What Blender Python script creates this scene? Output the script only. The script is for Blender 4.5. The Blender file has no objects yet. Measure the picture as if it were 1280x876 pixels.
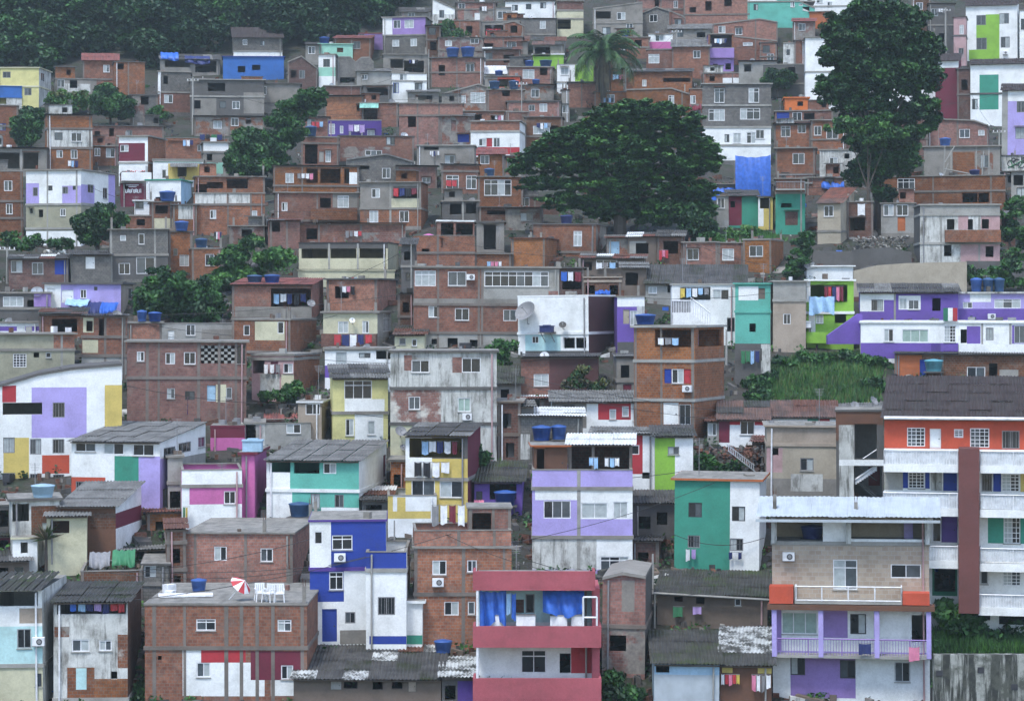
import bpy, math, random
import numpy as np
from mathutils import Vector
# ---------------------------------------------------------------- camera, world, sun
C = bpy.context.scene
F = 3000.0; HY = 380.0                      # focal length in photo pixels, horizon line
cam = bpy.data.objects.new('camera', bpy.data.cameras.new('camera')); C.collection.objects.link(cam); C.camera = cam
cam.data.sensor_width = 36; cam.data.lens = 36*F/1280; cam.data.clip_end = 3000; cam.data.clip_start = 1
cam.rotation_euler = (math.radians(90), 0, 0); cam.data.shift_y = (HY-438)/1280
W = bpy.data.worlds.new('World'); C.world = W; W.use_nodes = True
nt = W.node_tree; sky = nt.nodes.new('ShaderNodeTexSky'); sky.sky_type = 'NISHITA'; sky.sun_disc = False
SE, SA = 62, -32                            # sun elevation, azimuth from straight behind the camera
sky.sun_elevation = math.radians(SE); sky.sun_rotation = math.radians(180+SA); sky.air_density = 1.0; sky.dust_density = 1.2; sky.ozone_density = 1.9
bg = nt.nodes['Background']; bg.inputs['Strength'].default_value = 0.125; nt.links.new(sky.outputs[0], bg.inputs[0])
sl = bpy.data.lights.new('sun', 'SUN'); sl.energy = 1.35; sl.angle = math.radians(14); sl.color = (1, .99, .975)
so = bpy.data.objects.new('sun', sl); C.collection.objects.link(so)
so.rotation_euler = (math.radians(90-SE), 0, math.radians(SA))
C.view_settings.view_transform = 'Standard'; C.view_settings.look = 'None'; C.view_settings.gamma = 1; C.view_settings.use_curve_mapping = False
C.view_settings.exposure = 1.42
C.render.engine = 'CYCLES'; C.cycles.max_bounces = 5; C.cycles.diffuse_bounces = 3; C.cycles.glossy_bounces = 2; C.cycles.volume_bounces = 0; C.cycles.transparent_max_bounces = 4
C.cycles.use_adaptive_sampling = True; C.cycles.adaptive_threshold = 0.03
R = random.Random(7)
# ---------------------------------------------------------------- materials
MATS = {}
def nodes(name):
    m = bpy.data.materials.new(name); m.use_nodes = True; t = m.node_tree
    b = t.nodes['Principled BSDF']
    return m, t, b
def N(t, typ, **k):
    n = t.nodes.new(typ)
    for a, v in k.items():
        if a in n.inputs: n.inputs[a].default_value = v
        else: setattr(n, a, v)
    return n
def coords(t):                               # object coordinates shifted per object so no two walls weather alike
    tc = N(t, 'ShaderNodeTexCoord'); oi = N(t, 'ShaderNodeObjectInfo')
    ml = N(t, 'ShaderNodeMath', operation='MULTIPLY'); ml.inputs[1].default_value = 57; t.links.new(oi.outputs['Random'], ml.inputs[0])
    ad = N(t, 'ShaderNodeVectorMath', operation='ADD'); t.links.new(tc.outputs['Object'], ad.inputs[0]); t.links.new(ml.outputs[0], ad.inputs[1])
    return tc, ad, oi
def noise(t, vec, scale, det=4, rough=.6, stretch=None):
    if stretch:
        vm = N(t, 'ShaderNodeVectorMath', operation='MULTIPLY'); vm.inputs[1].default_value = stretch; t.links.new(vec, vm.inputs[0]); vec = vm.outputs[0]
    n = N(t, 'ShaderNodeTexNoise'); n.inputs['Scale'].default_value = scale; n.inputs['Detail'].default_value = det; n.inputs['Roughness'].default_value = rough
    t.links.new(vec, n.inputs['Vector']); return n.outputs['Fac']
def ramp(t, fac, a, b, ca=(0,0,0,1), cb=(1,1,1,1)):
    r = N(t, 'ShaderNodeValToRGB'); r.color_ramp.elements[0].position = a; r.color_ramp.elements[1].position = b
    r.color_ramp.elements[0].color = ca; r.color_ramp.elements[1].color = cb; t.links.new(fac, r.inputs[0]); return r.outputs[0]
def mix(t, fac, a, b, mode='MIX'):
    m = N(t, 'ShaderNodeMix', data_type='RGBA', blend_type=mode)
    for v, i in ((fac, 0), (a, 6), (b, 7)):
        if isinstance(v, (int, float)): m.inputs[i].default_value = v
        elif isinstance(v, tuple): m.inputs[i].default_value = v if len(v) == 4 else v+(1,)
        else: t.links.new(v, m.inputs[i])
    return m.outputs[2]
def bump(t, b, h, s=.4, d=.02):
    bp = N(t, 'ShaderNodeBump'); bp.inputs['Strength'].default_value = s; bp.inputs['Distance'].default_value = d
    t.links.new(h, bp.inputs['Height']); t.links.new(bp.outputs[0], b.inputs['Normal'])
def weather(t, vec, col, g, dirt=(.055,.05,.042)):
    big = ramp(t, noise(t, vec, .45, 4), .35, .75); lo = 1-.1-.25*min(g, .8)
    col = mix(t, 1.0, col, mix(t, big, (1,1,1), (lo,lo,lo*.98)), 'MULTIPLY')
    st = ramp(t, noise(t, vec, 1.6, 5, .65, (1.6,1.6,.16)), .5, .78)
    sp = ramp(t, noise(t, vec, .9, 7, .7), .47, .72)
    gm = mix(t, 1.0, st, sp, 'MULTIPLY'); gs = mix(t, .35, gm, sp)
    f = mix(t, 1.0, gs, (g,g,g), 'MULTIPLY')
    return mix(t, f, col, dirt)
def paint(name, rgb, g=.55, rough=.8):
    m, t, b = nodes(name); tc, v, oi = coords(t)
    fine = noise(t, v.outputs[0], 9, 3)
    col = mix(t, 1.0, tuple(rgb), ramp(t, fine, .2, .8, (.86,.86,.86,1), (1.08,1.08,1.08,1)), 'MULTIPLY')
    if name in ('WS','WP'):
        col = mix(t, ramp(t, noise(t, v.outputs[0], 1.1, 7, .72, (1.3,1.3,.5)), .5, .68), col, (.17,.16,.14))
        col = mix(t, ramp(t, noise(t, v.outputs[0], 2.2, 6, .7, (1.8,1.8,.14)), .52, .7), col, (.10,.10,.085))
    col = weather(t, v.outputs[0], col, g)
    t.links.new(col, b.inputs['Base Color']); b.inputs['Roughness'].default_value = rough; b.inputs['Specular IOR Level'].default_value = .25
    bump(t, b, fine, .25, .02); MATS[name] = m; return m
def bricks(name, c1, c2, mortar, cement=.5, plaster=None, thr=(.5,.56)):
    m, t, b = nodes(name); tc, v, oi = coords(t)
    s = N(t, 'ShaderNodeSeparateXYZ'); t.links.new(tc.outputs['Object'], s.inputs[0])
    a = N(t, 'ShaderNodeMath', operation='ADD'); t.links.new(s.outputs[0], a.inputs[0]); t.links.new(s.outputs[1], a.inputs[1])
    c = N(t, 'ShaderNodeCombineXYZ'); t.links.new(a.outputs[0], c.inputs[0]); t.links.new(s.outputs[2], c.inputs[1])
    br = N(t, 'ShaderNodeTexBrick'); t.links.new(c.outputs[0], br.inputs['Vector'])
    br.inputs['Scale'].default_value = 1; br.inputs['Brick Width'].default_value = .26; br.inputs['Row Height'].default_value = .17
    br.inputs['Mortar Size'].default_value = .014; br.inputs['Mortar Smooth'].default_value = .3; br.inputs['Bias'].default_value = -.1
    br.inputs['Color1'].default_value = c1+(1,); br.inputs['Color2'].default_value = c2+(1,); br.inputs['Mortar'].default_value = mortar+(1,)
    hs = N(t, 'ShaderNodeHueSaturation'); t.links.new(br.outputs['Color'], hs.inputs['Color'])
    mr = N(t, 'ShaderNodeMapRange'); mr.inputs['To Min'].default_value = .74; mr.inputs['To Max'].default_value = 1.25
    t.links.new(oi.outputs['Random'], mr.inputs['Value']); t.links.new(mr.outputs[0], hs.inputs['Value'])
    fr = N(t, 'ShaderNodeMath', operation='FRACT'); f7 = N(t, 'ShaderNodeMath', operation='MULTIPLY'); f7.inputs[1].default_value = 7.3; t.links.new(oi.outputs['Random'], f7.inputs[0]); t.links.new(f7.outputs[0], fr.inputs[0])
    m2 = N(t, 'ShaderNodeMapRange'); m2.inputs['To Min'].default_value = .8; m2.inputs['To Max'].default_value = 1.25; t.links.new(fr.outputs[0], m2.inputs['Value']); t.links.new(m2.outputs[0], hs.inputs['Saturation'])
    m3 = N(t, 'ShaderNodeMapRange'); m3.inputs['To Min'].default_value = .488; m3.inputs['To Max'].default_value = .512; t.links.new(fr.outputs[0], m3.inputs['Value']); t.links.new(m3.outputs[0], hs.inputs['Hue'])
    col = hs.outputs[0]
    pt = ramp(t, noise(t, v.outputs[0], 1.1, 6, .75), .52, .68)
    col = mix(t, mix(t, 1.0, pt, (cement,)*3, 'MULTIPLY'), col, (.20,.175,.155))
    if plaster:
        k = ramp(t, noise(t, v.outputs[0], .7, 6, .6), thr[0], thr[1]); col = mix(t, k, col, plaster)
    col = mix(t, 1.0, col, ramp(t, noise(t, v.outputs[0], 3.5, 5, .75), .3, .7, (.62,.62,.64,1), (1.22,1.2,1.15,1)), 'MULTIPLY')
    col = weather(t, v.outputs[0], col, .6)
    t.links.new(col, b.inputs['Base Color']); b.inputs['Roughness'].default_value = .9; b.inputs['Specular IOR Level'].default_value = .2
    bump(t, b, br.outputs['Fac'], -.4, .015); MATS[name] = m
def simple(name, rgb, rough=.6, metal=0, var=.25, spec=.4):
    m, t, b = nodes(name); tc, v, oi = coords(t)
    n = noise(t, v.outputs[0], 3, 5); lo, hi = 1-var, 1+var*.5
    t.links.new(mix(t, 1.0, tuple(rgb), ramp(t, n, .3, .7, (lo,lo,lo,1), (hi,hi,hi,1)), 'MULTIPLY'), b.inputs['Base Color'])
    b.inputs['Roughness'].default_value = rough; b.inputs['Metallic'].default_value = metal; b.inputs['Specular IOR Level'].default_value = spec
    MATS[name] = m
def leafmat(name, rgb):
    m, t, b = nodes(name); tc = N(t, 'ShaderNodeTexCoord')
    n = noise(t, tc.outputs['Object'], .9, 4)
    t.links.new(mix(t, 1.0, tuple(rgb), ramp(t, n, .3, .7, (.55,.6,.6,1), (1.5,1.45,1.2,1)), 'MULTIPLY'), b.inputs['Base Color'])
    b.inputs['Roughness'].default_value = .55; b.inputs['Specular IOR Level'].default_value = .3; MATS[name] = m
bricks('BR', (.29,.118,.070), (.20,.080,.050), (.185,.16,.14), .6)          # bare red hollow brick
bricks('BO', (.34,.145,.08), (.25,.10,.058), (.21,.175,.145), .4)             # newer orange brick
bricks('BP', (.34,.155,.105), (.25,.105,.075), (.24,.20,.175), .55)
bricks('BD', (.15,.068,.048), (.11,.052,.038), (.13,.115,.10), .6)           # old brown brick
bricks('BG', (.20,.195,.18), (.155,.15,.145), (.11,.105,.10), .4)            # grey concrete block
bricks('PB', (.27,.12,.08), (.22,.09,.06), (.22,.19,.17), .4, (.50,.49,.45), (.47,.56))   # plaster peeling off brick
bricks('PG', (.25,.10,.07), (.20,.08,.055), (.22,.19,.17), .4, (.25,.235,.215), (.44,.52))
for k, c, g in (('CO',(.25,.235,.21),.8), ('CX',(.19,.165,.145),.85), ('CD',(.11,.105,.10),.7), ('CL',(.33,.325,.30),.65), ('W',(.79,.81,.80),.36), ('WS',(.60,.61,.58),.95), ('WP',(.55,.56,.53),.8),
    ('LI',(.40,.34,.66),.3), ('LP',(.30,.20,.46),.35), ('PU',(.15,.09,.36),.3), ('DP',(.09,.05,.25),.3), ('BL',(.025,.055,.30),.3), ('SB',(.04,.14,.42),.4), ('PB2',(.35,.52,.66),.4),
    ('TE',(.12,.42,.34),.4), ('TG',(.05,.27,.19),.35), ('DG',(.03,.16,.10),.4), ('LM',(.24,.46,.06),.35), ('MI',(.30,.58,.46),.4), ('AQ',(.46,.68,.68),.4),
    ('CR',(.38,.095,.115),.5), ('RD',(.40,.04,.05),.4), ('OR',(.49,.085,.045),.4), ('BT',(.42,.13,.05),.5), ('OG',(.60,.16,.04),.4), ('MA',(.15,.025,.045),.4), ('PK',(.52,.14,.34),.35), ('PP',(.46,.30,.30),.6),
    ('YE',(.60,.47,.14),.35), ('LY',(.62,.58,.26),.5), ('CM',(.56,.54,.38),.55), ('OL',(.33,.32,.235),.6), ('BE',(.38,.335,.26),.45), ('BN',(.14,.07,.045),.6), ('BB',(.10,.045,.045),.75), ('WD',(.16,.125,.10),.7), ('MW',(.36,.30,.24),.5)):
    paint(k, c, g)
simple('white', (.72,.73,.74)); simple('grey', (.22,.22,.225)); simple('dark', (.035,.035,.04)); simple('alu', (.42,.44,.46), .4, .5)
simple('tankblue', (.02,.065,.26), .45, 0, .3); simple('tb2', (.045,.11,.33), .5, 0, .3); simple('tb3', (.03,.08,.18), .5, 0, .3); simple('tanklid', (.03,.09,.30), .45); simple('teal_plastic', (.10,.30,.36), .5)
simple('tarpblue', (.03,.12,.48), .5, 0, .35); simple('navy', (.02,.03,.12)); simple('red', (.45,.04,.05)); simple('pink', (.6,.2,.3)); simple('lilac', (.4,.28,.55))
simple('greencloth', (.04,.18,.08)); simple('skyblue', (.3,.48,.68)); simple('orange', (.65,.17,.04)); simple('black', (.015,.015,.018)); simple('maroon', (.16,.02,.035)); simple('yellow', (.55,.42,.08))
simple('bark', (.075,.06,.05), .9); simple('wire', (.03,.03,.03)); simple('rust', (.13,.055,.035), .85, 0, .6); simple('wood', (.15,.10,.07), .85, 0, .5)
simple('glass_dark', (.018,.022,.026), .12, 0, .3, .6); simple('glass_mid', (.07,.085,.095), .15, 0, .3, .6); simple('curtain', (.38,.42,.42), .35, 0, .25); simple('curtain_green', (.28,.38,.33), .35, 0, .25)
def roofmat(name, c1, c2, thr=(.42,.6), moss=None):
    m, t, b = nodes(name); tc, v, oi = coords(t)
    col = mix(t, ramp(t, noise(t, v.outputs[0], 1.3, 7, .7), *thr), c1, c2)
    col = mix(t, mix(t, 1.0, ramp(t, noise(t, v.outputs[0], 1.2, 4, .6, (1.5,.25,1)), .45, .75), (.25,.25,.25) if c1[0] > .3 else (.55,.55,.55), 'MULTIPLY'), col, (.06,.058,.052))
    if moss: col = mix(t, ramp(t, noise(t, v.outputs[0], .6, 7, .75), .5, .63), col, moss)
    t.links.new(col, b.inputs['Base Color']); b.inputs['Roughness'].default_value = .9; b.inputs['Specular IOR Level'].default_value = .2; MATS[name] = m
roofmat('fib', (.20,.20,.19), (.125,.125,.12)); roofmat('fibd', (.09,.088,.085), (.05,.05,.05)); roofmat('fibm', (.075,.075,.07), (.045,.045,.045), (.4,.6), (.032,.04,.02))
roofmat('moss', (.07,.07,.06), (.04,.042,.035), (.4,.6), (.045,.068,.022)); roofmat('zinc', (.42,.47,.50), (.32,.36,.39), (.3,.8)); roofmat('tile', (.21,.085,.06), (.12,.06,.05))
roofmat('rtile', (.17,.10,.08), (.08,.06,.055)); roofmat('redsheet', (.25,.09,.075), (.17,.07,.065)); roofmat('brownroof', (.058,.045,.043), (.040,.032,.031), (.45,.6)); roofmat('wsheet', (.62,.64,.64), (.45,.46,.45), (.5,.8)); roofmat('slabtop', (.26,.25,.225), (.15,.148,.135), (.4,.65)); roofmat('dirtyw', (.52,.54,.53), (.07,.07,.065), (.45,.56)); roofmat('msheet', (.28,.55,.45), (.2,.4,.35))
for k, c in (('lf1',(.019,.058,.021)), ('lf2',(.036,.108,.028)), ('lf3',(.066,.165,.038)), ('lf4',(.011,.036,.014)), ('lf5',(.10,.12,.045)), ('pf',(.045,.085,.032)), ('pd',(.10,.085,.06))): leafmat(k, c)
# decorative small tiles on the beige building
m, t, b = nodes('TL'); tc, v, oi = coords(t)
s_ = N(t, 'ShaderNodeSeparateXYZ'); t.links.new(tc.outputs['Object'], s_.inputs[0]); a_ = N(t, 'ShaderNodeMath', operation='ADD'); t.links.new(s_.outputs[0], a_.inputs[0]); t.links.new(s_.outputs[1], a_.inputs[1])
c_ = N(t, 'ShaderNodeCombineXYZ'); t.links.new(a_.outputs[0], c_.inputs[0]); t.links.new(s_.outputs[2], c_.inputs[1])
ck = N(t, 'ShaderNodeTexBrick'); t.links.new(c_.outputs[0], ck.inputs['Vector']); ck.inputs['Scale'].default_value = 1; ck.inputs['Brick Width'].default_value = .32; ck.inputs['Row Height'].default_value = .22; ck.inputs['Mortar Size'].default_value = .016; ck.inputs['Bias'].default_value = 0
ck.inputs['Color1'].default_value = (.43,.35,.27,1); ck.inputs['Color2'].default_value = (.33,.25,.185,1); ck.inputs['Mortar'].default_value = (.40,.36,.31,1)
t.links.new(weather(t, v.outputs[0], ck.outputs['Color'], .3), b.inputs['Base Color']); b.inputs['Roughness'].default_value = .5; MATS['TL'] = m
# ground
m, t, b = nodes('ground'); tc = N(t, 'ShaderNodeTexCoord'); v = tc.outputs['Object']
col = mix(t, ramp(t, noise(t, v, .35, 8, .7), .42, .62), (.040,.034,.028), (.020,.030,.014))
col = mix(t, ramp(t, noise(t, v, 1.8, 6, .7), .55, .7), col, (.075,.07,.065)); t.links.new(col, b.inputs['Base Color']); b.inputs['Roughness'].default_value = 1
bump(t, b, noise(t, v, 2, 6), .8, .3); MATS['ground'] = m
# ---------------------------------------------------------------- mesh helpers
COL = C.collection
class MB:
    def __init__(s): s.v = []; s.f = []; s.m = []; s.names = []
    def mi(s, mat):
        if mat not in s.names: s.names.append(mat)
        return s.names.index(mat)
    def face(s, pts, mat):
        i = len(s.v); s.v += [tuple(p) for p in pts]; s.f.append(tuple(range(i, i+len(pts)))); s.m.append(s.mi(mat))
    def box(s, x0, x1, y0, y1, z0, z1, mat):
        i = len(s.v); k = s.mi(mat)
        s.v += [(x0,y0,z0),(x1,y0,z0),(x1,y1,z0),(x0,y1,z0),(x0,y0,z1),(x1,y0,z1),(x1,y1,z1),(x0,y1,z1)]
        s.f += [(i,i+3,i+2,i+1),(i+4,i+5,i+6,i+7),(i,i+1,i+5,i+4),(i+1,i+2,i+6,i+5),(i+2,i+3,i+7,i+6),(i+3,i,i+4,i+7)]; s.m += [k]*6
    def bar(s, p, q, r, mat, n=4, r2=None):
        p, q = Vector(p), Vector(q); d = (q-p).normalized(); a = d.orthogonal().normalized(); c = d.cross(a); i = len(s.v); k = s.mi(mat); r2 = r if r2 is None else r2
        for P, rr in ((p, r), (q, r2)):
            for j in range(n):
                t_ = 2*math.pi*(j+.5)/n; s.v.append(tuple(P+a*math.cos(t_)*rr+c*math.sin(t_)*rr))
        for j in range(n): s.f.append((i+j, i+(j+1)%n, i+n+(j+1)%n, i+n+j)); s.m.append(k)
        s.f.append(tuple(range(i, i+n))[::-1]); s.f.append(tuple(range(i+n, i+2*n))); s.m += [k, k]
    def lathe(s, prof, mat, n=20, c=(0,0,0)):
        i = len(s.v); k = s.mi(mat)
        for r, z in prof:
            for j in range(n): a = 2*math.pi*j/n; s.v.append((c[0]+r*math.cos(a), c[1]+r*math.sin(a), c[2]+z))
        for q in range(len(prof)-1):
            for j in range(n): s.f.append((i+q*n+j, i+q*n+(j+1)%n, i+(q+1)*n+(j+1)%n, i+(q+1)*n+j)); s.m.append(k)
    def build(s, name, parent=None, smooth=False):
        me = bpy.data.meshes.new(name); me.from_pydata(s.v, [], s.f)
        for n_ in s.names: me.materials.append(MATS[n_])
        me.polygons.foreach_set('material_index', s.m)
        if smooth: me.polygons.foreach_set('use_smooth', [True]*len(s.f))
        me.update(); o = bpy.data.objects.new(name, me); COL.objects.link(o)
        if parent: o.parent = parent
        return o
def tag(o, lab=None, cat=None, grp=None, kind=None):
    if lab: o['label'] = lab
    if cat: o['category'] = cat
    if grp: o['group'] = grp
    if kind: o['kind'] = kind
    return o
def empty(name, loc, rz, lab, cat, grp=None):
    o = bpy.data.objects.new(name, None); o.location = loc; o.rotation_euler = (0, 0, rz); o.empty_display_size = .3; COL.objects.link(o); return tag(o, lab, cat, grp)
# ---------------------------------------------------------------- terrain profile
PY = [1250, 1060, 950, 870, 750, 600, 450, 300, 150, 50, 0, -100, -300, -500]
PS = [46, 31, 26.5, 24.4, 22.6, 20, 17, 13.6, 10.2, 9.0, 8.5, 7.7, 6.9, 6.3]
def scale(y): return float(np.interp(-y, [-a for a in PY], PS))
def DZ(y): s = scale(y); return F/s, (HY-y)/s
_ys = np.arange(1250, -500, -5.0); _d = np.array([DZ(y)[0] for y in _ys]); _z = np.array([DZ(y)[1] for y in _ys])
def TZ(d): return float(np.interp(d, _d, _z))
mb = MB(); xs = np.linspace(-140, 140, 113); ds = np.concatenate([[-60, 10, 40], np.linspace(66, 480, 208), [560, 700]])
zs = [-32, -32, -29] + [TZ(d) for d in ds[3:-2]] + [160, 190]
rr = np.random.RandomState(3)
for j, d in enumerate(ds):
    for i, x in enumerate(xs): mb.v.append((float(x)*(1 if d < 480 else 1.6), float(d), float(zs[j]-abs(rr.normal())*.12)))
n = len(xs)
for j in range(len(ds)-1):
    for i in range(n-1): mb.f.append((j*n+i, j*n+i+1, (j+1)*n+i+1, (j+1)*n+i)); mb.m.append(mb.mi('ground'))
tag(mb.build('hillside_ground', smooth=True), kind='structure')
# ---------------------------------------------------------------- windows
def window(root, T, u0, z0, u1, z1, st, fine=True):
    """T(u, depth_inward, z) -> local point; opening rectangle u0..u1, z0..z1"""
    if st == 'o': return
    w = u1-u0; hgt = z1-z0; e = .004; u0 += e; u1 -= e; z0 += e; z1 -= e
    def bx(m, a, b, p, q, c, d, mat):
        i = len(m.v); m.box(a, b, p, q, c, d, mat)
        for k in range(i, len(m.v)): m.v[k] = tuple(T(*m.v[k]))
    if st.startswith('D'):
        dm = st[2:] or 'WD'; m = MB(); bx(m, u0, u1, .06, .11, z0, z1, dm); bx(m, u0+w*.78, u0+w*.86, .03, .06, z0+hgt*.45, z0+hgt*.5, 'dark')
        for k in (0, 1): bx(m, u0+w*.15, u0+w*.85, .045, .06, z0+hgt*(.08+.48*k), z0+hgt*(.42+.48*k), dm)
        m.build('door', root); return
    if st == 'c':
        m = MB(); nu, nz = max(3, int(w/.2)), max(3, int(hgt/.2))
        for i in range(nu):
            for j in range(nz):
                if (i+j) % 2: bx(m, u0+w*i/nu, u0+w*(i+1)/nu-.01, .04, .12, z0+(z1-z0)*j/nz, z0+(z1-z0)*(j+1)/nz-.01, 'CL')
        m.build('screen_block', root); return
    fm = {'w':'white','d':R.choice(['grey','dark','alu','white']),'g':'white','s':'grey','B':'BL','W':'white','k':'dark','V':'white'}[st[0]]
    t_ = .05 if fine else .06; m = MB()
    for a, b, c, d in ((u0, u1, z0, z0+t_), (u0, u1, z1-t_, z1), (u0, u0+t_, z0+t_+.002, z1-t_-.002), (u1-t_, u1, z0+t_+.002, z1-t_-.002)): bx(m, a, b, .02, .09, c, d, fm)
    k = max(2, int(round(w/.62))) if st[0] != 'd' else max(2, int(round(w/.75)))
    if w < .5: k = 1
    for i in range(1, k): c = u0+w*i/k; bx(m, c-t_*.4, c+t_*.4, .03, .085, z0+t_, z1-t_, fm)
    if (hgt > 1.15 and st[0] in 'wW') or st[0] == 'V': zz = z1-hgt*.27; bx(m, u0+t_, u1-t_, .032, .083, zz-.025, zz+.025, fm)
    if st[0] == 'g':
        for i in range(1, 5): zz = z0+hgt*i/5; bx(m, u0+t_, u1-t_, .034, .05, zz-.018, zz+.018, fm)
        kk = k*2
        for i in range(1, kk): c = u0+w*i/kk; bx(m, c-.018, c+.018, .036, .05, z0+t_, z1-t_, fm)
    if st[0] == 's':
        kk = max(4, int(w/.16))
        for i in range(1, kk): c = u0+w*i/kk; bx(m, c-.009, c+.009, .0, .02, z0, z1, 'grey')
    if st[0] in 'wWgVd' and R.random() < .55: bx(m, u0-.04, u1+.04, -.05, -.004, z0-.055, z0-.01, 'CL')
    wo = m.build('window', root)
    p = MB() if fine else m
    for i in range(k):
        g = 'curtain' if st[0] == 'W' else R.choice(['glass_dark','glass_dark','glass_mid','curtain'] if st[0] in 'wV' else ['glass_dark','glass_mid','glass_dark','glass_dark','curtain'])
        if len(st) > 1: g = {'c':'curtain','t':'curtain_green','k':'glass_dark'}[st[1]]
        a, b = u0+w*i/k+t_*.3, u0+w*(i+1)/k-t_*.3; y = .055+.003*(i % 2)
        pts = [T(a, y, z0+t_*.5), T(b, y, z0+t_*.5), T(b, y, z1-t_*.5), T(a, y, z1-t_*.5)]
        if fine: p.face(pts, g)
        else:
            p.face(pts, g)
    if fine: p.build('pane', wo)
    else:
        me = bpy.data.meshes.new('window'); me.from_pydata(m.v, [], m.f)
        for n_ in m.names: me.materials.append(MATS[n_])
        me.polygons.foreach_set('material_index', m.m); old = wo.data; wo.data = me; bpy.data.meshes.remove(old)
def panel(mb, T, U0, U1, Z0, topf, tops, holes, regions, mat, rev=.2):
    us = sorted({round(x, 4) for x in [U0, U1]+[c for h_ in holes+regions for c in (h_[0], h_[2])]+tops if U0-1e-6 <= x <= U1+1e-6})
    zmax = max(topf(u) for u in us)
    zs_ = sorted({round(z, 4) for z in [Z0, zmax]+[c for h_ in holes+regions for c in (h_[1], h_[3])] if Z0 <= z <= zmax+1e-6})
    for a, b in zip(us, us[1:]):
        if b-a < .003: continue
        for c, d in zip(zs_, zs_[1:]):
            if d-c < .003: continue
            cu, cz = (a+b)/2, (c+d)/2
            if any(h_[0] < cu < h_[2] and h_[1] < cz < h_[3] for h_ in holes): continue
            mt = mat
            for r_ in regions:
                if r_[0] < cu < r_[2] and r_[1] < cz < r_[3]: mt = r_[4]
            ta, tb = topf(a), topf(b)
            ca, cb, da, db = min(c, ta), min(c, tb), min(d, ta), min(d, tb)
            if da-ca < 1e-4 and db-cb < 1e-4: continue
            mb.face([T(a, 0, ca), T(b, 0, cb), T(b, 0, db), T(a, 0, da)], mt)
    for h_ in holes:
        a, c, b, d = h_[:4]; mt = mat
        for r_ in regions:
            if r_[0] < (a+b)/2 < r_[2] and r_[1] < (c+d)/2 < r_[3]: mt = r_[4]
        for p, q in (((a, c), (b, c)), ((b, c), (b, d)), ((b, d), (a, d)), ((a, d), (a, c))):
            mb.face([T(p[0], 0, p[1]), T(q[0], 0, q[1]), T(q[0], rev, q[1]), T(p[0], rev, p[1])], mt)
# ---------------------------------------------------------------- tile-coordinate helpers (photo measured in enlarged tiles)
K = 330/1257; OX = OY = 0; HS = {}; LAST = None; RECTS = []; HALL = {}; EX = random.Random(21)
def T_(ox, oy):
    global OX, OY; OX, OY = ox, oy
X_ = lambda x: OX+x*K
Y_ = lambda y: OY+y*K
class House: pass
NAMES = {'BR':'brick_house','BO':'brick_house','BP':'brick_house','BD':'brick_house','PB':'brick_house','PG':'brick_house','BG':'block_house','CO':'concrete_house','CD':'concrete_house','CL':'concrete_house','WD':'shack'}
def corrugated(m, P, nu, nv, kinds, amp=.035, pitch=.18, L1=None, L2=None, th=.03):
    """P(s,t)->point, s along eave 0..1, t up slope; panels nu x nv with their own sheet"""
    seg = max(2, int(round((L1/nu)/(pitch/2))))
    for i in range(nu):
        for j in range(nv):
            mt = R.choice(kinds); dz = R.uniform(0, .018)+.012*((i+j) % 2); k = m.mi(mt); s0, s1 = i/nu, (i+1.03)/nu; t0, t1 = max(0, (j-.06)/nv), (j+1)/nv
            s1 = min(s1, 1+.02); b = len(m.v); sk = R.uniform(-.012, .012)
            for q in range(seg+1):
                s_ = s0+(s1-s0)*q/seg; wv = amp*(1 if q % 2 else -1)
                for t_ in (t0, t1+sk): p = P(s_, t_); m.v.append((p[0], p[1], p[2]+wv+dz+(.03 if t_ == t0 else 0)))
            for q in range(seg): m.f.append((b+2*q, b+2*q+2, b+2*q+3, b+2*q+1)); m.m.append(k)
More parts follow.
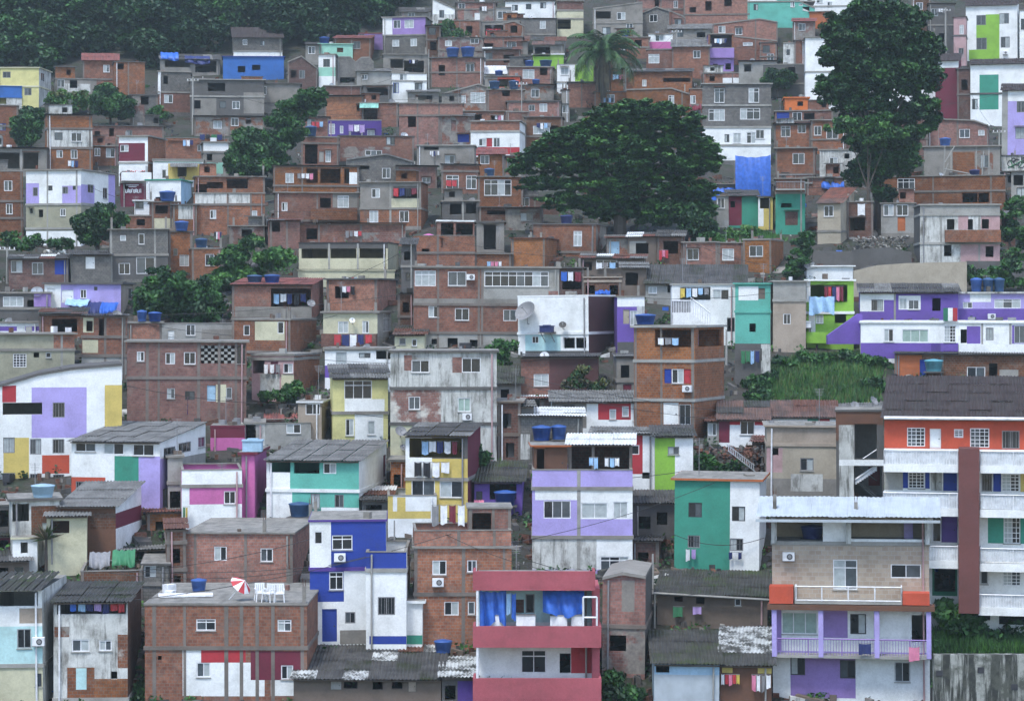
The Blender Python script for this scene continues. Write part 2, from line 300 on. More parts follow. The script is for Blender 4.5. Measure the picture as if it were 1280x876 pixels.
def h(lab, x0, y0, x1, y1, m, w=(), p=(), f=(), s=0, l=None, r='flat', b=(), a=(), c=None, q=(), sp=(), sm=None, n=None, top=None, e=4, key=None, rot=None, ov=.15, ac=(), cat='house', set_=0, bd=.9, cols=True, rt=None, wy=None, on=None):
    global LAST
    raw = (x0, x1); x0, x1, y0, y1 = X_(x0), X_(x1), Y_(y0), Y_(y1); s = s*K
    yb = y1+e; d, zb = DZ(yb); d += set_; sc = F/d; RECTS.append((x0, y0, x1, yb))
    if on: HO = HS[on[0]]; d = HO.d+on[1]; zb = HO.zb+HO.top(0, on[1]+.2)+.01; sc = F/d
    L = l or (5.5 if yb > 420 else 4.5)
    xc = (x0+x1)/2; phi0 = math.atan((xc-640)/F)
    if s:
        need = abs(s)/sc; L = max(L, 6.0, need/math.sin(math.radians(33))) if not l else l
        th = math.asin(min(.7, need/L))*(1 if s > 0 else -1)
    else: th = math.radians(R.uniform(-3.5, 3.5)) if rot is None else math.radians(rot)
    phi = phi0+th; cs, sn = math.cos(phi), math.sin(phi)
    aL, aR = (x0-640)/F, (x1-640)/F
    if th > 0: XR, YR = aR*d, d; Wd = (XR-aL*d)/(cs+aL*sn); XL, YL = XR-Wd*cs, YR+Wd*sn
    else: XL, YL = aL*d, d; Wd = (aR*d-XL)/(cs+aR*sn)
    cx, cy = XL+Wd/2*cs, YL-Wd/2*sn
    def U(px): A = (px-640)/F; return min(max((A*YL-XL)/(cs+A*sn), 0), Wd)-Wd/2
    def Z(py): return (HY-py)/F*cy-zb
    side = 1 if th > 0 else -1
    SX, SY = cx+side*Wd/2*cs, cy-side*Wd/2*sn
    def V(px): A = (px-640)/F; den = (sn-A*cs); return min(max((A*SY-SX)/den if abs(den) > 1e-3 else 0, .05), L-.05)
    def ZS(py): return (HY-py)/F*(SY+L*.4)-zb
    nm = n or NAMES.get(m, 'painted_house')
    root = empty(nm, (cx, cy, zb), -phi, lab, cat, 'houses stacked up the hillside')
    if nm in ('brick_house','block_house','shack') or EX.random() < .5: root.rotation_euler[1] = EX.uniform(-.013, .013)*min(1, 5/Wd)*(0 if on else 1)
    H = House(); H.__dict__.update(root=root, W=Wd, L=L, U=U, Z=Z, d=cy, zb=zb, phi=phi, lab=lab, sc=sc, cx=cx, cy=cy, V=V, ZS=ZS, side=side); LAST = H
    if key: HS[key] = H
    HALL[root.name] = H
    fine = yb > 330
    zt = Z(y0); Z0 = 0 if on else -2.6-.3*max(set_, 0)
    # roof geometry
    kind, yr = (r, None) if isinstance(r, str) else (r[0], r[1])
    rise = 0
    if yr is not None:
        dd = cy+L*cs; rise = (HY-Y_(yr))/F*dd-zb-zt
    H.sloped = bool(rise) or bool(top) or kind in ('none',) or bool(on)
    pts = None
    if top: pts = sorted((U(X_(a_)), Z(Y_(b_))) for a_, b_ in top); pts[0] = (-Wd/2, pts[0][1]); pts[-1] = (Wd/2, pts[-1][1])
    topf = (lambda u: float(np.interp(u, [k_[0] for k_ in pts], [k_[1] for k_ in pts]))) if pts else (lambda u: zt)
    H.top = lambda u, y: topf(u)+rise*min(max(y/L, 0), 1); H.zt = zt; H.par = False
    dw = .95
    holes = []; wins = []
    for t_ in w:
        if len(t_) <= 3:
            ww = dw/2*sc if len(t_) == 2 or isinstance(t_[2], str) else t_[2]; X, Y = X_(t_[0]), Y_(t_[1]); hh = ww*1.05
            st = t_[2] if len(t_) == 3 and isinstance(t_[2], str) else R.choice('wddo'); u0, u1, z0, z1 = U(X-ww), U(X+ww), Z(Y+hh), Z(Y-hh)
        else:
            st = t_[4] if len(t_) > 4 else R.choice(['w','d','d']); u0, u1, z0, z1 = U(X_(t_[0])), U(X_(t_[2])), Z(Y_(t_[3])), Z(Y_(t_[1]))
        u0 = max(u0, -Wd/2+.06); u1 = min(u1, Wd/2-.06); z1 = min(z1, min(topf(u0), topf(u1))-.04)
        if u1-u0 < .15 or z1-z0 < .15: continue
        holes.append((u0, z0, u1, z1)); wins.append((u0, z0, u1, z1, st))
    regs = [(U(X_(t_[0])) if X_(t_[0]) > x0+.6 else -Wd/2, Z(Y_(t_[3])), U(X_(t_[2])) if X_(t_[2]) < x1-.6 else Wd/2, Z(Y_(t_[1])), t_[4]) for t_ in p]
    mb = MB()
    panel(mb, lambda u, n_, z: (u, n_, z), -Wd/2, Wd/2, Z0, topf, [k_[0] for k_ in pts] if pts else [], holes, regs, m)
    # sides
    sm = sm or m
    for sd in (-1, 1):
        hl = topf(sd*Wd/2); TS = lambda v, n_, z, sd=sd: (sd*(Wd/2-n_), v, z)
        sh, sr, sw = [], [], []
        if sd == side:
            for t_ in q:
                v0, v1 = sorted((V(X_(t_[0])), V(X_(t_[2]))))
                if v1-v0 < .15: continue
                g = (v0, ZS(Y_(t_[3])), v1, min(ZS(Y_(t_[1])), hl-.05)); sh.append(g); sw.append(g+((t_[4] if len(t_) > 4 else 'd'),))
            for t_ in sp: v0, v1 = sorted((V(X_(t_[0])), V(X_(t_[2])))); sr.append((0 if v0 < .3 else v0, ZS(Y_(t_[3])), L if v1 > L-.4 else v1, ZS(Y_(t_[1])), t_[4]))
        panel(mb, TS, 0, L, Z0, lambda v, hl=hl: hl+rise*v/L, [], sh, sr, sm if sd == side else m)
        for t_ in sw: window(root, TS, *t_, fine=fine)
    mb.face([(-Wd/2, L, Z0), (Wd/2, L, Z0), (Wd/2, L, topf(Wd/2)+rise), (-Wd/2, L, topf(-Wd/2)+rise)], m)
    if pts:
        for (ua, za), (ub, zb_) in zip(pts, pts[1:]):
            if not kind.startswith('par'): mb.face([(ua, 0, za), (ub, 0, zb_), (ub, L, zb_+rise), (ua, L, za+rise)], 'slabtop')
    if kind.startswith('par'):
        H.par = True; zf = zt-.95; mb.face([(-Wd/2, 0, zf), (Wd/2, 0, zf), (Wd/2, L, zf), (-Wd/2, L, zf)], 'slabtop'); H.top = lambda u, y: zf
        for (A, B, Cc, D) in ((-Wd/2-.02, Wd/2+.02, -.03, .12), (-Wd/2-.02, Wd/2+.02, L-.12, L+.03)): mb.box(A, B, Cc, D, zt, zt+.06, 'CO' if kind == 'par' else kind[4:])
        for A in (-Wd/2-.02, Wd/2-.13): mb.box(A, A+.15, .122, L-.122, zt, zt+.055, 'CO' if kind == 'par' else kind[4:])
        mb.face([(-Wd/2+.15, .15, zf), (Wd/2-.15, .15, zf), (Wd/2-.15, .15, zt), (-Wd/2+.15, .15, zt)], m)
    mb.build('wall', root)
    # roof
    auto = kind == 'flat' and not rt and not pts and nm in ('brick_house','block_house','concrete_house') and not key and not on
    pick = EX.random() if auto else 1
    if pick < .3:
        rm = MB(); o_ = EX.uniform(.15, .45); tl_ = EX.uniform(-.02, .05); corrugated(rm, lambda s_, t_: (-Wd/2-.15+s_*(Wd+.3), -o_+t_*(L+o_), zt+.05+t_*.12), max(1, int(Wd/1.1)), 2, EX.choice([['fibd'],['fibd','fib'],['fibm','fibd'],['rust','fibd']]), L1=Wd+.3, amp=.025)
        rm.box(-Wd/2-.1, Wd/2+.1, -.06, .04, zt-.1, zt-.004, 'WD'); rm.build('roof', root)
    elif kind == 'flat':
        rm = MB(); k_ = rt or ('CD' if pick < .6 else 'CO'); ov = ov if ov != .15 else EX.uniform(.03, .22); th_ = EX.uniform(.08, .15)
        if pts:
            for (ua, za), (ub, zc) in zip(pts, pts[1:]):
                v0 = len(rm.v); rm.box(ua, ub, -ov, L+ov, 0, .16, k_)
                for j, (du, base) in enumerate([(ua, za), (ub, zc), (ub, zc), (ua, za)]*2): x_, y_, z_ = rm.v[v0+j]; rm.v[v0+j] = (x_, y_, base+z_+.004)
        else:
            rm.box(-Wd/2-ov, Wd/2+ov, -ov, L+ov, zt+.003, zt+th_, k_)
            rm.face([(-Wd/2-ov+.03, -ov+.03, zt+th_+.005), (Wd/2+ov-.03, -ov+.03, zt+th_+.005), (Wd/2+ov-.03, L+ov-.03, zt+th_+.005), (-Wd/2-ov+.03, L+ov-.03, zt+th_+.005)], 'slabtop')
            H.top = lambda u, y: zt+th_+.005
        rm.build('roof', root)
    elif not kind.startswith('par') and kind != 'none':
        pal = {'fib':['fib'], 'fibd':['fibd','fibd','fibd','fib'], 'moss':['moss','moss','fibm'], 'fibm':['fibm','fibm','fibd'], 'zinc':['zinc'], 'wsheet':['wsheet'], 'tile':['tile','tile','rtile'], 'mixed':['fibd','fib','rust','wsheet','fibm','tile'], 'redsheet':['redsheet'], 'brownroof':['brownroof'], 'mixed2':['fibd','fibm','fibd','fibm','fibd','rust','fibd','dirtyw'], 'rtile':['rtile','rust','rtile','fibm'], 'patch':['dirtyw','fibd','dirtyw','fibm'], 'msheet':['msheet']}[kind]
        rm = MB(); o_ = .35 if ov == .15 else ov; zz = H.top
        Pp = lambda s_, t_: (-Wd/2-o_*.6+s_*(Wd+o_*1.2), -o_+t_*(L+o_*1.3), (topf(-Wd/2+s_*Wd) if pts else zt)+rise*((-o_+t_*(L+o_*1.3))/L)+.07)
        corrugated(rm, Pp, max(1, int(Wd/1.1)), max(1, int(round(math.hypot(L, rise)/2.2))), pal, L1=Wd+o_)
        if fine:
            rm.bar((-Wd/2, -o_*.6, zt-rise*o_*.6/L+.0), (Wd/2, -o_*.6, zt-rise*o_*.6/L+.0), .035, 'WD')
        rm.build('roof', root, False)
    if nm in ('brick_house','block_house','concrete_house','painted_house') and not on and kind in ('flat','par') and not pts:
        if EX.random() < (.45 if nm == 'brick_house' else .12):             # unfinished column stubs with starter bars
            for k_ in range(EX.randint(1, 3)):
                u = EX.choice((-Wd/2+.15, Wd/2-.15, EX.uniform(-Wd/2+.2, Wd/2-.2))); y_ = EX.choice((.15, L-.3)); hh = EX.uniform(.35, 1.1); cm = MB(); zz = H.top(u, y_)-.005
                cm.box(u-.09, u+.09, y_-.09, y_+.09, zz, zz+hh, 'CO'); [cm.bar((u+a_, y_+b_, zz+hh), (u+a_*1.6, y_+b_, zz+hh+EX.uniform(.2, .5)), .012, 'rust', 3) for a_ in (-.05, .05) for b_ in (-.05, .05)]; cm.build('column_stub', root)
        if EX.random() < .3:
            cm = MB(); u = EX.uniform(-Wd/2+.3, Wd/2-.3); y_ = EX.uniform(.3, L-.3); zz = H.top(u, y_)-.01; hh = EX.uniform(1.2, 2.4); cm.bar((u, y_, zz), (u, y_, zz+hh), .02, 'grey', 4)
            for k_ in range(5): cm.bar((u-.3+.03*k_, y_+.1, zz+hh-.05-.09*k_), (u+.3-.03*k_, y_-.1, zz+hh-.05-.09*k_), .01, 'grey', 3)
            cm.build('antenna', root)
    if EX.random() < .38 and not on:
        cm = MB(); u = EX.choice((-Wd/2+.3, Wd/2-.3)); zz = zt-.1 if not pts else topf(u)-.1; mt_ = EX.choice(('CL','white','grey','PP')); cm.bar((u, -.1, -1), (u, -.1, zz), .05, mt_, 6); EX.random(); cm.build('drain_pipe', root)
    if yb < 345 and nm in ('brick_house','block_house','concrete_house') and not on and kind == 'flat' and not pts and Wd > 2.6 and EX.random() < .42:
        rw = EX.uniform(1.3, min(2.8, Wd*.6)); rh = EX.uniform(.7, 1.5); u = EX.choice((-1, 1))*(Wd/2-rw/2-EX.uniform(.02, .6)); y0_ = EX.uniform(.5, 1.6); zz = H.top(u, y0_)-.01; cm = MB(); mt_ = EX.choice(('BR','BR','BO','BG','CO','WS')); y1_ = min(L-.1, y0_+2.2)
        hx = EX.uniform(-.3, .3)*rw; panel(cm, lambda a_, n_, z_: (u+a_, y0_+n_, z_), -rw/2, rw/2, zz, lambda a_: zz+rh, [], [(hx-.28, zz+rh*.3, hx+.28, zz+rh*.78)] if rh > .9 else [], [], mt_, .12)
        for sx in (-rw/2, rw/2): cm.face([(u+sx, y0_, zz), (u+sx, y1_, zz), (u+sx, y1_, zz+rh), (u+sx, y0_, zz+rh)], mt_)
        cm.face([(u-rw/2, y1_, zz), (u+rw/2, y1_, zz), (u+rw/2, y1_, zz+rh), (u-rw/2, y1_, zz+rh)], mt_)
        rr_ = cm.build('roof_room', root); cm = MB(); tl_ = EX.uniform(-.06, .06); o2 = EX.uniform(.08, .35); zt2 = zz+rh+.07
        cm.face([(u-rw/2-o2, y0_-o2, zt2-tl_), (u+rw/2+o2, y0_-o2, zt2+tl_), (u+rw/2+o2, y1_+.1, zt2+tl_+.1), (u-rw/2-o2, y1_+.1, zt2-tl_+.1)], EX.choice(('fibd','fib','rust','CD'))); cm.face([(u-rw/2-o2, y0_-o2, zt2-tl_-.09), (u+rw/2+o2, y0_-o2, zt2+tl_-.09), (u+rw/2+o2, y0_-o2, zt2+tl_), (u-rw/2-o2, y0_-o2, zt2-tl_)], 'CD')
        cm.build('roof', rr_)
    if yb < 345 and wins and not on and EX.random() < .28:                    # small rain hood over a window
        t_ = EX.choice(wins); cm = MB(); za = t_[3]+.1; cm.box(t_[0]-.12, t_[2]+.12, -.34, -.04, za, za+.05, EX.choice(('CD','fibd','CO','rust'))); cm.build('window_hood', root)
    # floor slabs
    for yy in f:
        z = Z(Y_(yy)); sb = MB(); sb.box(-Wd/2-.06, Wd/2+.06, -.07, L+.04, z-.11, z+.09, rt or (('CX' if m in ('BR','BO','BD','PG','BP') else 'CO') if m not in ('W','WP') else 'CL')); sb.build('floor_slab', root)
    # columns
    if c is None and nm == 'brick_house' and cols:
        nn = max(1, int(round(Wd/3.4))); c_l = [-Wd/2+.1+(Wd-.2)*i/nn for i in range(nn+1)]
    else: c_l = [U(X_(k_)) for k_ in (c or ())]
    for i, u in enumerate(c_l):
        if c is None and any(h_[0]-.15 < u < h_[2]+.15 for h_ in holes): continue
        u = min(max(u, -Wd/2+.09), Wd/2-.09); cm = MB(); cw = R.uniform(.07, .10); cm.box(u-cw, u+cw, -.02, .02, Z0, topf(u)-.01, 'CX' if not (c and m not in ('BR','BO','BD','BP')) else 'CL'); cm.build('column', root)
    for t_ in wins: window(root, lambda u, n_, z: (u, n_, z), *t_, fine=fine)
    # balconies
    for t_ in b:
        u0, u1, z1, z0 = U(X_(t_[0]))-.02, U(X_(t_[2]))+.02, Z(Y_(t_[1])), Z(Y_(t_[3])); mt = t_[4]; kd = t_[5] if len(t_) > 5 else 'solid'; dp = t_[6] if len(t_) > 6 else bd
        bm = MB(); bm.box(u0, u1, -dp, -.075, z0, z0+(.42 if kd == 'rail' and dp > 1.4 else .14), mt if kd == 'solid' else ('W' if dp > 1.4 else 'CL'))
        if kd == 'solid':
            bm.box(u0, u1, -dp-.005, -dp+.11, z0+.143, z1, mt); bm.box(u0, u0+.1, -dp+.113, -.075, z0+.143, z1-.004, mt); bm.box(u1-.1, u1, -dp+.113, -.075, z0+.143, z1-.004, mt)
        else:
            def rail(P0, P1):
                n_ = max(2, int((Vector(P1)-Vector(P0)).length/(.14 if kd == 'rail' else 1.3)))
                bm.bar((*P0[:2], z1), (*P1[:2], z1), .035, mt)
                for i in range(n_+1):
                    A = Vector(P0).lerp(Vector(P1), i/n_); bm.bar((A.x, A.y, z0+.14), (A.x, A.y, z1), .035 if i % 12 == 0 or kd != 'rail' else .014, mt)
                if kd != 'rail': bm.bar((*P0[:2], z0+.18), (*P1[:2], z0+.18), .03, mt)
            rail((u0+.03, -dp+.04, 0), (u1-.03, -dp+.04, 0)); rail((u0+.03, -dp+.04, 0), (u0+.03, -.08, 0)); rail((u1-.03, -dp+.04, 0), (u1-.03, -.08, 0))
        bm.build('balcony', root)
    for t_ in a:
        u0, u1, z1, z0 = U(X_(t_[0])), U(X_(t_[2])), Z(Y_(t_[1])), Z(Y_(t_[3])); dp = t_[5] if len(t_) > 5 else 1.1; am = MB()
        corrugated(am, lambda s_, tt: (u0+s_*(u1-u0), -dp+tt*(dp-.01), z0+(z1-z0)*tt), max(1, int((u1-u0)/1.2)), 1, [t_[4]], L1=u1-u0)
        for uu in (u0+.05, u1-.05): am.bar((uu, -dp+.05, z0), (uu, -.03, z0-.25), .02, 'grey')
        am.build('awning', root)
    for t_ in ac:
        u, z = U(X_(t_[0])), Z(Y_(t_[1])); am = MB(); am.box(u-.3, u+.3, -.36, -.05, z-.21, z+.21, 'white'); am.box(u-.32, u+.32, -.34, -.04, z-.25, z-.215, 'grey')
        am.bar((u+.06, -.365, z), (u+.06, -.375, z), .15, 'dark', 14); am.bar((u+.06, -.375, z), (u+.06, -.383, z), .1, 'grey', 14); am.build('air_conditioner', root)
    return H
# ---------------------------------------------------------------- small things standing on a house
def world(H, u, y, z):
    c_, s_ = math.cos(-H.phi), math.sin(-H.phi); return (H.cx+c_*u-s_*y, H.cy+s_*u+c_*y, H.zb+z)
def seat(H, X, Y, back=None):
    """where on the roof the pixel (X,Y) lies; falls back to 0.9 m behind the front edge"""
    u = H.U(X)
    if back is None:
        best = .9
        for k in range(4, int(H.L*10)-5):
            y = k*.1; P = world(H, u, y, H.top(u, y)); py = HY-F*P[2]/P[1]
            if py <= Y: best = y; break
        back = best
    return u, back
def tank(x0, y0, x1, y1, lab, H=None, mat='tankblue', grp='blue water tanks on the roofs', kind='round', back=None):
    H = H or LAST; mat = EX.choice(['tankblue','tankblue','tb2','tb3']) if mat == 'tankblue' else mat; xx0, xx1 = X_(x0), X_(x1); u, y = seat(H, (xx0+xx1)/2, Y_(y1), back); r = max(.35, (xx1-xx0)/2/H.sc); hh = max(.5, (Y_(y1)-Y_(y0))/H.sc)
    z = H.top(u, y)+.01 if y >= 0 else H.Z(Y_(y1)); y = y if y >= 0 else -max(r*1.05, -y*.7)
    o = empty('water_tank', world(H, u, y, z), -H.phi, lab, 'water tank', grp); m_ = MB()
    if y < 0:                                                  # bracket shelf that carries a tank on the house front
        sh = MB(); sh.box(-r*1.05, r*1.05, -r*1.02, -y-.01, -.08, -.004, 'CD')
        for q_ in (-r*.8, r*.8): sh.bar((q_, -r*.6, -.08), (q_, -y-.03, -.75), .035, 'grey', 4)
        sh.build('shelf', o)
    if kind == 'round':
        m_.lathe([(0, 0), (r*.78, 0), (r*.80, .05), (r*.86, hh*.35), (r*.89, hh*.36), (r*.9, hh*.55), (r*.93, hh*.56), (r*.97, hh*.8), (r, hh*.82), (r, hh*.86)], mat); m_.build('tank_body', o, True)
        m_ = MB(); m_.lathe([(r*1.03, hh*.82), (r*1.03, hh*.88), (r*.8, hh*.93), (r*.35, hh*.98), (r*.3, hh), (0, hh)], 'tanklid' if mat in ('tankblue','tb2') else mat)
        m_.build('lid', o, True)
    else:
        m_.box(-r*.9, r*.9, -.4, .4, 0, hh*.8, mat)
        for k in range(4): m_.box(-r*.92+k*r*.5, -r*.85+k*r*.5, -.42, .42, 0, hh*.8, mat)
        m_.build('tank_body', o); m_ = MB(); m_.box(-r, r, -.46, .46, hh*.802, hh*.9, 'tanklid' if mat == 'tankblue' else mat); m_.box(-r*.5, r*.5, -.25, .25, hh*.902, hh, 'tanklid' if mat == 'tankblue' else mat); m_.build('lid', o)
    return o
def cloth_mb(m_, x0, x1, z0, z1, y, mat, fold=.05, nx=10, nz=6, ragged=.1, dome=0):
    k = m_.mi(mat); ph = R.uniform(0, 6); fq = R.uniform(7, 12); rows = []
    for side_ in (0, .012):
        b_ = len(m_.v)
        for j in range(nz+1):
            for i in range(nx+1):
                s_, t_ = i/nx, j/nz; sag = -.06*(z1-z0)*math.sin(math.pi*s_)*(t_)
                zb_ = z0+R.uniform(-1, 1)*0+(ragged*(z1-z0)*math.sin(s_*5+ph))*(1-t_)*.5
                m_.v.append((x0+(x1-x0)*s_, y+side_+fold*math.sin(s_*fq+ph)*(1.2-t_)+dome*math.sin(math.pi*s_), zb_+(z1-zb_)*t_+sag))
        for j in range(nz):
            for i in range(nx): q_ = b_+j*(nx+1)+i; m_.f.append((q_, q_+1, q_+nx+2, q_+nx+1)); m_.m.append(k)
def laundry(x0, y0, x1, y1, cols, lab, H=None, out=-.25, line=True):
    """washing on a line; cols = string of colour names"""
    H = H or LAST; u0, u1 = H.U(X_(x0)), H.U(X_(x1)); z1, z0 = H.Z(Y_(y0)), H.Z(Y_(y1)); P = world(H, (u0+u1)/2, out, z0)
    o = empty('laundry_line', P, -H.phi, lab, 'laundry', 'washing hung out to dry'); W_ = u1-u0; hh = z1-z0
    m_ = MB(); m_.bar((-W_/2, 0, hh), (W_/2, 0, hh), .012, 'grey'); m_.build('line', o)
    cl = cols.split(); u = -W_/2+.02; st = W_/len(cl)
    for c_ in cl:
        g = MB(); ww = st*R.uniform(.7, .92); cloth_mb(g, u, u+ww, hh*R.uniform(0, .35), hh-.01, R.uniform(-.02, .02), c_, .03); g.build('garment', o, True); u += st
    return o
def tarp(x0, y0, x1, y1, mat, lab, H=None, out=-.35, back=1.2, slope=.35, name='tarpaulin'):
    """sheet draped down from a roof edge"""
    H = H or LAST; u0, u1 = H.U(X_(x0)), H.U(X_(x1)); z1, z0 = H.Z(Y_(y0)), H.Z(Y_(y1)); P = world(H, (u0+u1)/2, out, z0)
    m_ = MB(); W_ = u1-u0; hh = z1-z0; k = m_.mi(mat); nx, nz = 18, 12; ph = R.uniform(0, 6)
    for off in (0, .015):
        b_ = len(m_.v)
        for j in range(nz+1):
            for i in range(nx+1):
                s_, t_ = i/nx, j/nz; y = back*t_**2*slope*3 if t_ > 0 else 0
                m_.v.append((-W_/2+W_*s_, y+off+.17*math.sin(s_*15+ph+t_*2)*(1.15-t_)+.06*math.sin(s_*31+t_*3), hh*t_+.1*hh*math.sin(s_*6+ph)*(1-t_)-.05*hh*math.sin(math.pi*s_)*t_+.03*math.sin(s_*23+ph*2)))
        for j in range(nz):
            for i in range(nx): q_ = b_+j*(nx+1)+i; m_.f.append((q_, q_+1, q_+nx+2, q_+nx+1)); m_.m.append(k)
    o = m_.build(name, None, True); o.location = P; o.rotation_euler = (0, 0, -H.phi); return tag(o, lab, 'tarpaulin')
def dish(x, y, rpx, lab, H=None, mat='grey', out=-.4, tilt=35, az=20):
    H = H or LAST; u = H.U(X_(x)); z = H.Z(Y_(y)); r = rpx*K/H.sc
    o = empty('satellite_dish', world(H, u, out, z-r), -H.phi, lab, 'satellite dish', 'satellite dishes')
    m_ = MB(); prof = [(r*k/8, (r*k/8)**2/(r*2.2)) for k in range(9)]; m_.lathe(prof, mat, 24)
    d_ = m_.build('reflector', o, True); d_.location = (0, 0, r); d_.rotation_euler = (math.radians(90-tilt), 0, math.radians(az))
    m_ = MB(); m_.bar((0, 0, r*.05), (0, 0, -r*.9), .03, 'grey'); m_.bar((0, 0, -r*.9), (0, -out-.02, -r*.9), .03, 'grey'); s2 = m_.build('mount', o); s2.location = (0, .08, r)
    m_ = MB()
    m_.bar((0, 0, 0), (0, 0, r*.95), .02, 'grey'); m_.bar((0, 0, r*.9), (0, 0, r*1.05), .06, 'grey', 8); s3 = m_.build('feed_arm', o); s3.location = (0, 0, r); s3.rotation_euler = d_.rotation_euler
    return o
def pole(x, y0, y1, lab, r=.1, wires=(), name='utility_pole', cat='pole', mat='CL', arm=True):
    d, z = DZ(Y_(y1)+2); P = ((X_(x)-640)/F*d, d, z); hh = (Y_(y1)-Y_(y0))/F*d
    o = empty(name, P, 0, lab, cat); m_ = MB(); m_.bar((0, 0, -.5), (0, 0, hh), r, mat, 8, r*.7); m_.build('post', o)
    if arm: m_ = MB(); m_.box(-.7, .7, -.06, .06, hh*.93, hh*.93+.1, mat); [m_.bar((k, 0, hh*.93+.1), (k, 0, hh*.93+.28), .05, 'white', 6) for k in (-.6, -.2, .2, .6)]; m_.build('crossarm', o)
    return (P[0], P[1], P[2]+hh*.95)
def wire(A, B, sag, lab=None, r=.018):
    m_ = MB(); n_ = 14; A, B = Vector(A), Vector(B); mid = (A+B)/2
    for k in range(n_):
        a_, b_ = k/n_, (k+1)/n_; p_ = A.lerp(B, a_); q_ = A.lerp(B, b_); p_.z -= sag*4*a_*(1-a_); q_.z -= sag*4*b_*(1-b_); m_.bar(p_-mid, q_-mid, r, 'wire', 4)
    o = m_.build('overhead_cable'); o.location = mid
    return tag(o, lab, 'cable', 'overhead cables')
# ================================================================ TILE A (top left)
T_(0, 0)
h('pale yellow two-storey house with white side wall at far left below the forest', 0,325,185,500,'LY',[(12,342,50,372,'d'),(115,420,150,455,'d')],f=[412],s=60,sm='WS',q=[(195,350,212,390)],rt='CM')
h('small white house with bright blue roof band at left edge below the yellow house', -60,412,104,512,'WS',[(-10,468,30,496,'o')],p=[(-60,412,105,462,'SB')],f=[462],rt='SB')
h('narrow red brick house with blue window at the left edge', -90,503,84,700,'BR',[(-5,588,26,622,'B')],f=[600])
h('grey concrete carport with two dark open bays at the left edge', -60,706,222,822,'CO',[(-20,728,92,804,'o'),(110,728,182,804,'o')],c=[100])
h('brick house with rust-red tile roof on stilts against the dark forest', 395,290,562,385,'BR',[(492,310,522,345,'V')],r=('redsheet',258),f=[378])
h('lower brick wing on posts right of the brick house under the forest', 545,298,690,384,'BR',[(560,304,590,332,'o')],e=40,c=[612])
h('low grey concrete house with cluttered white wall above the left bushes', 262,378,460,438,'CO',[(290,400),(350,402)],p=[(300,400,430,438,'WS')])
h('tall narrow house, grey block above and brick below, with white left edge', 750,345,905,535,'BG',[(775,362,797,402,'o'),(780,452,822,492,'w')],p=[(750,440,905,535,'BR'),(740,340,763,450,'W')],f=[440])
h('roof terrace shack under blue sheeting left of the blue house', 765,285,1048,352,'CO',[(785,290,905,322,'o'),(930,290,1030,345,'o')],r=('fibd',262))
tarp(765,248,850,290,'tarpblue','faded blue tarpaulin over left end of the terrace shack below the forest')
tarp(880,262,1000,305,'navy','dark blue tarpaulin sagging from the terrace shack near the forest edge')
h('weathered light grey house with white base at the forest edge above the blue house', 1112,180,1345,276,'BG',[(1157,190,1178,216,'w'),(1240,195,1262,218,'d')],p=[(1112,244,1345,276,'W')],f=[244],r=('brownroof',135))
h('bright blue flat-roofed house near the top left of the hill', 1062,272,1352,360,'SB',[(1132,316,1168,346,'o'),(1200,310,1240,335,'o')],rt='BL',key='blue')
h('wide grey concrete house with white-edged slab roof, top left of the hill', 905,382,1258,560,'CD',[(990,396,1072,436,'o'),(1045,482,1076,516,'d'),(1105,482,1142,520,'d'),(925,480,955,520,'o')],p=[(925,470,1030,555,'CO'),(1160,440,1258,540,'CO')],f=[460],rt='CL')
h('patchy brick and concrete storey below the wide grey slab-roofed house', 925,556,1258,625,'PG',[(1016,576,1056,614,'W'),(1100,562,1136,600,'w'),(1170,560,1195,590,'o')])
h('brick house with pale middle floor and laundry near left trees', 226,548,442,805,'BR',[(262,632,300,668,'d'),(340,632,392,675,'w'),(270,716,300,752,'w'),(338,714,370,756,'w')],p=[(226,620,442,700,'WS')],f=[612,706],c=[232,430])
laundry(322,765,372,798,'white skyblue navy','washing in front of the brick house with pale middle floor')
h('long orange brick house with two dark openings left of the white and maroon house', 440,602,780,692,'BO',[(450,626,476,664,'o'),(520,612,542,650,'o'),(600,620,630,650,'d')],f=[690])
h('lower brick house with small windows left of the maroon balcony', 434,698,562,772,'BR',[(450,706,478,744,'d'),(505,706,548,750,'w')])
h('small house half brick half grey between the two round bushes', 622,455,752,582,'PG',[(690,480)],p=[(688,455,752,560,'BG')])
h('white and maroon house with angled white frame above the maroon balcony', 566,652,704,872,'W',[(572,690,612,722,'w')],p=[(566,682,690,768,'MA')],s=84,sm='BR',f=[775],b=[(585,792,712,868,'W')],key='maroonW')
h('brick terrace house with dark laundry left of the big round tree', 790,660,1090,760,'BR',[(800,672,870,700,'o'),(940,690,968,720,'d')],r='par')
laundry(870,668,920,700,'skyblue white navy','pale washing on brick terrace above the green and yellow shack')
laundry(950,640,1060,668,'navy black greencloth navy','dark washing strung on the brick terrace beside the big round tree')
h('house with white roof band and mint front beside the round tree', 968,680,1088,832,'CO',[(985,735,1010,765,'o')],p=[(968,680,1088,722,'W'),(985,775,1062,828,'MI')],f=[724])
h('white house with pale green trim and dark door left of mint front', 728,762,968,872,'W',[(770,808,792,852,'d'),(845,792,888,842,'o')],p=[(800,780,952,858,'YE'),(735,762,960,775,'MI')],f=[766],a=[(810,778,940,800,'fib')])
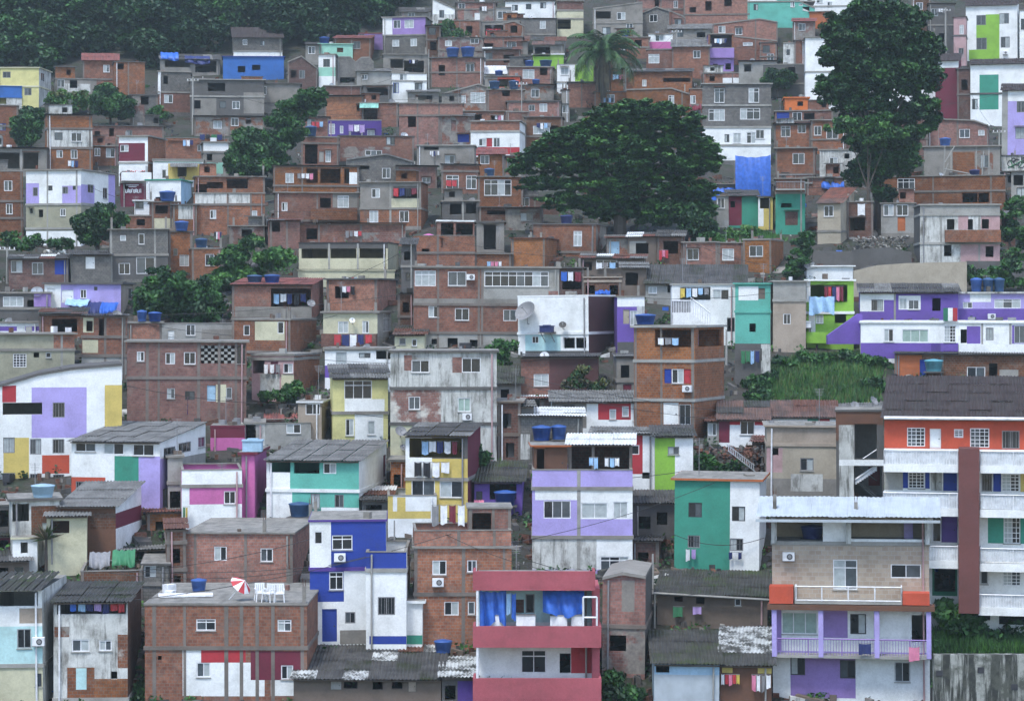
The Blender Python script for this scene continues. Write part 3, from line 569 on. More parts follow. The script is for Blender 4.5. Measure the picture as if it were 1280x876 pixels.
# ================================================================ TILE B
T_(320, 0)
h('white house with slanted white parapet at the top edge above the lilac house', 840,5,945,122,'WS',[(872,50,895,86,'d')],top=[(840,0),(945,45)],p=[(838,0,945,70,'W')],s=0)
h('grey shed with gabled roofs behind the lilac-topped grey house', 690,60,842,120,'CO',[(740,70)],r=('fibd',40))
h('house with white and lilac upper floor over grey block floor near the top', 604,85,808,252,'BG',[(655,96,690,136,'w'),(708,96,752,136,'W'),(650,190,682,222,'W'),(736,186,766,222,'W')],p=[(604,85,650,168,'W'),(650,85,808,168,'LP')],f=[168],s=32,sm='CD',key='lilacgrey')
h('small lilac house with brown slab left of the white and lilac house', 488,162,604,220,'LP',[(500,178)],r='flat',rt='redsheet')
h('brick house with red roof slab right of the mint house', 368,185,545,280,'BR',[(480,215)],r=('redsheet',172),s=20)
h('mint green terrace house with blue tank near the forest edge', 298,212,460,282,'MI',[(385,228,415,250,'o')],rt='MI')
tank(300,182,350,215,'blue water tank on the mint green terrace house',None)
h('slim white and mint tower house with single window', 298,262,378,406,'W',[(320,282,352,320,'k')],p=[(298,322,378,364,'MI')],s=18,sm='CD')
h('grey block house with rounded parapets right of the mint tower', 380,278,560,398,'BG',[(400,370,470,396,'o')],top=[(380,290),(400,276),(450,276),(475,300),(500,278),(540,276),(560,300)])
h('pale grey low house with mossy wall left of the white blue-window house', 480,342,642,402,'CL',[(502,355,530,380,'w')],r=('fib',330))
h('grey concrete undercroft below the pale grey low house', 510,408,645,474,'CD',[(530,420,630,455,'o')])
h('open slab-roof terrace with dark bays below the lilac-topped house', 606,262,818,348,'CO',[(640,285,700,325,'o'),(705,290,800,345,'o')],rt='CO')
h('white house with blue window shutter beneath a slab terrace', 646,352,812,470,'W',[(652,396,680,446,'B'),(755,396,790,428,'d'),(700,365)],f=[386])
h('small grey lean-to with tin awning right of the white blue-window house', 722,440,870,494,'CO',[(760,455,840,480,'o')],r=('fib',428))
h('brick house with parapet in front of the mint tower', 326,412,508,458,'BR')
h('plain orange brick box with concrete corner right of the leaning trees', 328,458,512,590,'BO',[(480,500,500,530,'o')],s=0)
h('brick house with mint awning over its doorway', 494,492,676,590,'BR',[(500,520,578,580,'o')],a=[(490,492,582,520,'msheet')])
h('purple house with white window behind the brick parapets', 345,575,598,656,'DP',[(346,590,376,640,'W'),(400,600,416,636,'W'),(530,620,565,655,'W')],rt='CL',key='purpleU')
laundry(440,595,520,635,'lilac white lilac','lilac washing on the small purple house')
h('brick block left of the small purple house behind the tree', 215,560,346,642,'BR',[(262,588)])
h('large brick house with long orange parapet and square opening', 682,495,985,682,'BR',[(724,556,762,606,'o')],p=[(682,495,985,548,'BO')],f=[550],c=[770,872])
h('grey patched house with small dark door right of the square-opening brick house', 878,556,1032,682,'PG',[(930,574,952,624,'o'),(960,640,1015,678,'D:BL')],r=('fib',545))
h('long brick house with grey lower wall below the purple house', 392,650,752,752,'BO',[(520,716,600,742,'w'),(640,668)],p=[(392,700,640,752,'PG')])
h('brick house with tall dark doorway and white door beside the round trees', 214,655,392,792,'BR',[(232,690,292,782,'o'),(330,716,356,772,'W'),(300,722,322,772,'D:CL')],f=[682])
tank(235,660,290,710,'blue-violet water tank on brick house beside the round trees',back=.1)
h('low grey gabled hut with pale debris left of centre top', 430,748,752,872,'BG',[(600,800,640,850,'w'),(480,790,540,808,'o')],top=[(430,765),(620,738),(752,775)],rt='fib')
h('brick corner house with open dark terrace bays and diagonal prop', 82,792,490,905,'BR',[(140,826,180,872,'w'),(240,802,294,872,'o'),(306,802,402,872,'o'),(420,802,444,872,'o')],p=[(444,820,490,876,'W')],f=[885])
h('grey house with sagging white-edged slab roof in the upper middle', 766,695,1040,792,'CO',[(800,700,870,715,'o'),(900,740,945,780,'d')],rt='CL')
h('house with white middle band, red door and brick parapet in the upper middle', 1022,580,1255,742,'W',[(1060,660,1096,696,'w'),(1097,658,1124,700,'D:RD'),(1130,656,1162,702,'w')],p=[(1022,580,1255,625,'BR'),(1022,702,1255,742,'RD')],f=[626],s=30,sm='W',key='redband')
h('brick block with concrete corner under the red and white house', 1060,738,1190,842,'BR',[(1090,760)],r=('redsheet',712))
h('brick house with white framed window in the shade of the great tree', 882,785,1058,905,'BR',[(905,835,965,900,'w'),(1000,835,1050,900,'w')],f=[815])
laundry(905,858,960,895,'red red','red cloth hanging under a white window in the upper middle')
h('low brick house with small window left of the red-cloth window', 670,792,862,880,'BR',[(790,845,830,870,'w')])
h('white sloped-roof house with red-orange terrace near the top middle', 1036,355,1236,388,'W',[(1100,360,1180,382,'o')],r=('wsheet',318))
h('grey terrace room with orange-red wall below the white sloped roof', 1090,365,1257,418,'CO',[(1110,385,1150,415,'w'),(1155,378,1232,415,'o')],p=[(1150,368,1257,418,'OR')])
h('brick house in shadow with blue clutter in front near the top middle', 832,278,1082,400,'BR',[(870,310,900,360,'o'),(1000,305,1040,345,'d')],f=[345])
tank(905,342,968,388,'blue water tank, left one of the pair in front of the shadowed brick house',back=.1)
tank(975,334,1042,384,'blue water tank, right one of the pair in front of the shadowed brick house',back=.1)
h('grey and brick gabled house with two pale windows in the upper middle', 892,440,1102,534,'PG',[(972,455,1000,492,'W'),(1022,440,1092,492,'W')],top=[(892,450),(1060,405),(1102,418)],rt='CO')
h('orange brick house with two blue tanks in front, upper middle', 1102,430,1275,535,'BO',[(1190,440)],key='bt2')
tank(1110,490,1162,530,'blue water tank, left one on the orange brick ledge in upper middle',back=.1)
tank(1204,485,1252,527,'blue water tank, right one on the orange brick ledge in upper middle',back=.1)
h('brick house with small square opening above the red-banded white house', 985,532,1268,584,'BR',[(1120,554,1158,580,'o'),(1010,545,1075,572,'o')])
h('brick and grey terraced house with white window below the lilac block', 866,182,1082,280,'PG',[(1020,176,1060,208,'w'),(900,195,932,222,'W')],f=[240])
h('brick house with small white gate near the top edge', 955,15,1142,104,'BR',[(1040,62,1066,102,'D:W'),(980,30)],p=[(990,50,1140,104,'PG')],f=[45])
h('brick house with red tarpaulin and dark opening near the top edge', 1084,180,1272,245,'BR',[(1086,206,1130,236,'o'),(1195,200,1240,235,'d')],f=[240])
h('grey terrace with slab roof and red awning near the top edge', 1060,105,1257,182,'CO',[(1090,120,1180,168,'o'),(1200,120,1250,165,'o')])
tarp(1095,130,1165,168,'red','faded red tarpaulin on the slab terrace near the top edge')
h('pale house with bright window strip left of the top white house', 1140,38,1212,104,'CL',[(1150,55,1195,90,'w')],rt='CO')
# ================================================================ TILE C
T_(640, 0)
h('white house with three dark windows at the top edge', -32,8,206,86,'W',[(0,24,28,52,'k'),(66,20,92,46,'k'),(134,14,162,42,'k')],rt='brownroof')
h('grey block house with white door below the three-window white house', -22,90,208,172,'BG',[(132,100,160,138,'W')],f=[165])
h('tall cream terrace with dark opening and brick top left of the palm', 214,8,340,158,'CM',[(215,94,280,140,'o')],p=[(214,0,340,50,'BR')],f=[50,90],s=0)
h('grey concrete house with sloping slab roof behind the palm fronds', 385,40,622,192,'CO',[(400,55,470,90,'o'),(500,60,540,95,'w'),(430,130,470,165,'d'),(560,130)],top=[(385,45),(622,15)],f=[110])
h('grey gabled house with white window right of the palm', 606,60,748,168,'BG',[(654,70,692,106,'w')],top=[(606,70),(690,38),(748,60)],s=70,sm='BR')
h('pink and white house wall with white window right of the palm', 650,165,765,242,'W',[(682,168,722,198,'w')],p=[(650,200,765,242,'PK')])
h('brick house at the top edge with dark window holes right of the palm', 596,-20,822,55,'BR',[(680,0,700,35,'o'),(770,5,790,40,'w')],f=[45])
h('orange brick block with three dark window holes at the top edge', 818,-25,1130,112,'BO',[(845,34,876,60,'o'),(920,6,950,52,'o'),(1010,-10,1046,32,'o')],f=[70])
h('turquoise-green house with small dark windows at the top edge', 1122,-30,1442,112,'TE',[(1150,20,1172,50,'k'),(1326,0,1346,36,'w'),(1366,8,1385,30,'w'),(1400,40)],top=[(1122,-30),(1300,-20),(1442,45)],p=[(1122,-30,1260,10,'W')],f=[8])
h('wide brick house with pitched parapet below the turquoise house', 955,110,1265,212,'BR',[(1000,140),(1080,150)],top=[(955,118),(1180,95),(1265,112)])
h('house with lilac balcony wall and lilac lower storey, upper right', 934,165,1056,342,'LP',[(944,166,1046,228,'o'),(956,305,980,336,'o'),(1016,303,1042,333,'o')],p=[(934,160,1056,228,'BR')],f=[230,345],b=[(934,232,1056,278,'LP','solid',.5)],rt='CO')
h('brick house with small white sign window right of the lilac balcony', 1056,185,1262,298,'BR',[(1100,202,1146,218,'W')],c=[1160],top=[(1056,175),(1262,200)])
h('pale concrete house with dark square opening above the grey tower', 1080,292,1262,405,'CL',[(1106,310,1138,342,'o')])
h('brick house under a grey sloping roof left of the lilac balcony', 762,225,942,348,'BR',[(880,260)],r=('fib',192))
h('brick house with white framed window and concrete post right of the palm', 640,238,852,348,'BR',[(650,258,702,302,'W')],c=[772],rt='CO')
h('dark-roofed brick terrace behind the great tree top', 500,345,856,425,'BR',[(620,380,640,412,'W'),(720,372,850,392,'o')],r=('fibd',330))
h('curved brick house directly above the great tree', 545,432,852,562,'BR',[(745,455,772,500,'w')],top=[(545,430),(760,425),(852,455)],c=[810])
h('four-storey grey tower with white window frames and white lower floors', 906,402,1232,765,'BG',[(962,420,1010,490,'w'),(1125,420,1175,490,'w'),(935,520,1012,576,'w'),(1085,516,1180,570,'w'),(1012,640,1034,678,'k'),(1052,634,1090,684,'W'),(1116,630,1160,684,'w'),(1180,640)],p=[(906,610,1232,765,'W')],f=[502,606,692],rt='CL',key='tower')
h('brick roof terrace with white washing on top of the grey tower', 908,350,1192,402,'BR',[(1090,372,1140,395,'W')],p=[(940,372,1190,402,'W')],rt='CO',e=2)
h('white and lime green house left of the palm trunk', 215,310,388,425,'W',[(250,340)],p=[(300,305,388,390,'LM')],f=[392],rt='CL')
h('short lime green wall house with white awning left of the palm', 100,262,245,312,'LM',[(104,235,180,270,'o')],r='flat',rt='W')
h('open terrace with brown tent roof left of the palm', 100,215,248,268,'CO',[(108,225,182,262,'o')],r=('rtile',180),e=2)
h('brick wall house with concrete post left of the palm trunk', 268,395,398,492,'BO',[(250,520)],c=[332])
h('brick house left of centre with white window and blue tanks above', -22,322,196,412,'BR',[(50,332,106,376,'w'),(150,340)],key='bw')
tank(60,292,104,322,'blue water tank, left one above the white-window brick house',back=.6)
tank(130,290,190,322,'blue water tank, right one above the white-window brick house',back=.6)
h('brick house with grey patched window below the white-window brick house', 52,405,198,484,'PG',[(90,425,130,465,'w')],f=[408])
h('brick row house with tiny window above the great tree, left side', -22,484,232,562,'BR',[(150,514),(80,500,110,530,'d')],f=[485])
h('small brick house with door at the left shoulder of the great tree', -30,535,82,625,'BR',[(46,542,70,588,'D:WD')])
h('grey lean-to with brown roof below the grey block house, left of the palm', -30,200,75,245,'CO',[(10,215)],r=('rtile',175))
h('brick gable with reddish roof left of the tent terrace', -40,125,62,200,'BR',[(10,140)],top=[(-40,115),(10,105),(62,130)])
h('brick house with doorway between curved brick house and grey tower', 846,425,912,572,'BR',[(855,475),(880,545)],f=[500])
tarp(842,475,902,527,'maroon','maroon cloth hanging left of the grey four-storey tower')
h('grey concrete storey beneath the grey sloping roof brick house', 238,430,274,560,'CO',[(250,520)])
h('brick house with low roof behind the palm trunk', 395,330,545,440,'BR',[(430,350),(500,360)])
h('brick wall behind the palm base', 392,440,560,520,'BR',[(470,470)])
# ================================================================ TILE D
T_(950, 0)
h('white apartment house with blue windows at the top edge beside the tall tree', 190,-20,470,72,'W',[(225,-5,246,22,'k'),(268,0,300,16,'w'),(320,10,345,34,'w')],f=[30])
h('small orange house behind the left edge of the tall tree', 236,58,346,118,'BT',[(300,66,318,82,'o')])
h('brick house with faint green patch left of the tall tree', 0,205,80,318,'BR',[(30,235),(50,275)],f=[270])
h('grey and brick house with red slab left of the tall tree', 155,105,262,190,'PG',[(200,130)],r=('redsheet',90))
h('white slim house with dark window left of the tall tree', 110,208,164,318,'WS',[(125,236,142,264,'k')])
h('narrow brick house with dark doorway next to the slim white house', 164,195,216,322,'BR',[(200,210,212,265,'o')])
h('big plain white house mostly hidden behind the tall tree', 216,178,836,520,'W',[(770,350)],f=[340],set_=2)
h('small orange painted house with dark window, left of the tall tree base', 118,468,232,522,'OG',[(178,484,205,506,'o')],rt='OG')
h('brick terrace with blue and dark clutter left of the tall tree base', 72,530,348,592,'BR',[(80,535,140,570,'D:BL'),(155,535,200,575,'w'),(210,540,260,570,'o')],f=[575])
h('brick house with white window left of the pale pipe', 68,592,242,705,'BR',[(100,600,146,652,'w'),(200,615)])
h('brick house with two white windows at the foot of the tall tree', 242,575,410,716,'BR',[(256,600,292,645,'w'),(315,620,372,662,'w')],f=[665])
h('brick house with broad white window between blue tarpaulin and white wall', 74,708,262,905,'BR',[(155,730,212,782,'w'),(100,820,140,860,'d')],f=[830],b=[(90,835,250,878,'grey','rail')])
h('mottled white-grey house with tiny window below the tall tree', 284,716,492,848,'WS',[(402,732,426,756,'o'),(330,750,370,790,'w')],r='flat')
h('maroon wall house with white top and dark eaves right of the tall tree', 834,292,944,556,'MA',[],p=[(834,290,944,324,'W')],r=('brownroof',258),sm='MA',s=14)
h('slim pink brick house with white window left of the lime panelled block', 922,82,980,335,'PP',[(950,120,970,165,'w'),(945,230,970,262,'d')],f=[170],rt='CD')
h('white block with large lime green panel and four barred windows', 980,28,1226,288,'W',[(1030,72,1076,120,'s'),(1140,66,1186,116,'s'),(1030,180,1080,236,'s'),(1146,178,1190,230,'s')],p=[(1076,70,1140,285,'LM'),(1030,118,1076,180,'LM'),(995,236,1140,286,'LM')],r=('brownroof',0),ac=[(1168,255)],key='lime')
h('white block with green panels and dark slab roof at right edge', 1002,308,1262,588,'W',[(1010,470,1036,520,'d')],p=[(1045,356,1136,522,'TG')],f=[445],r=('brownroof',284),rt='CD')
h('bright lilac block with white top at the right edge', 1150,432,1400,742,'LI',[(1220,482,1262,536,'s'),(1215,606,1262,662,'s'),(1290,482,1340,536,'s')],p=[(1175,430,1400,482,'W'),(1148,430,1178,742,'CL')],r=('brownroof',402),sm='CL')
h('brick house with white window and white square right of the tall tree', 796,572,1088,722,'BR',[(950,616,1000,658,'w'),(1040,622,1070,648,'W')],top=[(796,565),(1020,580),(1088,605)],f=[718])
h('concrete house with brick infill and bamboo scaffold poles below it', 780,700,1142,842,'CO',[(1050,740,1090,800,'d')],p=[(918,724,1022,830,'BR'),(1022,720,1110,840,'PG')],c=[910,1030,1090])
h('low brick parapet house in front of the bamboo scaffold poles', 850,842,1172,935,'BR',[],p=[(820,900,1172,915,'CO')])
h('low white wall covered in graffiti strokes at the right edge', 1150,742,1320,815,'WS',[(1260,760)],rt='CD',n='painted_house',key='graf')
h('dark wooden house under trees at the right edge', 1152,818,1320,880,'CD',[(1180,835,1230,870,'o')])
h('dark red-brown house behind ropes at top right', 722,-20,812,150,'BD',[(760,30),(780,100)],r='flat')
h('dark grey house behind the tall tree at top right', 800,20,925,240,'CD',[(830,60),(850,160,880,200,'o')],f=[120])
h('house under a wide brown roof at the top right edge', 850,10,1400,60,'BE',[(900,20),(1000,25)],r=('brownroof',-50),set_=8)
h('white house at the top right corner beside the lime panelled block', 1236,50,1330,300,'W',[(1242,90,1262,140,'d')],r='flat')
# ================================================================ TILE E
T_(0, 220)
h('tall red brick house with white windows at far left middle', -60,-20,112,300,'BR',[(22,22,62,72,'w'),(30,132,62,182,'w')],f=[120,200],s=0,c=[104],key='leftbrick')
h('white and lilac house with grey block storey on concrete stilts', 124,-25,386,262,'W',[(156,54,180,96,'s'),(230,46,250,70,'k'),(296,52,324,86,'s'),(346,48,368,68,'k'),(142,155,156,176,'o'),(184,160,205,196,'o'),(286,156,312,192,'d')],
  p=[(124,34,186,134,'LI'),(296,48,386,134,'LI'),(124,134,386,262,'OL')],f=[135,250],s=170,sm='W',q=[(418,44,446,84),(490,50,512,104)],sp=[(386,48,450,134,'LI'),(516,-30,560,134,'LI'),(386,134,560,262,'OL')],r='flat',c=[226,365],e=18,l=8.5)
h('maroon and white balcony house with red lettered sign beside the lilac house', 576,-12,722,128,'MA',[(585,42,612,80,'o')],p=[(576,-12,722,26,'W')],f=[30],b=[(580,-16,718,24,'W','solid',.5)],key='sign')
h('white single-storey house with sky-blue side wall in the left middle', 696,22,862,132,'W',[(740,100,800,128,'o')],s=55,sm='PB2',rt='TG',r='flat',key='whiteblue')
h('brick terrace house with rough white parapet, left middle', 922,85,1262,258,'BR',[(1000,162,1030,204,'w'),(1200,165,1225,205,'w')],p=[(930,84,1080,134,'WS'),(1085,84,1190,130,'WS')],f=[136],c=[1086,1195])
h('brick upper room with dark open bays above the rough white parapet', 930,5,1262,92,'BR',[(932,40,985,85,'o'),(985,30,1062,60,'o'),(1080,15,1180,60,'o')],e=2,rt='CO')
h('white room on the roof beside a brick box, left middle', 640,120,726,190,'W',[(660,130)],r='flat',rt='W')
h('brick box with cream base and blue tank on top, left middle', 722,125,848,252,'BR',[(740,140,800,180,'o')],p=[(735,202,822,252,'CM')],c=[728,815],key='brickbox')
tank(758,80,836,130,'blue water tank on the brick box with cream base',back=.1)
h('brick house with pale painted panel right of the cream-based box', 822,140,938,262,'BR',[],p=[(848,138,918,206,'WP')],r='flat')
h('low brick parapet house in front of white rooftop room', 528,192,735,252,'BR',[(650,205,690,235,'o')],e=2,key='lowpar')
h('grey block house with peeling lower floor left of the brick box', 526,256,802,492,'BG',[(662,275,690,326,'w'),(575,282,602,308,'W'),(566,414,620,468,'w'),(650,386,738,466,'d')],p=[(526,370,802,492,'CD')],f=[375],c=[530,740],s=0)
h('narrow brick house with blue tanks behind the large bush', 802,268,916,442,'BR',[(826,345,846,380,'d'),(855,375,900,430,'W')],r='flat')
tank(832,300,898,348,'blue water tank left of the orange brick house by the bush',back=.1)
h('orange brick house with white window half behind the large bush', 914,348,1062,485,'BO',[(978,372,1022,428,'w')],rt='CO',key='ob')
tank(930,300,990,345,'blue water tank on the orange brick house by the bush')
laundry(1035,262,1092,300,'white pink navy','washing above the orange brick house by the bush',out=2)
h('concrete and brick lean-to above the bush with rubble ledge', 1092,240,1262,315,'PG',[(1150,255,1200,290,'o')],r='flat')
h('grey block shed with white door and junk on the front ledge', 338,378,528,502,'BG',[(408,385,452,442,'D:W')],r=('fibd',358))
h('long low red-brown brick shack with blue end wall', 42,398,326,512,'BD',[(80,430),(180,440)],p=[(262,400,326,470,'BL')],r=('mixed',378))
h('lilac house with white doors and beige side wall, left middle', 212,515,576,648,'LI',[(226,535,262,600,'D:W'),(292,542,350,604,'D:W'),(382,540,412,582,'w'),(448,527,464,545,'k')],p=[(212,515,290,640,'W')],s=64,sm='MW',q=[(612,535,645,582)],rt='CD',key='lilacM')
tarp(412,598,490,655,'navy','dark blue tarpaulin, left piece in front of the lilac house',out=-1.5)
tarp(490,600,568,652,'tarpblue','blue tarpaulin, right piece in front of the lilac house',out=-1.6)
tarp(320,585,430,618,'skyblue','pale blue tarpaulin canopy in front of the lilac house doors',out=-1.2)
h('grey house with slab roof and lilac corner panel, left edge', -40,560,242,682,'CD',[(14,575,112,622,'W'),(130,590,160,630,'o')],p=[(162,560,242,622,'LP')],f=[630],rt='CO')
h('low purple and white striped house at the left edge', -40,700,186,752,'W',[(80,706,120,744,'D:W')],p=[(-40,716,80,738,'PU'),(120,716,186,738,'PU')])
h('brick shed with dark open front and tiled lean-to, left side', 186,660,402,755,'BR',[(248,680,368,742,'o')],r=('rtile',632),sm='OL')
laundry(310,720,345,748,'white','single white cloth in front of the dark open shed')
h('olive plastered house with large white window at the left edge', -60,755,355,1008,'OL',[(62,846,126,910,'g'),(160,840,186,864,'o'),(218,840,244,866,'d')],p=[(255,752,355,822,'BR'),(-60,820,255,830,'CD')],f=[826],c=[294],key='olive')
h('cream and orange brick house with stacked balconies, left middle', 388,668,602,945,'BR',[(410,690,440,740,'o'),(470,680,495,760,'o')],p=[(395,660,444,745,'CM'),(392,780,466,842,'CM'),(365,862,602,945,'CL')],f=[765,855],c=[500,592])
h('brick roof wall with blue tanks behind the large red brick house', 604,702,772,792,'BO',[],r='flat',key='bwall')
tank(652,735,700,790,'blue water tank, left one beside the grey washed parapet',back=.05)
tank(705,738,770,785,'blue water tank, right one beside the grey washed parapet',back=.05)
h('large red brick house with patterned screen-block windows and grey washed parapet', 604,792,1172,1150,'BP',[(650,836,686,882,'w'),(786,842,832,896,'w'),(874,838,930,896,'w'),(955,806,1036,892,'c'),(1048,806,1116,892,'c'),(1128,806,1166,892,'d'),(794,1010,832,1060,'d'),(880,1024,926,1066,'k'),(985,996,1026,1072,'D:PB2'),(1076,1006,1104,1060,'d')],
  p=[(1028,992,1076,1076,'CM')],f=[960],r='flat',c=[700,755,945,1042,1122],key='screen')
h('grey washed parapet room on top of the large red brick house', 768,704,1180,792,'CL',[(800,735,830,780,'D:W'),(885,700,930,760,'w')],p=[(960,730,1180,792,'CO')],e=2,r='par')
for i, xx in enumerate((648, 700, 745)): pass
# ================================================================ TILE F
T_(320, 220)
h('brick house with four openings and concrete balcony, centre left', 90,82,492,222,'BR',[(122,126,150,168,'w'),(304,104,356,152,'o'),(388,92,442,150,'w')],p=[(365,80,492,150,'CO')],f=[212],b=[(260,158,480,210,'BR','solid',.5)])
h('grey rendered house with red and dark tarpaulin window over a brick storey', 496,32,786,240,'CO',[(550,60,590,104,'w'),(652,52,776,106,'o'),(540,165,582,222,'W'),(682,166,728,220,'w')],p=[(645,108,776,152,'CM'),(496,156,800,240,'BR')],f=[155],c=[640],s=38,sm='BR',key='greytarp')
laundry(655,58,770,104,'red navy black maroon','red and dark cloths filling a wide grey window opening')
h('long brick parapet house with square opening above the cream building', 206,228,712,318,'BR',[(240,250,292,302,'o')],p=[(420,270,712,310,'PG')],c=[300,500])
h('brick house behind the bush, left of the long parapet', 58,215,208,330,'BR',[(90,240)],c=[72,148],r=('mixed',205))
h('cream open-gallery building with dark flat roof in the centre left', 204,320,628,492,'CM',[(216,346,342,392,'o'),(354,346,478,392,'o'),(492,346,618,392,'o')],p=[(204,318,628,346,'CD'),(204,392,628,446,'CM')],f=[449],s=58,sm='OL',r='flat',rt='brownroof',c=[348,485],key='cream')
h('cream sill wall between the gallery building and brick cube', 200,452,660,494,'CM',[],rt='CM',e=2,set_=-1.2,l=2.5)
h('orange brick cube with one ragged square opening', 336,494,578,642,'BO',[(376,525,442,582,'o')],s=95,sm='BR',r='flat',rt='CD',c=[343,570])
h('cream house with laundry on a brick balcony below the brick cube', 320,652,578,822,'CM',[(390,692,440,748,'w'),(506,690,538,748,'w')],f=[648],b=[(322,750,578,812,'BR','solid',.8)],s=72,sm='CL',q=[(606,652,652,742,'w')],key='creamlaundry')
laundry(385,752,570,812,'red navy white navy red','red and navy washing on the brick balcony of a cream house',out=-1.1)
dish(462,690,14,'small white dish between windows of the cream laundry house',mat='white')
h('white and purple house partly hidden below the cream laundry house', 328,826,645,1000,'W',[(380,838,432,894,'d'),(490,842,545,866,'k'),(572,832,640,872,'o')],p=[(328,902,402,960,'PU')],f=[824])
h('brick house with dusty red sheet roof and open laundry terrace', -115,520,265,682,'BR',[(70,535,262,622,'o')],p=[(-100,622,265,682,'CO')],r=('redsheet',490),s=62,sm='BR',f=[676],key='redsheet')
laundry(80,560,240,618,'skyblue white navy black navy','washing on the open terrace under the dusty red sheet roof',out=.3)
tank(-60,478,15,520,'blue water tank, left one above the dusty red sheet roof',back=1.5)
tank(22,478,100,522,'blue water tank, right one above the dusty red sheet roof',back=1.5)
dish(318,610,20,'grey satellite dish beside the laundry terrace left of the brick cube')
h('brick house with cream upper panel below the laundry terrace', -115,686,165,852,'BR',[(102,694,132,750,'d'),(-60,710,-30,760,'d')],p=[(-5,692,136,782,'CM')],s=130,sm='BR',f=[836])
h('pinkish grey house with brown door under the cream-panelled brick house', -20,856,180,1058,'PP',[(70,884,106,942,'D:MA'),(130,892,178,938,'w'),(8,905)],p=[(20,940,112,1030,'WP'),(120,945,180,1030,'CM')],s=130,sm='BR',f=[870])
h('brick roof terrace with parapet and white-edged slab, centre', 752,285,1042,436,'BR',[(790,346,826,362,'o'),(880,300,890,340,'o')],f=[365],c=[866],r='par',key='rtop')
h('open room under white slab on the centre brick terrace', 862,218,1040,290,'BR',[(880,225,940,285,'o'),(952,225,1032,285,'o')],rt='W',e=2,n='roof_shelter',cat='roof shelter')
tank(795,230,850,292,'faded pink water barrel on the centre brick terrace',H=HS['rtop'],mat='PK',back=.5)
h('grey concrete stair tower open at front above the centre apartments', 1050,222,1182,370,'CO',[(1084,232,1142,350,'o')],rt='CD',f=[368],cols=False)
h('brick parapet between the stair tower and ribbon windows', 1040,372,1215,436,'BR',[],rt='CO',e=2)
h('plain orange brick room with thin slab roof, centre, above ribbon windows', 1214,298,1376,436,'BO',[],s=62,sm='BR',rt='rust',c=[1222,1370],e=2)
h('large brick apartment house with long white ribbon windows, centre', 750,438,1442,842,'BR',[(752,452,855,526,'Wc'),(912,456,1000,524,'w'),(1086,454,1392,526,'V'),(820,620,870,674,'w'),(946,630,1014,688,'w'),(1176,636,1240,690,'w'),(836,776,862,802,'o'),(912,772,960,826,'o'),(1018,780,1062,826,'o'),(1250,640,1300,690,'w')],
  p=[(1082,438,1442,610,'CL'),(750,585,1442,612,'CO'),(810,745,1442,842,'CL'),(866,700,1442,745,'BR')],f=[436,612,746,838],c=[866,1060,1076],ac=[(1020,482)],key='ribbon',set_=3)
h('small cream house with two tiny windows left of the centre apartments', 660,758,802,842,'CM',[(682,772,712,802,'d'),(742,776,766,810,'d')],r=('rtile',715))
h('brick house with barred white windows left of the great tree', 1056,5,1272,158,'BR',[(1086,18,1216,94,'V')],f=[150],rt='CO',set_=-.5)
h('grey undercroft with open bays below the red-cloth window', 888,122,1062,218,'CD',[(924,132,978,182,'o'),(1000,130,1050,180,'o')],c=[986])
h('dark brick shed between the undercroft and the brick terrace', 1062,150,1260,222,'BD',[(1100,165,1250,185,'o')])
# ================================================================ TILE G
T_(640, 220)
h('brick house under the left skirt of the great tree', -20,100,238,160,'BD',[(60,120)])
h('grey shed with small window under the left side of the great tree', -30,155,142,240,'PG',[(40,175,100,215,'d')])
h('brick house with blue and white window below the great tree', 100,232,398,368,'BR',[(292,262,332,334,'W')],p=[(292,295,332,334,'SB')],s=55,sm='PG',f=[362],c=[384])
h('grey patched shack with blue-grey door under the great tree', 452,298,560,392,'PG',[(462,312,512,380,'D:PB2')],r=('mixed',285))
h('pale shack with washing below the great tree trunk', 552,292,690,400,'WD',[(590,320,650,370,'o')],p=[(560,310,640,370,'CL')],r=('mixed',272))
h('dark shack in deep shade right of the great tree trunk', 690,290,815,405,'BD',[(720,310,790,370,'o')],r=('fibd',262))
laundry(630,300,668,352,'white white black','white washing in front of the pale shack below the great tree')
laundry(700,352,745,400,'red pink red','red and pink washing in the shade under the great tree')
h('leftmost of the three small brick houses below the blue tarpaulin', 815,318,980,420,'BR',[(834,346,890,400,'w')],rt='CO')
h('middle one of the three small brick houses below the blue tarpaulin', 980,320,1100,425,'BR',[(1000,346,1056,402,'Wc')],rt='CO')
h('rightmost of the three small brick houses below the blue tarpaulin', 1100,306,1236,445,'BO',[(1130,332,1196,384,'w')],s=60,sm='BR',rt='CO')
h('long shed with mossy dark tiled roof in the centre right', 636,512,1108,600,'CL',[(740,516,772,556,'o'),(812,520,940,585,'o'),(650,528,690,560,'W')],p=[(630,512,800,600,'CL')],r=('fibm',428),key='longshed')
h('grey undercroft shack with washing left of the long mossy shed', 322,395,628,470,'WD',[(340,410,380,450,'o'),(400,400,500,440,'w'),(520,410,600,455,'o')],r=('mixed',375))
laundry(400,412,560,445,'white grey skyblue black white','pale washing in front of the undercroft shack, centre')
h('open shack with blue tarpaulin behind the white wall house', 230,440,345,572,'BD',[(240,450,330,540,'o')],r='flat',rt='CD')
laundry(232,455,330,502,'tarpblue white maroon','blue and white cloths in the open shack behind the white wall')
h('brick shed with slab roof and blue barrel, centre', 345,485,520,575,'BD',[(350,520,395,560,'o'),(465,520,505,565,'o')],f=[500],rt='MW',key='bshed')
tarp(396,525,468,565,'tarpblue','blue plastic sheet at the brick shed above the brown overgrown wall')
h('narrow grey shanty with stairs left of long mossy shed', 520,440,640,575,'WD',[(540,460,600,520,'o')],r=('mixed',415))
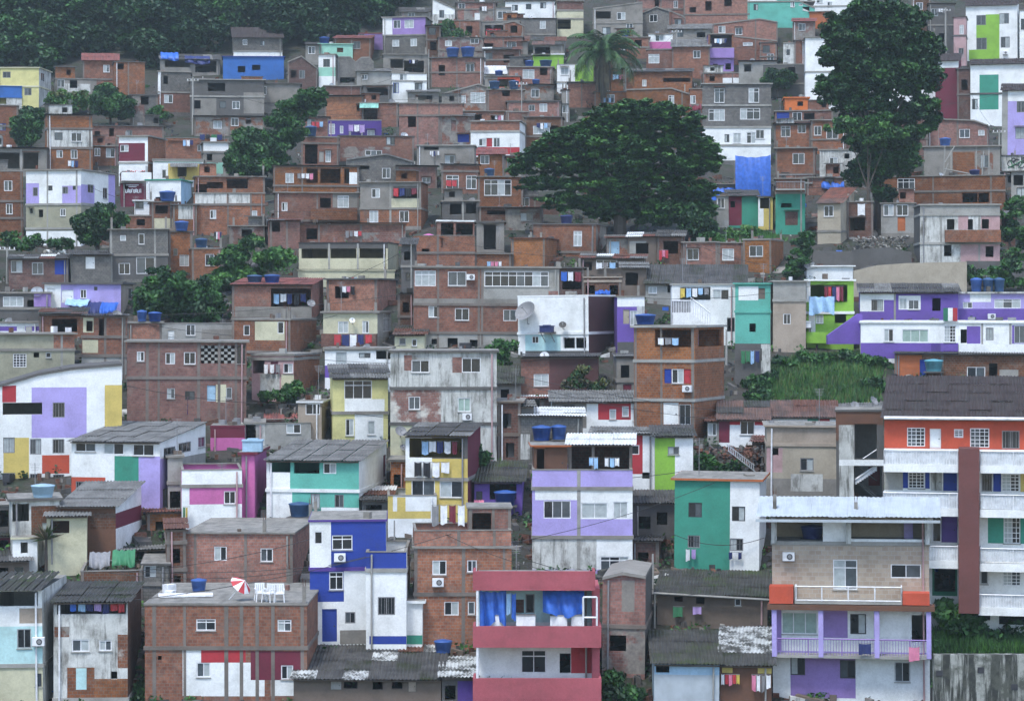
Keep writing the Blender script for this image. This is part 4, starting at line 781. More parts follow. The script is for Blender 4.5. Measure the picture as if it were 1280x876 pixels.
h('white wall house with black mould stains and large dish, centre', 30,575,366,862,'W',[(95,762,128,796,'w'),(246,770,300,820,'o'),(304,770,354,820,'o')],p=[(64,750,232,832,'AQ'),(64,832,366,862,'CD')],s=138,sm='BB',r='flat',rt='W',ov=.02,f=[748],key='whitewall')
dish(82,655,54,'large grey mesh satellite dish on the mouldy white wall',az=-15)
dish(250,712,18,'small dark satellite dish on the mouldy white wall',mat='CD')
tank(152,708,212,742,'small dark blue tank on the ledge of the mouldy white wall',mat='navy',kind='box',back=-1.0)
h('brown brick house with climbing plants below the mouldy white wall', 44,864,410,1040,'BR',[(104,942,176,1000,'W')],p=[(180,860,410,1040,'BB')],cols=False)
h('narrow white and purple house with bright door, centre', 502,576,632,862,'PU',[(530,636,560,704,'D:BE'),(562,640,598,712,'W')],p=[(502,572,632,622,'W'),(596,620,632,862,'WS'),(500,790,600,862,'CD')],key='wpurple')
tank(597,655,696,706,'wide blue tub tank behind the tall orange brick house',back=-.8)
tank(704,660,760,700,'green water barrel beside the wide blue tub tank',mat='DG',grp='green barrels',back=-1.0)
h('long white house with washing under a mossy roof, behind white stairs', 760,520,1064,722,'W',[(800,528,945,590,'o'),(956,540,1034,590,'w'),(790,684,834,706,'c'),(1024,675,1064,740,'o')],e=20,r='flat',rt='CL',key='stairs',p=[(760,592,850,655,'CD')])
laundry(800,532,942,580,'yellow skyblue white skyblue grey','pale washing line in the long white house window')
def stair():
    H = HS['stairs']; U, Z = lambda x: H.U(X_(x)), lambda y: H.Z(Y_(y))
    o = empty('outdoor_staircase', world(H, U(850), -1.2, Z(720)), -H.phi, 'white outdoor staircase with baluster railing on the long white house', 'staircase')
    z0 = Z(720); u0 = U(850); m_ = MB(); n_ = 9
    for k in range(n_):
        a, b_ = U(850)+(U(935)-U(850))*k/n_-u0, U(850)+(U(935)-U(850))*(k+1)/n_-u0; z = (Z(650)-z0)*(1-(k+.5)/n_); m_.box(a, b_, 0, 1.1, -.8, z, 'W')
    m_.box(U(765)-u0, -.004, 0, 1.1, -.8, Z(650)-z0, 'W'); m_.build('steps', o)
    m_ = MB()
    for k in range(12): u = U(712)+(U(845)-U(712))*k/11-u0; m_.bar((u, .02, Z(650)-z0-.05), (u, .02, Z(596)-z0), .03, 'white')
    m_.box(U(708)-u0, U(848)-u0, -.03, .07, Z(596)-z0, Z(590)-z0, 'white'); m_.box(U(708)-u0, U(765)-u0-.004, 0, 1.1, Z(660)-z0, Z(650)-z0, 'W'); m_.build('landing_railing', o)
    m_ = MB()
    for k in range(9): t_ = k/8; u = U(850)+(U(940)-U(850))*t_-u0; zb_ = (Z(650)-z0)*(1-t_); m_.bar((u, .02, zb_-.1), (u, .02, zb_+1.1), .03, 'white')
    m_.bar((0, .02, Z(650)-z0+1.1), (U(940)-u0, .02, 1.1), .05, 'white'); m_.build('stair_railing', o)
stair()
h('turquoise-green three-level house with white side, centre right', 1062,515,1230,812,'TE',[(1172,534,1204,586,'D:WD'),(1130,702,1160,742,'o')],p=[(1078,526,1172,592,'W')],f=[645],s=45,sm='W',r='flat',rt='TE',key='teal')
h('dark lower storey with green cloths under the turquoise house', 1060,800,1230,965,'CD',[(1085,820,1190,880,'o')],p=[(1185,800,1230,965,'WS')],s=0,r='none',set_=-.6,l=2)
laundry(1090,830,1180,900,'greencloth greencloth skyblue navy','dark green cloths hung below the turquoise house')
h('tall orange brick house with blue and red shuttered window, centre', 582,722,872,1250,'BR',[(682,732,865,814,'o'),(726,918,760,986,'D:BL'),(761,918,818,986,'w'),(819,918,852,986,'D:RD'),(720,1078,794,1182,'D:W'),(796,1085,852,1182,'d')],
  p=[(582,722,700,870,'BO'),(664,815,872,872,'BO')],f=[880,1065],s=148,sm='BR',q=[(890,732,1000,812,'o')],rt='CL',c=[590,712,862],ac=[(840,1010)],key='tallbrick')
laundry(700,770,800,812,'white grey skyblue','grey washing in the open top floor of the tall orange brick house')
laundry(880,752,990,806,'lilac lilac pink','purple cloths on the open top floor of the tall orange brick house',out=.6)
# the row under the blue tarpaulin right of the great tree
h('small maroon and green shack under the blue tarpaulin', 1028,98,1172,236,'TG',[(1040,120,1062,150,'o')],p=[(1028,98,1094,236,'MA')],r=('fibd',70),e=2,key='mg')
h('yellow and white narrow shack right of the green shack', 1172,102,1242,240,'YE',[(1205,130)],p=[(1172,100,1198,240,'W')],rt='CD')
h('grey base room behind the blue tarpaulin', 950,40,1240,100,'CD',[(1000,55,1080,90,'o')],e=2,key='tarpbase')
T_(950, 0)
tarp(-118,740,50,950,'tarpblue','large bright blue tarpaulin draped over shacks below the grey tower',H=HS['tarpbase'],out=-.9,back=.8)
T_(640, 220)
tarp(950,40,1062,118,'tarpblue','smaller blue tarpaulin flap left of the large blue tarpaulin',H=HS['tarpbase'],out=-.5,back=.8)
h('pale rendered house left of the blue tarpaulin', 975,98,1032,230,'CL',[(990,130)])
# ================================================================ TILE H
T_(950, 220)
h('green shack with brick terrace and iron railing, right of the blue tarpaulin', 74,15,214,262,'TG',[(100,130,150,150,'o'),(120,170,180,235,'D:BD')],p=[(74,0,214,75,'BR')],f=[80],b=[(76,30,214,70,'grey','rail')],c=[196])
h('beige house with white window on short stilts, centre right', 274,132,384,268,'BE',[(304,142,350,194,'w')],s=68,sm='BE',f=[262],r=('tile',60),e=14,key='beige')
h('brick wall with ragged blue sheet above the beige house', 214,10,400,80,'BR',[(330,20)],e=2,key='bluerag')
tarp(292,0,420,66,'tarpblue','torn blue sheet on the brick wall above the beige house')
h('brown brick shed with a white sheet hung out, right of the beige house', 415,125,540,285,'BD',[(430,200,500,260,'o')],r='flat',key='sheet')
laundry(464,132,512,194,'white','large white sheet drying by the foot of the tall tree')
h('concrete house with two white windows and orange door, right', 576,132,736,272,'CO',[(588,136,636,190,'w'),(650,136,706,190,'w'),(655,196,692,262,'D:BT')],p=[(576,190,736,272,'CL')],key='orangedoor')
h('wide brick house above the derelict white house, right', 576,2,1168,142,'BR',[(655,10,738,72,'w'),(964,84,1036,128,'o'),(1040,84,1090,128,'o')],p=[(576,70,960,80,'CO'),(540,0,590,130,'BD')],f=[72],c=[825,1100])
h('derelict white house with stained parapet and brick balconies, right', 762,140,1142,412,'WS',[(890,206,926,256,'o'),(990,206,1014,256,'o'),(1056,206,1090,252,'o'),(876,330,912,382,'o'),(1074,336,1112,386,'o')],
  p=[(762,136,1142,182,'CL'),(944,186,992,256,'PP'),(1052,186,1142,320,'PP'),(955,320,1142,412,'PP')],f=[184,320],b=[(880,258,1142,316,'BR','solid',.6)],s=-35,sm='CD',c=[862,1044],r='flat',rt='CL',key='derelict')
h('brick balcony annex with leaning post, right of the derelict white house', 1142,190,1215,320,'BD',[(1150,200,1205,250,'o')],e=3,rt='WD')
h('grey house at the right edge behind hanging plants', 1196,-20,1330,140,'CL',[(1230,20),(1245,80)],s=0)
h('lime green framed house with white roof band and open upper bay', 222,500,446,798,'LM',[(240,518,416,600,'o'),(266,662,302,702,'w'),(356,648,410,700,'o')],p=[(222,500,240,600,'W'),(232,655,264,742,'W')],f=[650],b=[(200,742,322,795,'LM','solid',.8)],r='flat',rt='W',key='limeframe')
h('white boxed roof room on the lime green framed house', 222,432,444,500,'W',[],rt='W',e=1)
laundry(305,525,400,606,'maroon red navy pink maroon','dark red washing in the lime green framed house',H=HS['limeframe'],out=-.15)
tarp(234,572,354,655,'skyblue','pale blue sheet hung from the lime green house balcony',H=HS['limeframe'],out=-.95,back=.1)
tank(196,690,224,722,'small white box tank left of the lime green house',H=HS['limeframe'],mat='white',kind='box',grp='white tanks',back=-1)
dish(222,432,16,'grey dish on the corner of the lime green framed house')
h('pale grey blank house between the turquoise and lime green houses', 62,504,218,818,'MW',[(110,656,146,706,'w')],p=[(62,500,218,590,'CL')],f=[592],rt='CL')
def wall_thing(x0, y0, x1, y1, mat, lab, thick=.5, name='retaining_wall', cat='wall', tops=None, e=3, holes=()):
    H = House(); x0, x1, y0, y1 = X_(x0), X_(x1), Y_(y0), Y_(y1); d, z = DZ(y1+e); s_ = d/F; m_ = MB()
    o = empty(name, (((x0+x1)/2-640)*s_, d, z), 0, lab, cat); w_ = (x1-x0)*s_; hh = (HY-y0)*s_-z
    tp = [((X_(a_)-(x0+x1)/2)*s_, (HY-Y_(b_))*s_-z) for a_, b_ in tops] if tops else [(-w_/2, hh), (w_/2, hh)]
    tp[0] = (-w_/2, tp[0][1]); tp[-1] = (w_/2, tp[-1][1])
    for (a_, za), (b_, zc) in zip(tp, tp[1:]):
        m_.face([(a_, 0, -2), (b_, 0, -2), (b_, 0, zc), (a_, 0, za)], mat); m_.face([(a_, 0, za), (b_, 0, zc), (b_, thick, zc), (a_, thick, za)], mat); m_.face([(a_, thick, -2), (b_, thick, -2), (b_, thick, zc), (a_, thick, za)], mat)
    m_.face([(-w_/2, 0, -2), (-w_/2, thick, -2), (-w_/2, thick, tp[0][1]), (-w_/2, 0, tp[0][1])], mat); m_.face([(w_/2, 0, -2), (w_/2, thick, -2), (w_/2, thick, tp[-1][1]), (w_/2, 0, tp[-1][1])], mat)
    for (X, Y) in holes: u = (X_(X)-(x0+x1)/2)*s_; zz = (HY-Y_(Y))*s_-z; m_.box(u-.16, u+.16, -.03, -.004, zz-.14, zz+.14, 'dark')
    m_.build('wall_face', o); return o
wall_thing(446,420,985,555,'BE','long beige retaining wall above the purple house',tops=[(446,452),(560,425),(700,415),(985,408)],e=4)
wall_thing(250,372,442,440,'CD','dark concrete retaining wall above the lime green house',tops=[(250,355),(442,362)])
wall_thing(440,345,722,425,'CD','dark rubble-topped retaining wall below the orange-door house',tops=[(440,352),(600,340),(722,362)])
wall_thing(985,405,1330,500,'CD','dark overgrown wall at the right edge above the blue tanks')
h('long purple and white house with roof tanks, upper level, right', 476,556,944,700,'PU',[(530,588,586,642,'s'),(706,590,757,636,'w'),(820,582,860,642,'o'),(662,582,700,636,'W')],p=[(476,550,645,645,'W'),(590,590,645,645,'PU'),(660,570,765,636,'W')],r=('fibd',516),e=3,set_=2.2,c=[642],key='purpleup')
h('lilac upper house with wide window band at the right edge', 944,560,1330,700,'PU',[(966,600,1012,630,'w'),(1116,586,1242,630,'V'),(1270,586,1320,630,'w')],p=[(944,560,1330,632,'LI'),(1000,560,1100,600,'W')],r='flat',rt='WS',set_=2.2,ac=[(1103,668)],key='lilacup')
for i, (a_, b_) in enumerate(((1004,1060),(1062,1116),(1116,1168))): tank(a_,482,b_,550,'dark blue water tank, %s of three on the lilac and purple house' % ('leftmost','middle one','rightmost')[i],back=1.6)
h('lower level of the long purple house with white framed windows', 480,700,1330,866,'W',[(590,728,636,790,'w'),(676,730,802,792,'Wt'),(876,712,932,792,'g'),(955,730,985,795,'o'),(1075,722,1112,782,'s'),(1210,712,1262,795,'d')],
  p=[(480,795,945,870,'PU'),(815,795,860,870,'DP'),(985,715,1050,798,'PU'),(1200,710,1330,798,'PU')],f=[695],b=[(945,800,1330,866,'W','solid',.9)],c=[1058,1192],r='flat',rt='W',key='purplelow')
T_(950, 220)
def prism(pts, mat, lab, name, cat, e=2, th=.25):
    yb = max(Y_(p_[1]) for p_ in pts)+e; d, z = DZ(yb); s_ = d/F; cx_ = sum(X_(p_[0]) for p_ in pts)/len(pts)
    q_ = [((X_(a_)-cx_)*s_, (HY-Y_(b_))*s_-z) for a_, b_ in pts]; m_ = MB(); n_ = len(q_)
    m_.face([(u, 0, v) for u, v in q_], mat); m_.face([(u, th, v) for u, v in q_], mat)
    for i in range(n_): a_, b_ = q_[i], q_[(i+1) % n_]; m_.face([(a_[0], 0, a_[1]), (b_[0], 0, b_[1]), (b_[0], th, b_[1]), (a_[0], th, a_[1])], mat)
    o = m_.build(name); o.location = ((cx_-640)*s_, d, z); return tag(o, lab, cat)
prism([(322,760),(470,655),(488,660),(488,800),(322,800)],'PU','purple stair side wall sloping down left of the long purple house','stair_wall','wall',e=14,th=.8)
m_ = MB(); H = HS['purplelow']; P = world(H, H.U(X_(905)), -.25, H.Z(Y_(690)))
for k, c_ in enumerate(('DG','W','RD')): m_.box(-.5+k*.34, -.5+(k+1)*.34-.004, 0, .03, 0, .95, c_)
o = m_.build('flag'); o.location = P; o.rotation_euler = (0, 0, -H.phi); tag(o, 'green, white and red striped flag on the purple balcony', 'flag')
# ================================================================ TILE I
T_(0, 430)
h('tall white building with lilac, yellow and red mural panels and slanted roof', -60,110,580,770,'W',[(12,278,200,334,'o'),(250,278,308,350,'s'),(15,442,70,516,'s'),(142,450,196,524,'s'),(250,452,306,520,'s'),(15,610,72,680,'s'),(142,616,192,680,'s'),(252,620,306,696,'s')],
  p=[(150,206,412,446,'LI'),(498,196,580,395,'YE'),(10,196,76,276,'RD'),(16,444,138,682,'YE'),(200,528,330,616,'OR'),(110,686,172,726,'RD')],top=[(-60,215),(10,200),(180,150),(340,122),(580,104)],r='flat',rt='CD',ov=.1,l=7,rot=0,set_=5,key='mural',c=())
h('white shed-roofed building with strip windows and green and lilac panels', 340,468,762,885,'W',[(358,466,456,514,'w'),(492,468,590,526,'w'),(632,474,734,530,'w'),(360,655,425,705,'s')],
  p=[(545,532,660,655,'TG'),(660,532,762,885,'LI'),(330,635,502,718,'OR')],s=238,sm='W',q=[(780,482,836,530,'d'),(850,472,910,520,'d'),(944,450,1000,510,'d'),(776,672,838,768,'s')],sp=[(762,530,850,885,'LI'),(850,540,1000,600,'CL')],r=('fib',375),l=8.5,set_=3,key='shed1')
h('pink and white building with white terrace parapet, left of the teal house', 865,600,1152,880,'PK',[(1066,700,1122,762,'w')],p=[(865,592,1152,668,'W'),(900,762,1152,880,'W'),(865,668,902,880,'W')],f=[674],r='par',key='pink')
h('tall magenta tower at the right end of the pink and white building', 1150,525,1212,835,'PK',[],s=60,sm='PK',r='flat',rt='MA')
tank(1150,458,1250,520,'square blue-grey tank on top of the magenta tower',mat='PB2',kind='box',grp='grey-blue tanks')
h('set-back pink wall with maroon top edge behind the white terrace', 1002,398,1165,585,'PK',[],p=[(1002,390,1165,446,'MA')],set_=2,e=-10,l=3,ov=.02,rt='MA')
h('pale wall and grey roof room right of the maroon edged pink wall', 1165,380,1262,500,'WS',[(1200,420)],set_=1)
h('low brown and white house with grey sloping roof, lower left', 284,775,552,905,'BN',[(300,800,330,840,'o')],p=[(430,800,552,880,'BD')],s=132,sm='W',sp=[(552,790,684,862,'MA')],r=('fib',660),l=6,set_=-4,key='brownwhite')
h('small cream room with grey awning roof in front of the brown and white house', 222,822,414,905,'CM',[(240,840,330,900,'o')],r=('fib',788),s=0,l=2.5,set_=-5)
h('mould-streaked concrete house with pale blue tank, lower left', 55,745,286,930,'WS',[(100,800),(200,850,240,900,'d')],p=[(150,770,286,930,'BD')],r='flat',rt='CD',set_=-3.6,l=4,key='streak')
tank(150,680,262,745,'wide pale blue tank on the mould-streaked concrete house',mat='PB2',grp='grey-blue tanks')
h('narrow grey gate wall at the left edge under the mural building', -50,775,50,880,'CD',[(0,790,40,870,'o')])
laundry(845,262,892,352,'red white tarpblue','bright patterned cloth on grey roof edge below the screen-block brick house',H=HS['shed1'],out=5)
laundry(870,770,905,850,'greencloth yellow white','washing beside the pink building at its left corner',H=HS['pink'])
# ================================================================ TILE J
T_(320, 430)
h('pale yellow two-storey house with striped dark sheet roof, centre left', 365,165,628,478,'LY',[(420,172,552,262,'w'),(426,356,466,436,'w'),(532,366,568,432,'w')],p=[(422,262,612,320,'W'),(470,330,606,478,'W')],f=[326],r=('fibd',100),key='yellow2')
h('white sheet-roofed room behind the pale yellow house', 395,72,640,120,'W',[],r=('wsheet',66),set_=2,e=-6)
h('old white and grey apartment house with peeling brick patches, centre', 640,40,1146,572,'WP',[(740,76,826,136,'w'),(980,66,1070,136,'w'),(726,250,782,312,'w'),(960,256,1022,322,'Wt')],
  p=[(705,52,742,126,'BR'),(935,62,980,136,'BR'),(640,214,880,372,'PB'),(640,380,742,572,'CM')],f=[210,378],rt='CD',ac=[(1005,345)],key='oldwhite')
dish(688,418,28,'large round grey dish on the old white apartment house')
dish(700,492,16,'small grey dish below the large one on the old white apartment house')
h('yellow and white terrace house with climbing plants and washing, centre', 712,440,1008,790,'YE',[(730,448,990,540,'o'),(740,640,852,722,'w'),(874,650,986,730,'w')],p=[(712,440,838,640,'W'),(838,440,1008,545,'CD')],f=[642],r=('fibd',380),s=70,sm='MA',set_=-1.5,key='yterrace')
laundry(785,462,965,535,'skyblue white navy white maroon','washing hung under the dark sheet roof of the yellow terrace house',out=.2)
laundry(755,560,925,635,'black black white white','black and white garments hung over the yellow and white parapet',out=-.2)
h('low yellow and white striped annex wall in front of the yellow terrace house', 628,722,860,830,'W',[],p=[(628,720,652,830,'YE'),(672,728,712,830,'YE'),(628,795,860,830,'YE')],r='par',set_=-2)
laundry(835,795,990,850,'white white pink white white','white washing above the brick hut, centre',out=-.6)
h('turquoise and white house with wide grey corrugated roof, centre left', 50,558,490,850,'TE',[(64,552,164,612,'o'),(180,556,302,616,'o'),(320,565,382,616,'w'),(260,710,304,780,'d'),(374,714,418,776,'d')],
  p=[(50,558,162,690,'W'),(50,698,172,850,'W'),(310,776,512,822,'W')],f=[696],s=150,sm='W',q=[(606,512,640,655,'D:MA')],r=('fib',462),l=8,rt='W',key='tealwide')
tank(172,745,275,815,'dark blue tub tank on the turquoise and white house front',mat='tankblue',back=-1.2)
h('grey block house with low parapet and pinkish roof, left of the pale yellow house', 0,378,262,470,'CL',[(180,390)],r='par',set_=0)
h('grey room with faded pink sheet roof behind the low grey parapet', 20,368,190,400,'BG',[],r=('redsheet',285),set_=2.5)
h('grey block room with slab roof left of the pale yellow house', 200,280,312,460,'MW',[(270,300)],s=54,sm='MW',q=[(334,316,356,352,'o')],rt='wsheet')
h('purple-walled hut under a mossy corrugated roof, centre', 1040,658,1266,792,'PU',[(1048,700,1078,740,'d'),(1112,665,1240,740,'o')],r=('moss',562),key='mosshut')
tank(1136,690,1242,762,'dark blue tank under the mossy roofed purple hut',back=-.6)
tarp(998,738,1088,782,'pink','faded pink awning cloth left of the mossy roofed hut',out=-1.2,back=.8)
h('small grey room with tin roof right of the turquoise and white house', 505,745,640,870,'CD',[(525,765,600,830,'o')],r=('mixed',680))
# ================================================================ TILE K
T_(640, 430)
h('lilac house with roof terrace and white awnings over wide windows, lower centre', 96,600,574,1072,'LI',[(150,745,280,830,'w'),(330,756,456,830,'Wc'),(482,750,552,830,'Wc'),(420,1010,556,1082,'V')],
  p=[(96,920,574,1072,'WS'),(402,918,574,1072,'W'),(110,695,574,742,'W'),(320,742,574,832,'W')],f=[686,918],r='par',key='lilacT',c=[318])
h('wooden roof shelter with white sheet roof on the lilac house', 268,482,572,640,'BD',[(280,490,384,630,'o'),(388,490,560,630,'o')],r=('wsheet',432),on=('lilacT',1.2),l=3.5,c=[276,386,566],n='roof_shelter',cat='roof shelter')
h('brown plank shed on the left end of the lilac house terrace', 104,488,264,640,'BN',[(118,500,154,630,'o'),(158,492,258,632,'D:BN')],p=[(100,480,280,495,'BT')],on=('lilacT',1.0),l=3,r='flat',rt='BT',n='roof_shelter',cat='roof shelter')
H_ = HS['lilacT']
laundry(365,538,412,596,'skyblue skyblue','pale blue shirts on the lilac house roof terrace',H=H_,out=-.1)
laundry(440,540,512,594,'white skyblue white','white and blue shirts on the lilac house roof terrace',H=H_,out=-.1)
h('grey block room with white sheet roof and big dark tanks, centre', 40,345,335,562,'BG',[(190,440,230,480,'o')],p=[(30,430,84,550,'WS')],r=('wsheet',305),key='tanks2')
tank(95,382,186,455,'large dark blue tank, left one beneath a white sheet roof',back=-1.3)
tank(186,380,258,450,'large dark blue tank, right one beneath a white sheet roof',back=-1.0)
h('white house with red panel under a long grey corrugated roof, centre', 190,278,680,405,'W',[(576,290,652,366,'w'),(524,296,556,345,'W'),(464,310,496,358,'W'),(240,290,300,340,'d')],p=[(410,275,566,360,'RD'),(190,275,355,400,'CO')],r=('fib',225),key='redwhite')
h('lower white house with tall red wall panel behind the terrace laundry', 375,430,682,722,'W',[(568,480,606,526,'w'),(620,610,655,640,'o'),(420,470,450,520,'d')],p=[(440,425,622,618,'RD')],r=('fib',398),key='redlow')
h('lime green and white narrow house with dark sheet roof, centre right', 680,442,862,755,'W',[(742,488,796,526,'d'),(780,620,815,655,'w')],p=[(680,430,776,755,'LM')],r=('fibm',390),s=0,key='limewhite')
h('green and white apartment house with orange roof ledge, lower right of centre', 772,650,1176,1078,'W',[(838,756,902,826,'k'),(1045,770,1108,840,'k'),(835,912,894,972,'s'),(1035,922,1100,982,'s')],p=[(772,645,1036,1078,'TG')],s=42,sm='W',r='flat',rt='BT',f=[],key='greenwhite')
laundry(828,975,882,1032,'white lilac','white printed cloth under the green house window')
laundry(1032,985,1100,1024,'navy white navy','dark washing under the right window of the green and white house')
h('orange brick roof ledge with plants on the green and white house', 850,615,1212,650,'BT',[],r='par',e=0,set_=1.5,n='roof_parapet',cat='parapet')
h('white house with maroon corner under a ruined clay-tile roof, right of centre', 985,362,1215,470,'W',[(1120,395)],p=[(985,350,1036,470,'MA'),(1036,350,1215,385,'RD')],r=('rtile',275),s=0,key='clay')
h('pale lean-to with mossy clay roof beside the tall orange brick house', 930,372,992,470,'CL',[(940,400)],r=('rtile',330),set_=.5)
# ================================================================ TILE L
T_(950, 430)
h('beige-grey house with grey base and satellite clutter, right', 30,395,366,748,'BE',[(190,542,254,602,'d'),(52,496,86,530,'o')],p=[(30,395,366,470,'MW'),(30,495,106,612,'PP'),(30,640,366,748,'CO'),(146,618,298,700,'WS')],f=[478],rt='MW',key='beigeR')
h('low row of white, green and red painted shacks above the beige-grey house', 60,350,362,408,'W',[(20,360)],p=[(226,352,278,408,'TG'),(278,352,332,408,'RD')],r=('rtile',272))
h('whitewashed roof room with two satellite dishes, right', 320,322,560,345,'WS',[],r=('fib',275),e=6,key='dishroof')
dish(452,292,20,'grey dish, left one on the whitewashed roof room',mat='grey')
dish(538,272,24,'grey dish, right one on the whitewashed roof room',mat='grey',az=60)
h('brick and blue shack row below the long purple house, right edge', 640,52,1320,175,'BD',[(760,75,790,160,'D:BL'),(985,108,1072,165,'w'),(1090,90,1130,160,'o')],p=[(640,55,770,170,'BT'),(1140,120,1230,165,'CL')],r=('fibd',38),key='backrow')
tank(785,70,874,130,'teal plastic tub in front of the orange brick shack, right',mat='teal_plastic',grp='teal tubs',back=-.6)
# big red-orange apartment building
h('five-level orange-red apartment building with white galleries and dark roof, right edge', 592,358,1400,1120,'W',
  [(700,400,786,490,'g'),(808,404,862,498,'D:W'),(924,405,968,446,'g'),(1000,400,1092,492,'g'),(1152,410,1236,496,'s'),(680,612,705,690,'D:BL'),(706,612,784,690,'g'),(786,612,808,690,'D:BL'),(812,612,866,700,'D:WS'),(872,612,938,700,'D:BL'),
   (1055,615,1106,700,'s'),(1110,612,1148,700,'D:BL'),(1150,615,1236,700,'g'),(1240,612,1262,700,'D:YE'),(820,820,864,945,'d'),(870,820,938,945,'D:PU'),(1160,820,1240,945,'g'),(1050,1060,1086,1140,'d'),(1155,1064,1242,1146,'g'),(830,1060,930,1180,'o'),(1045,1240,1096,1312,'o'),(1138,1240,1290,1330,'o')],
  p=[(592,358,1400,500,'OR'),(592,610,680,700,'CL'),(1085,815,1400,945,'TG'),(820,815,940,945,'DP'),(820,1050,940,1200,'DG')],f=[],
  b=[(595,500,942,604,'white','rail'),(1048,502,1400,604,'white','rail'),(592,702,942,810,'white','rail'),(1048,706,1400,812,'white','rail'),(800,952,942,1056,'white','rail'),(1048,958,1400,1066,'white','rail'),(1042,1175,1400,1272,'white','rail')],
  r=('brownroof',160),l=11,bd=1.5,rot=0,e=60,key='orange')
def colm():
    H = HS['orange']; m_ = MB(); U, Z = lambda x: H.U(X_(x)), lambda y: H.Z(Y_(y))
    m_.box(U(946), U(1044), -1.75, -.075, Z(1262), Z(488), 'MA2'); m_.build('entrance_shaft', H.root)
    for k, (a_, b_) in enumerate(((500,604),(702,810),(952,1056))):
        for (xa, xb) in ((597, 938), (1052, 1400)):
            m_ = MB(); m_.box(U(xa), U(xb), -1.42, -1.38, Z(b_)+.43, Z(a_)-.06, 'bal'); m_.build('balustrade_panel', H.root)
    m_ = MB(); m_.box(U(1046), U(1400), -1.42, -1.38, Z(1272)+.43, Z(1175)-.06, 'bal'); m_.build('balustrade_panel', H.root)
    m_ = MB(); m_.bar((U(560), -.45, Z(352)), (U(1400), -.45, Z(352)), .09, 'white', 8); m_.build('gutter', H.root)
    # open stair wing on the left
    o = H.root
    m_ = MB(); a, b_ = U(366), U(590)
    H.stair = (a, b_)
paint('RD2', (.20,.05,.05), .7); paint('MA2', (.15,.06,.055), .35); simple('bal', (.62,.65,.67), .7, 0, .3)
colm()
h('open stair wing with brown top and white pier, left of the orange-red apartments', 366,322,592,860,'CD',[(456,380,560,545,'o'),(450,580,585,738,'o')],p=[(366,322,592,385,'BN'),(366,385,385,460,'BN'),(380,385,452,740,'WP'),(380,550,592,578,'W'),(470,380,530,410,'RD')],r='flat',rt='CD',l=4.2,rot=0,e=50,n='stair_wing',cat='stair tower',key='stairw')
def zig():
    H = HS['stairw']; U, Z = lambda x: H.U(X_(x)), lambda y: H.Z(Y_(y)); m_ = MB()
    for (xa, ya, xb, yb_, mt) in ((455,648,560,578,'white'),(455,655,560,735,'CL')):
        for k in range(10):
            t_ = k/10; u = U(xa)+(U(xb)-U(xa))*t_; z = Z(ya)+(Z(yb_)-Z(ya))*t_; m_.box(u, u+(U(xb)-U(xa))/10-.004, .3 if mt == 'white' else 1.6, 1.4 if mt == 'white' else 2.7, z-.25, z, mt)
        m_.bar((U(xa), .3 if mt == 'white' else 1.6, Z(ya)), (U(xb), .3 if mt == 'white' else 1.6, Z(yb_)), .07, mt)
        m_.bar((U(xa), .3 if mt == 'white' else 1.6, Z(ya)+.9), (U(xb), .3 if mt == 'white' else 1.6, Z(yb_)+.9), .035, mt)
    m_.build('stair_flight', H.root)
m_ = MB(); H = HS['stairw']; m_.box(-H.W/2+.05, H.W/2-.05, 2.9, 3.0, -2, H.zt-.15, 'CL'); m_.box(H.U(X_(520)), H.U(X_(575)), 2.8, 2.88, H.Z(Y_(690)), H.Z(Y_(600)), 'RD2'); m_.build('inner_wall', H.root)
zig()
# ================================================================ TILE P
T_(950, 646)
h('white and lilac tiled-front building with glass balcony and white sheet roof', 62,-2,810,874,'W',
  [(85,22,305,124,'o'),(440,22,792,104,'o'),(352,203,468,345,'w'),(627,222,772,288,'w'),(105,455,275,560,'Wt'),(432,460,508,556,'k'),(725,462,800,590,'o'),(146,670,216,756,'k'),(382,680,456,768,'k'),(642,685,716,780,'d')],
  p=[(62,-5,810,22,'MW'),(62,125,810,345,'TL'),(62,345,810,408,'TL'),(305,445,420,575,'LP'),(62,430,105,650,'LP'),(545,440,572,650,'LI'),(510,570,725,590,'W'),(62,640,810,662,'LI'),(146,662,456,862,'LP'),(285,440,305,660,'LI')],
  f=[125,420],b=[(175,322,678,404,'white','frame',1.0),(75,570,812,660,'LP','rail',1.0)],r='flat',ov=.02,ac=[(142,188)],l=7,rot=1,c=(),key='tiled')
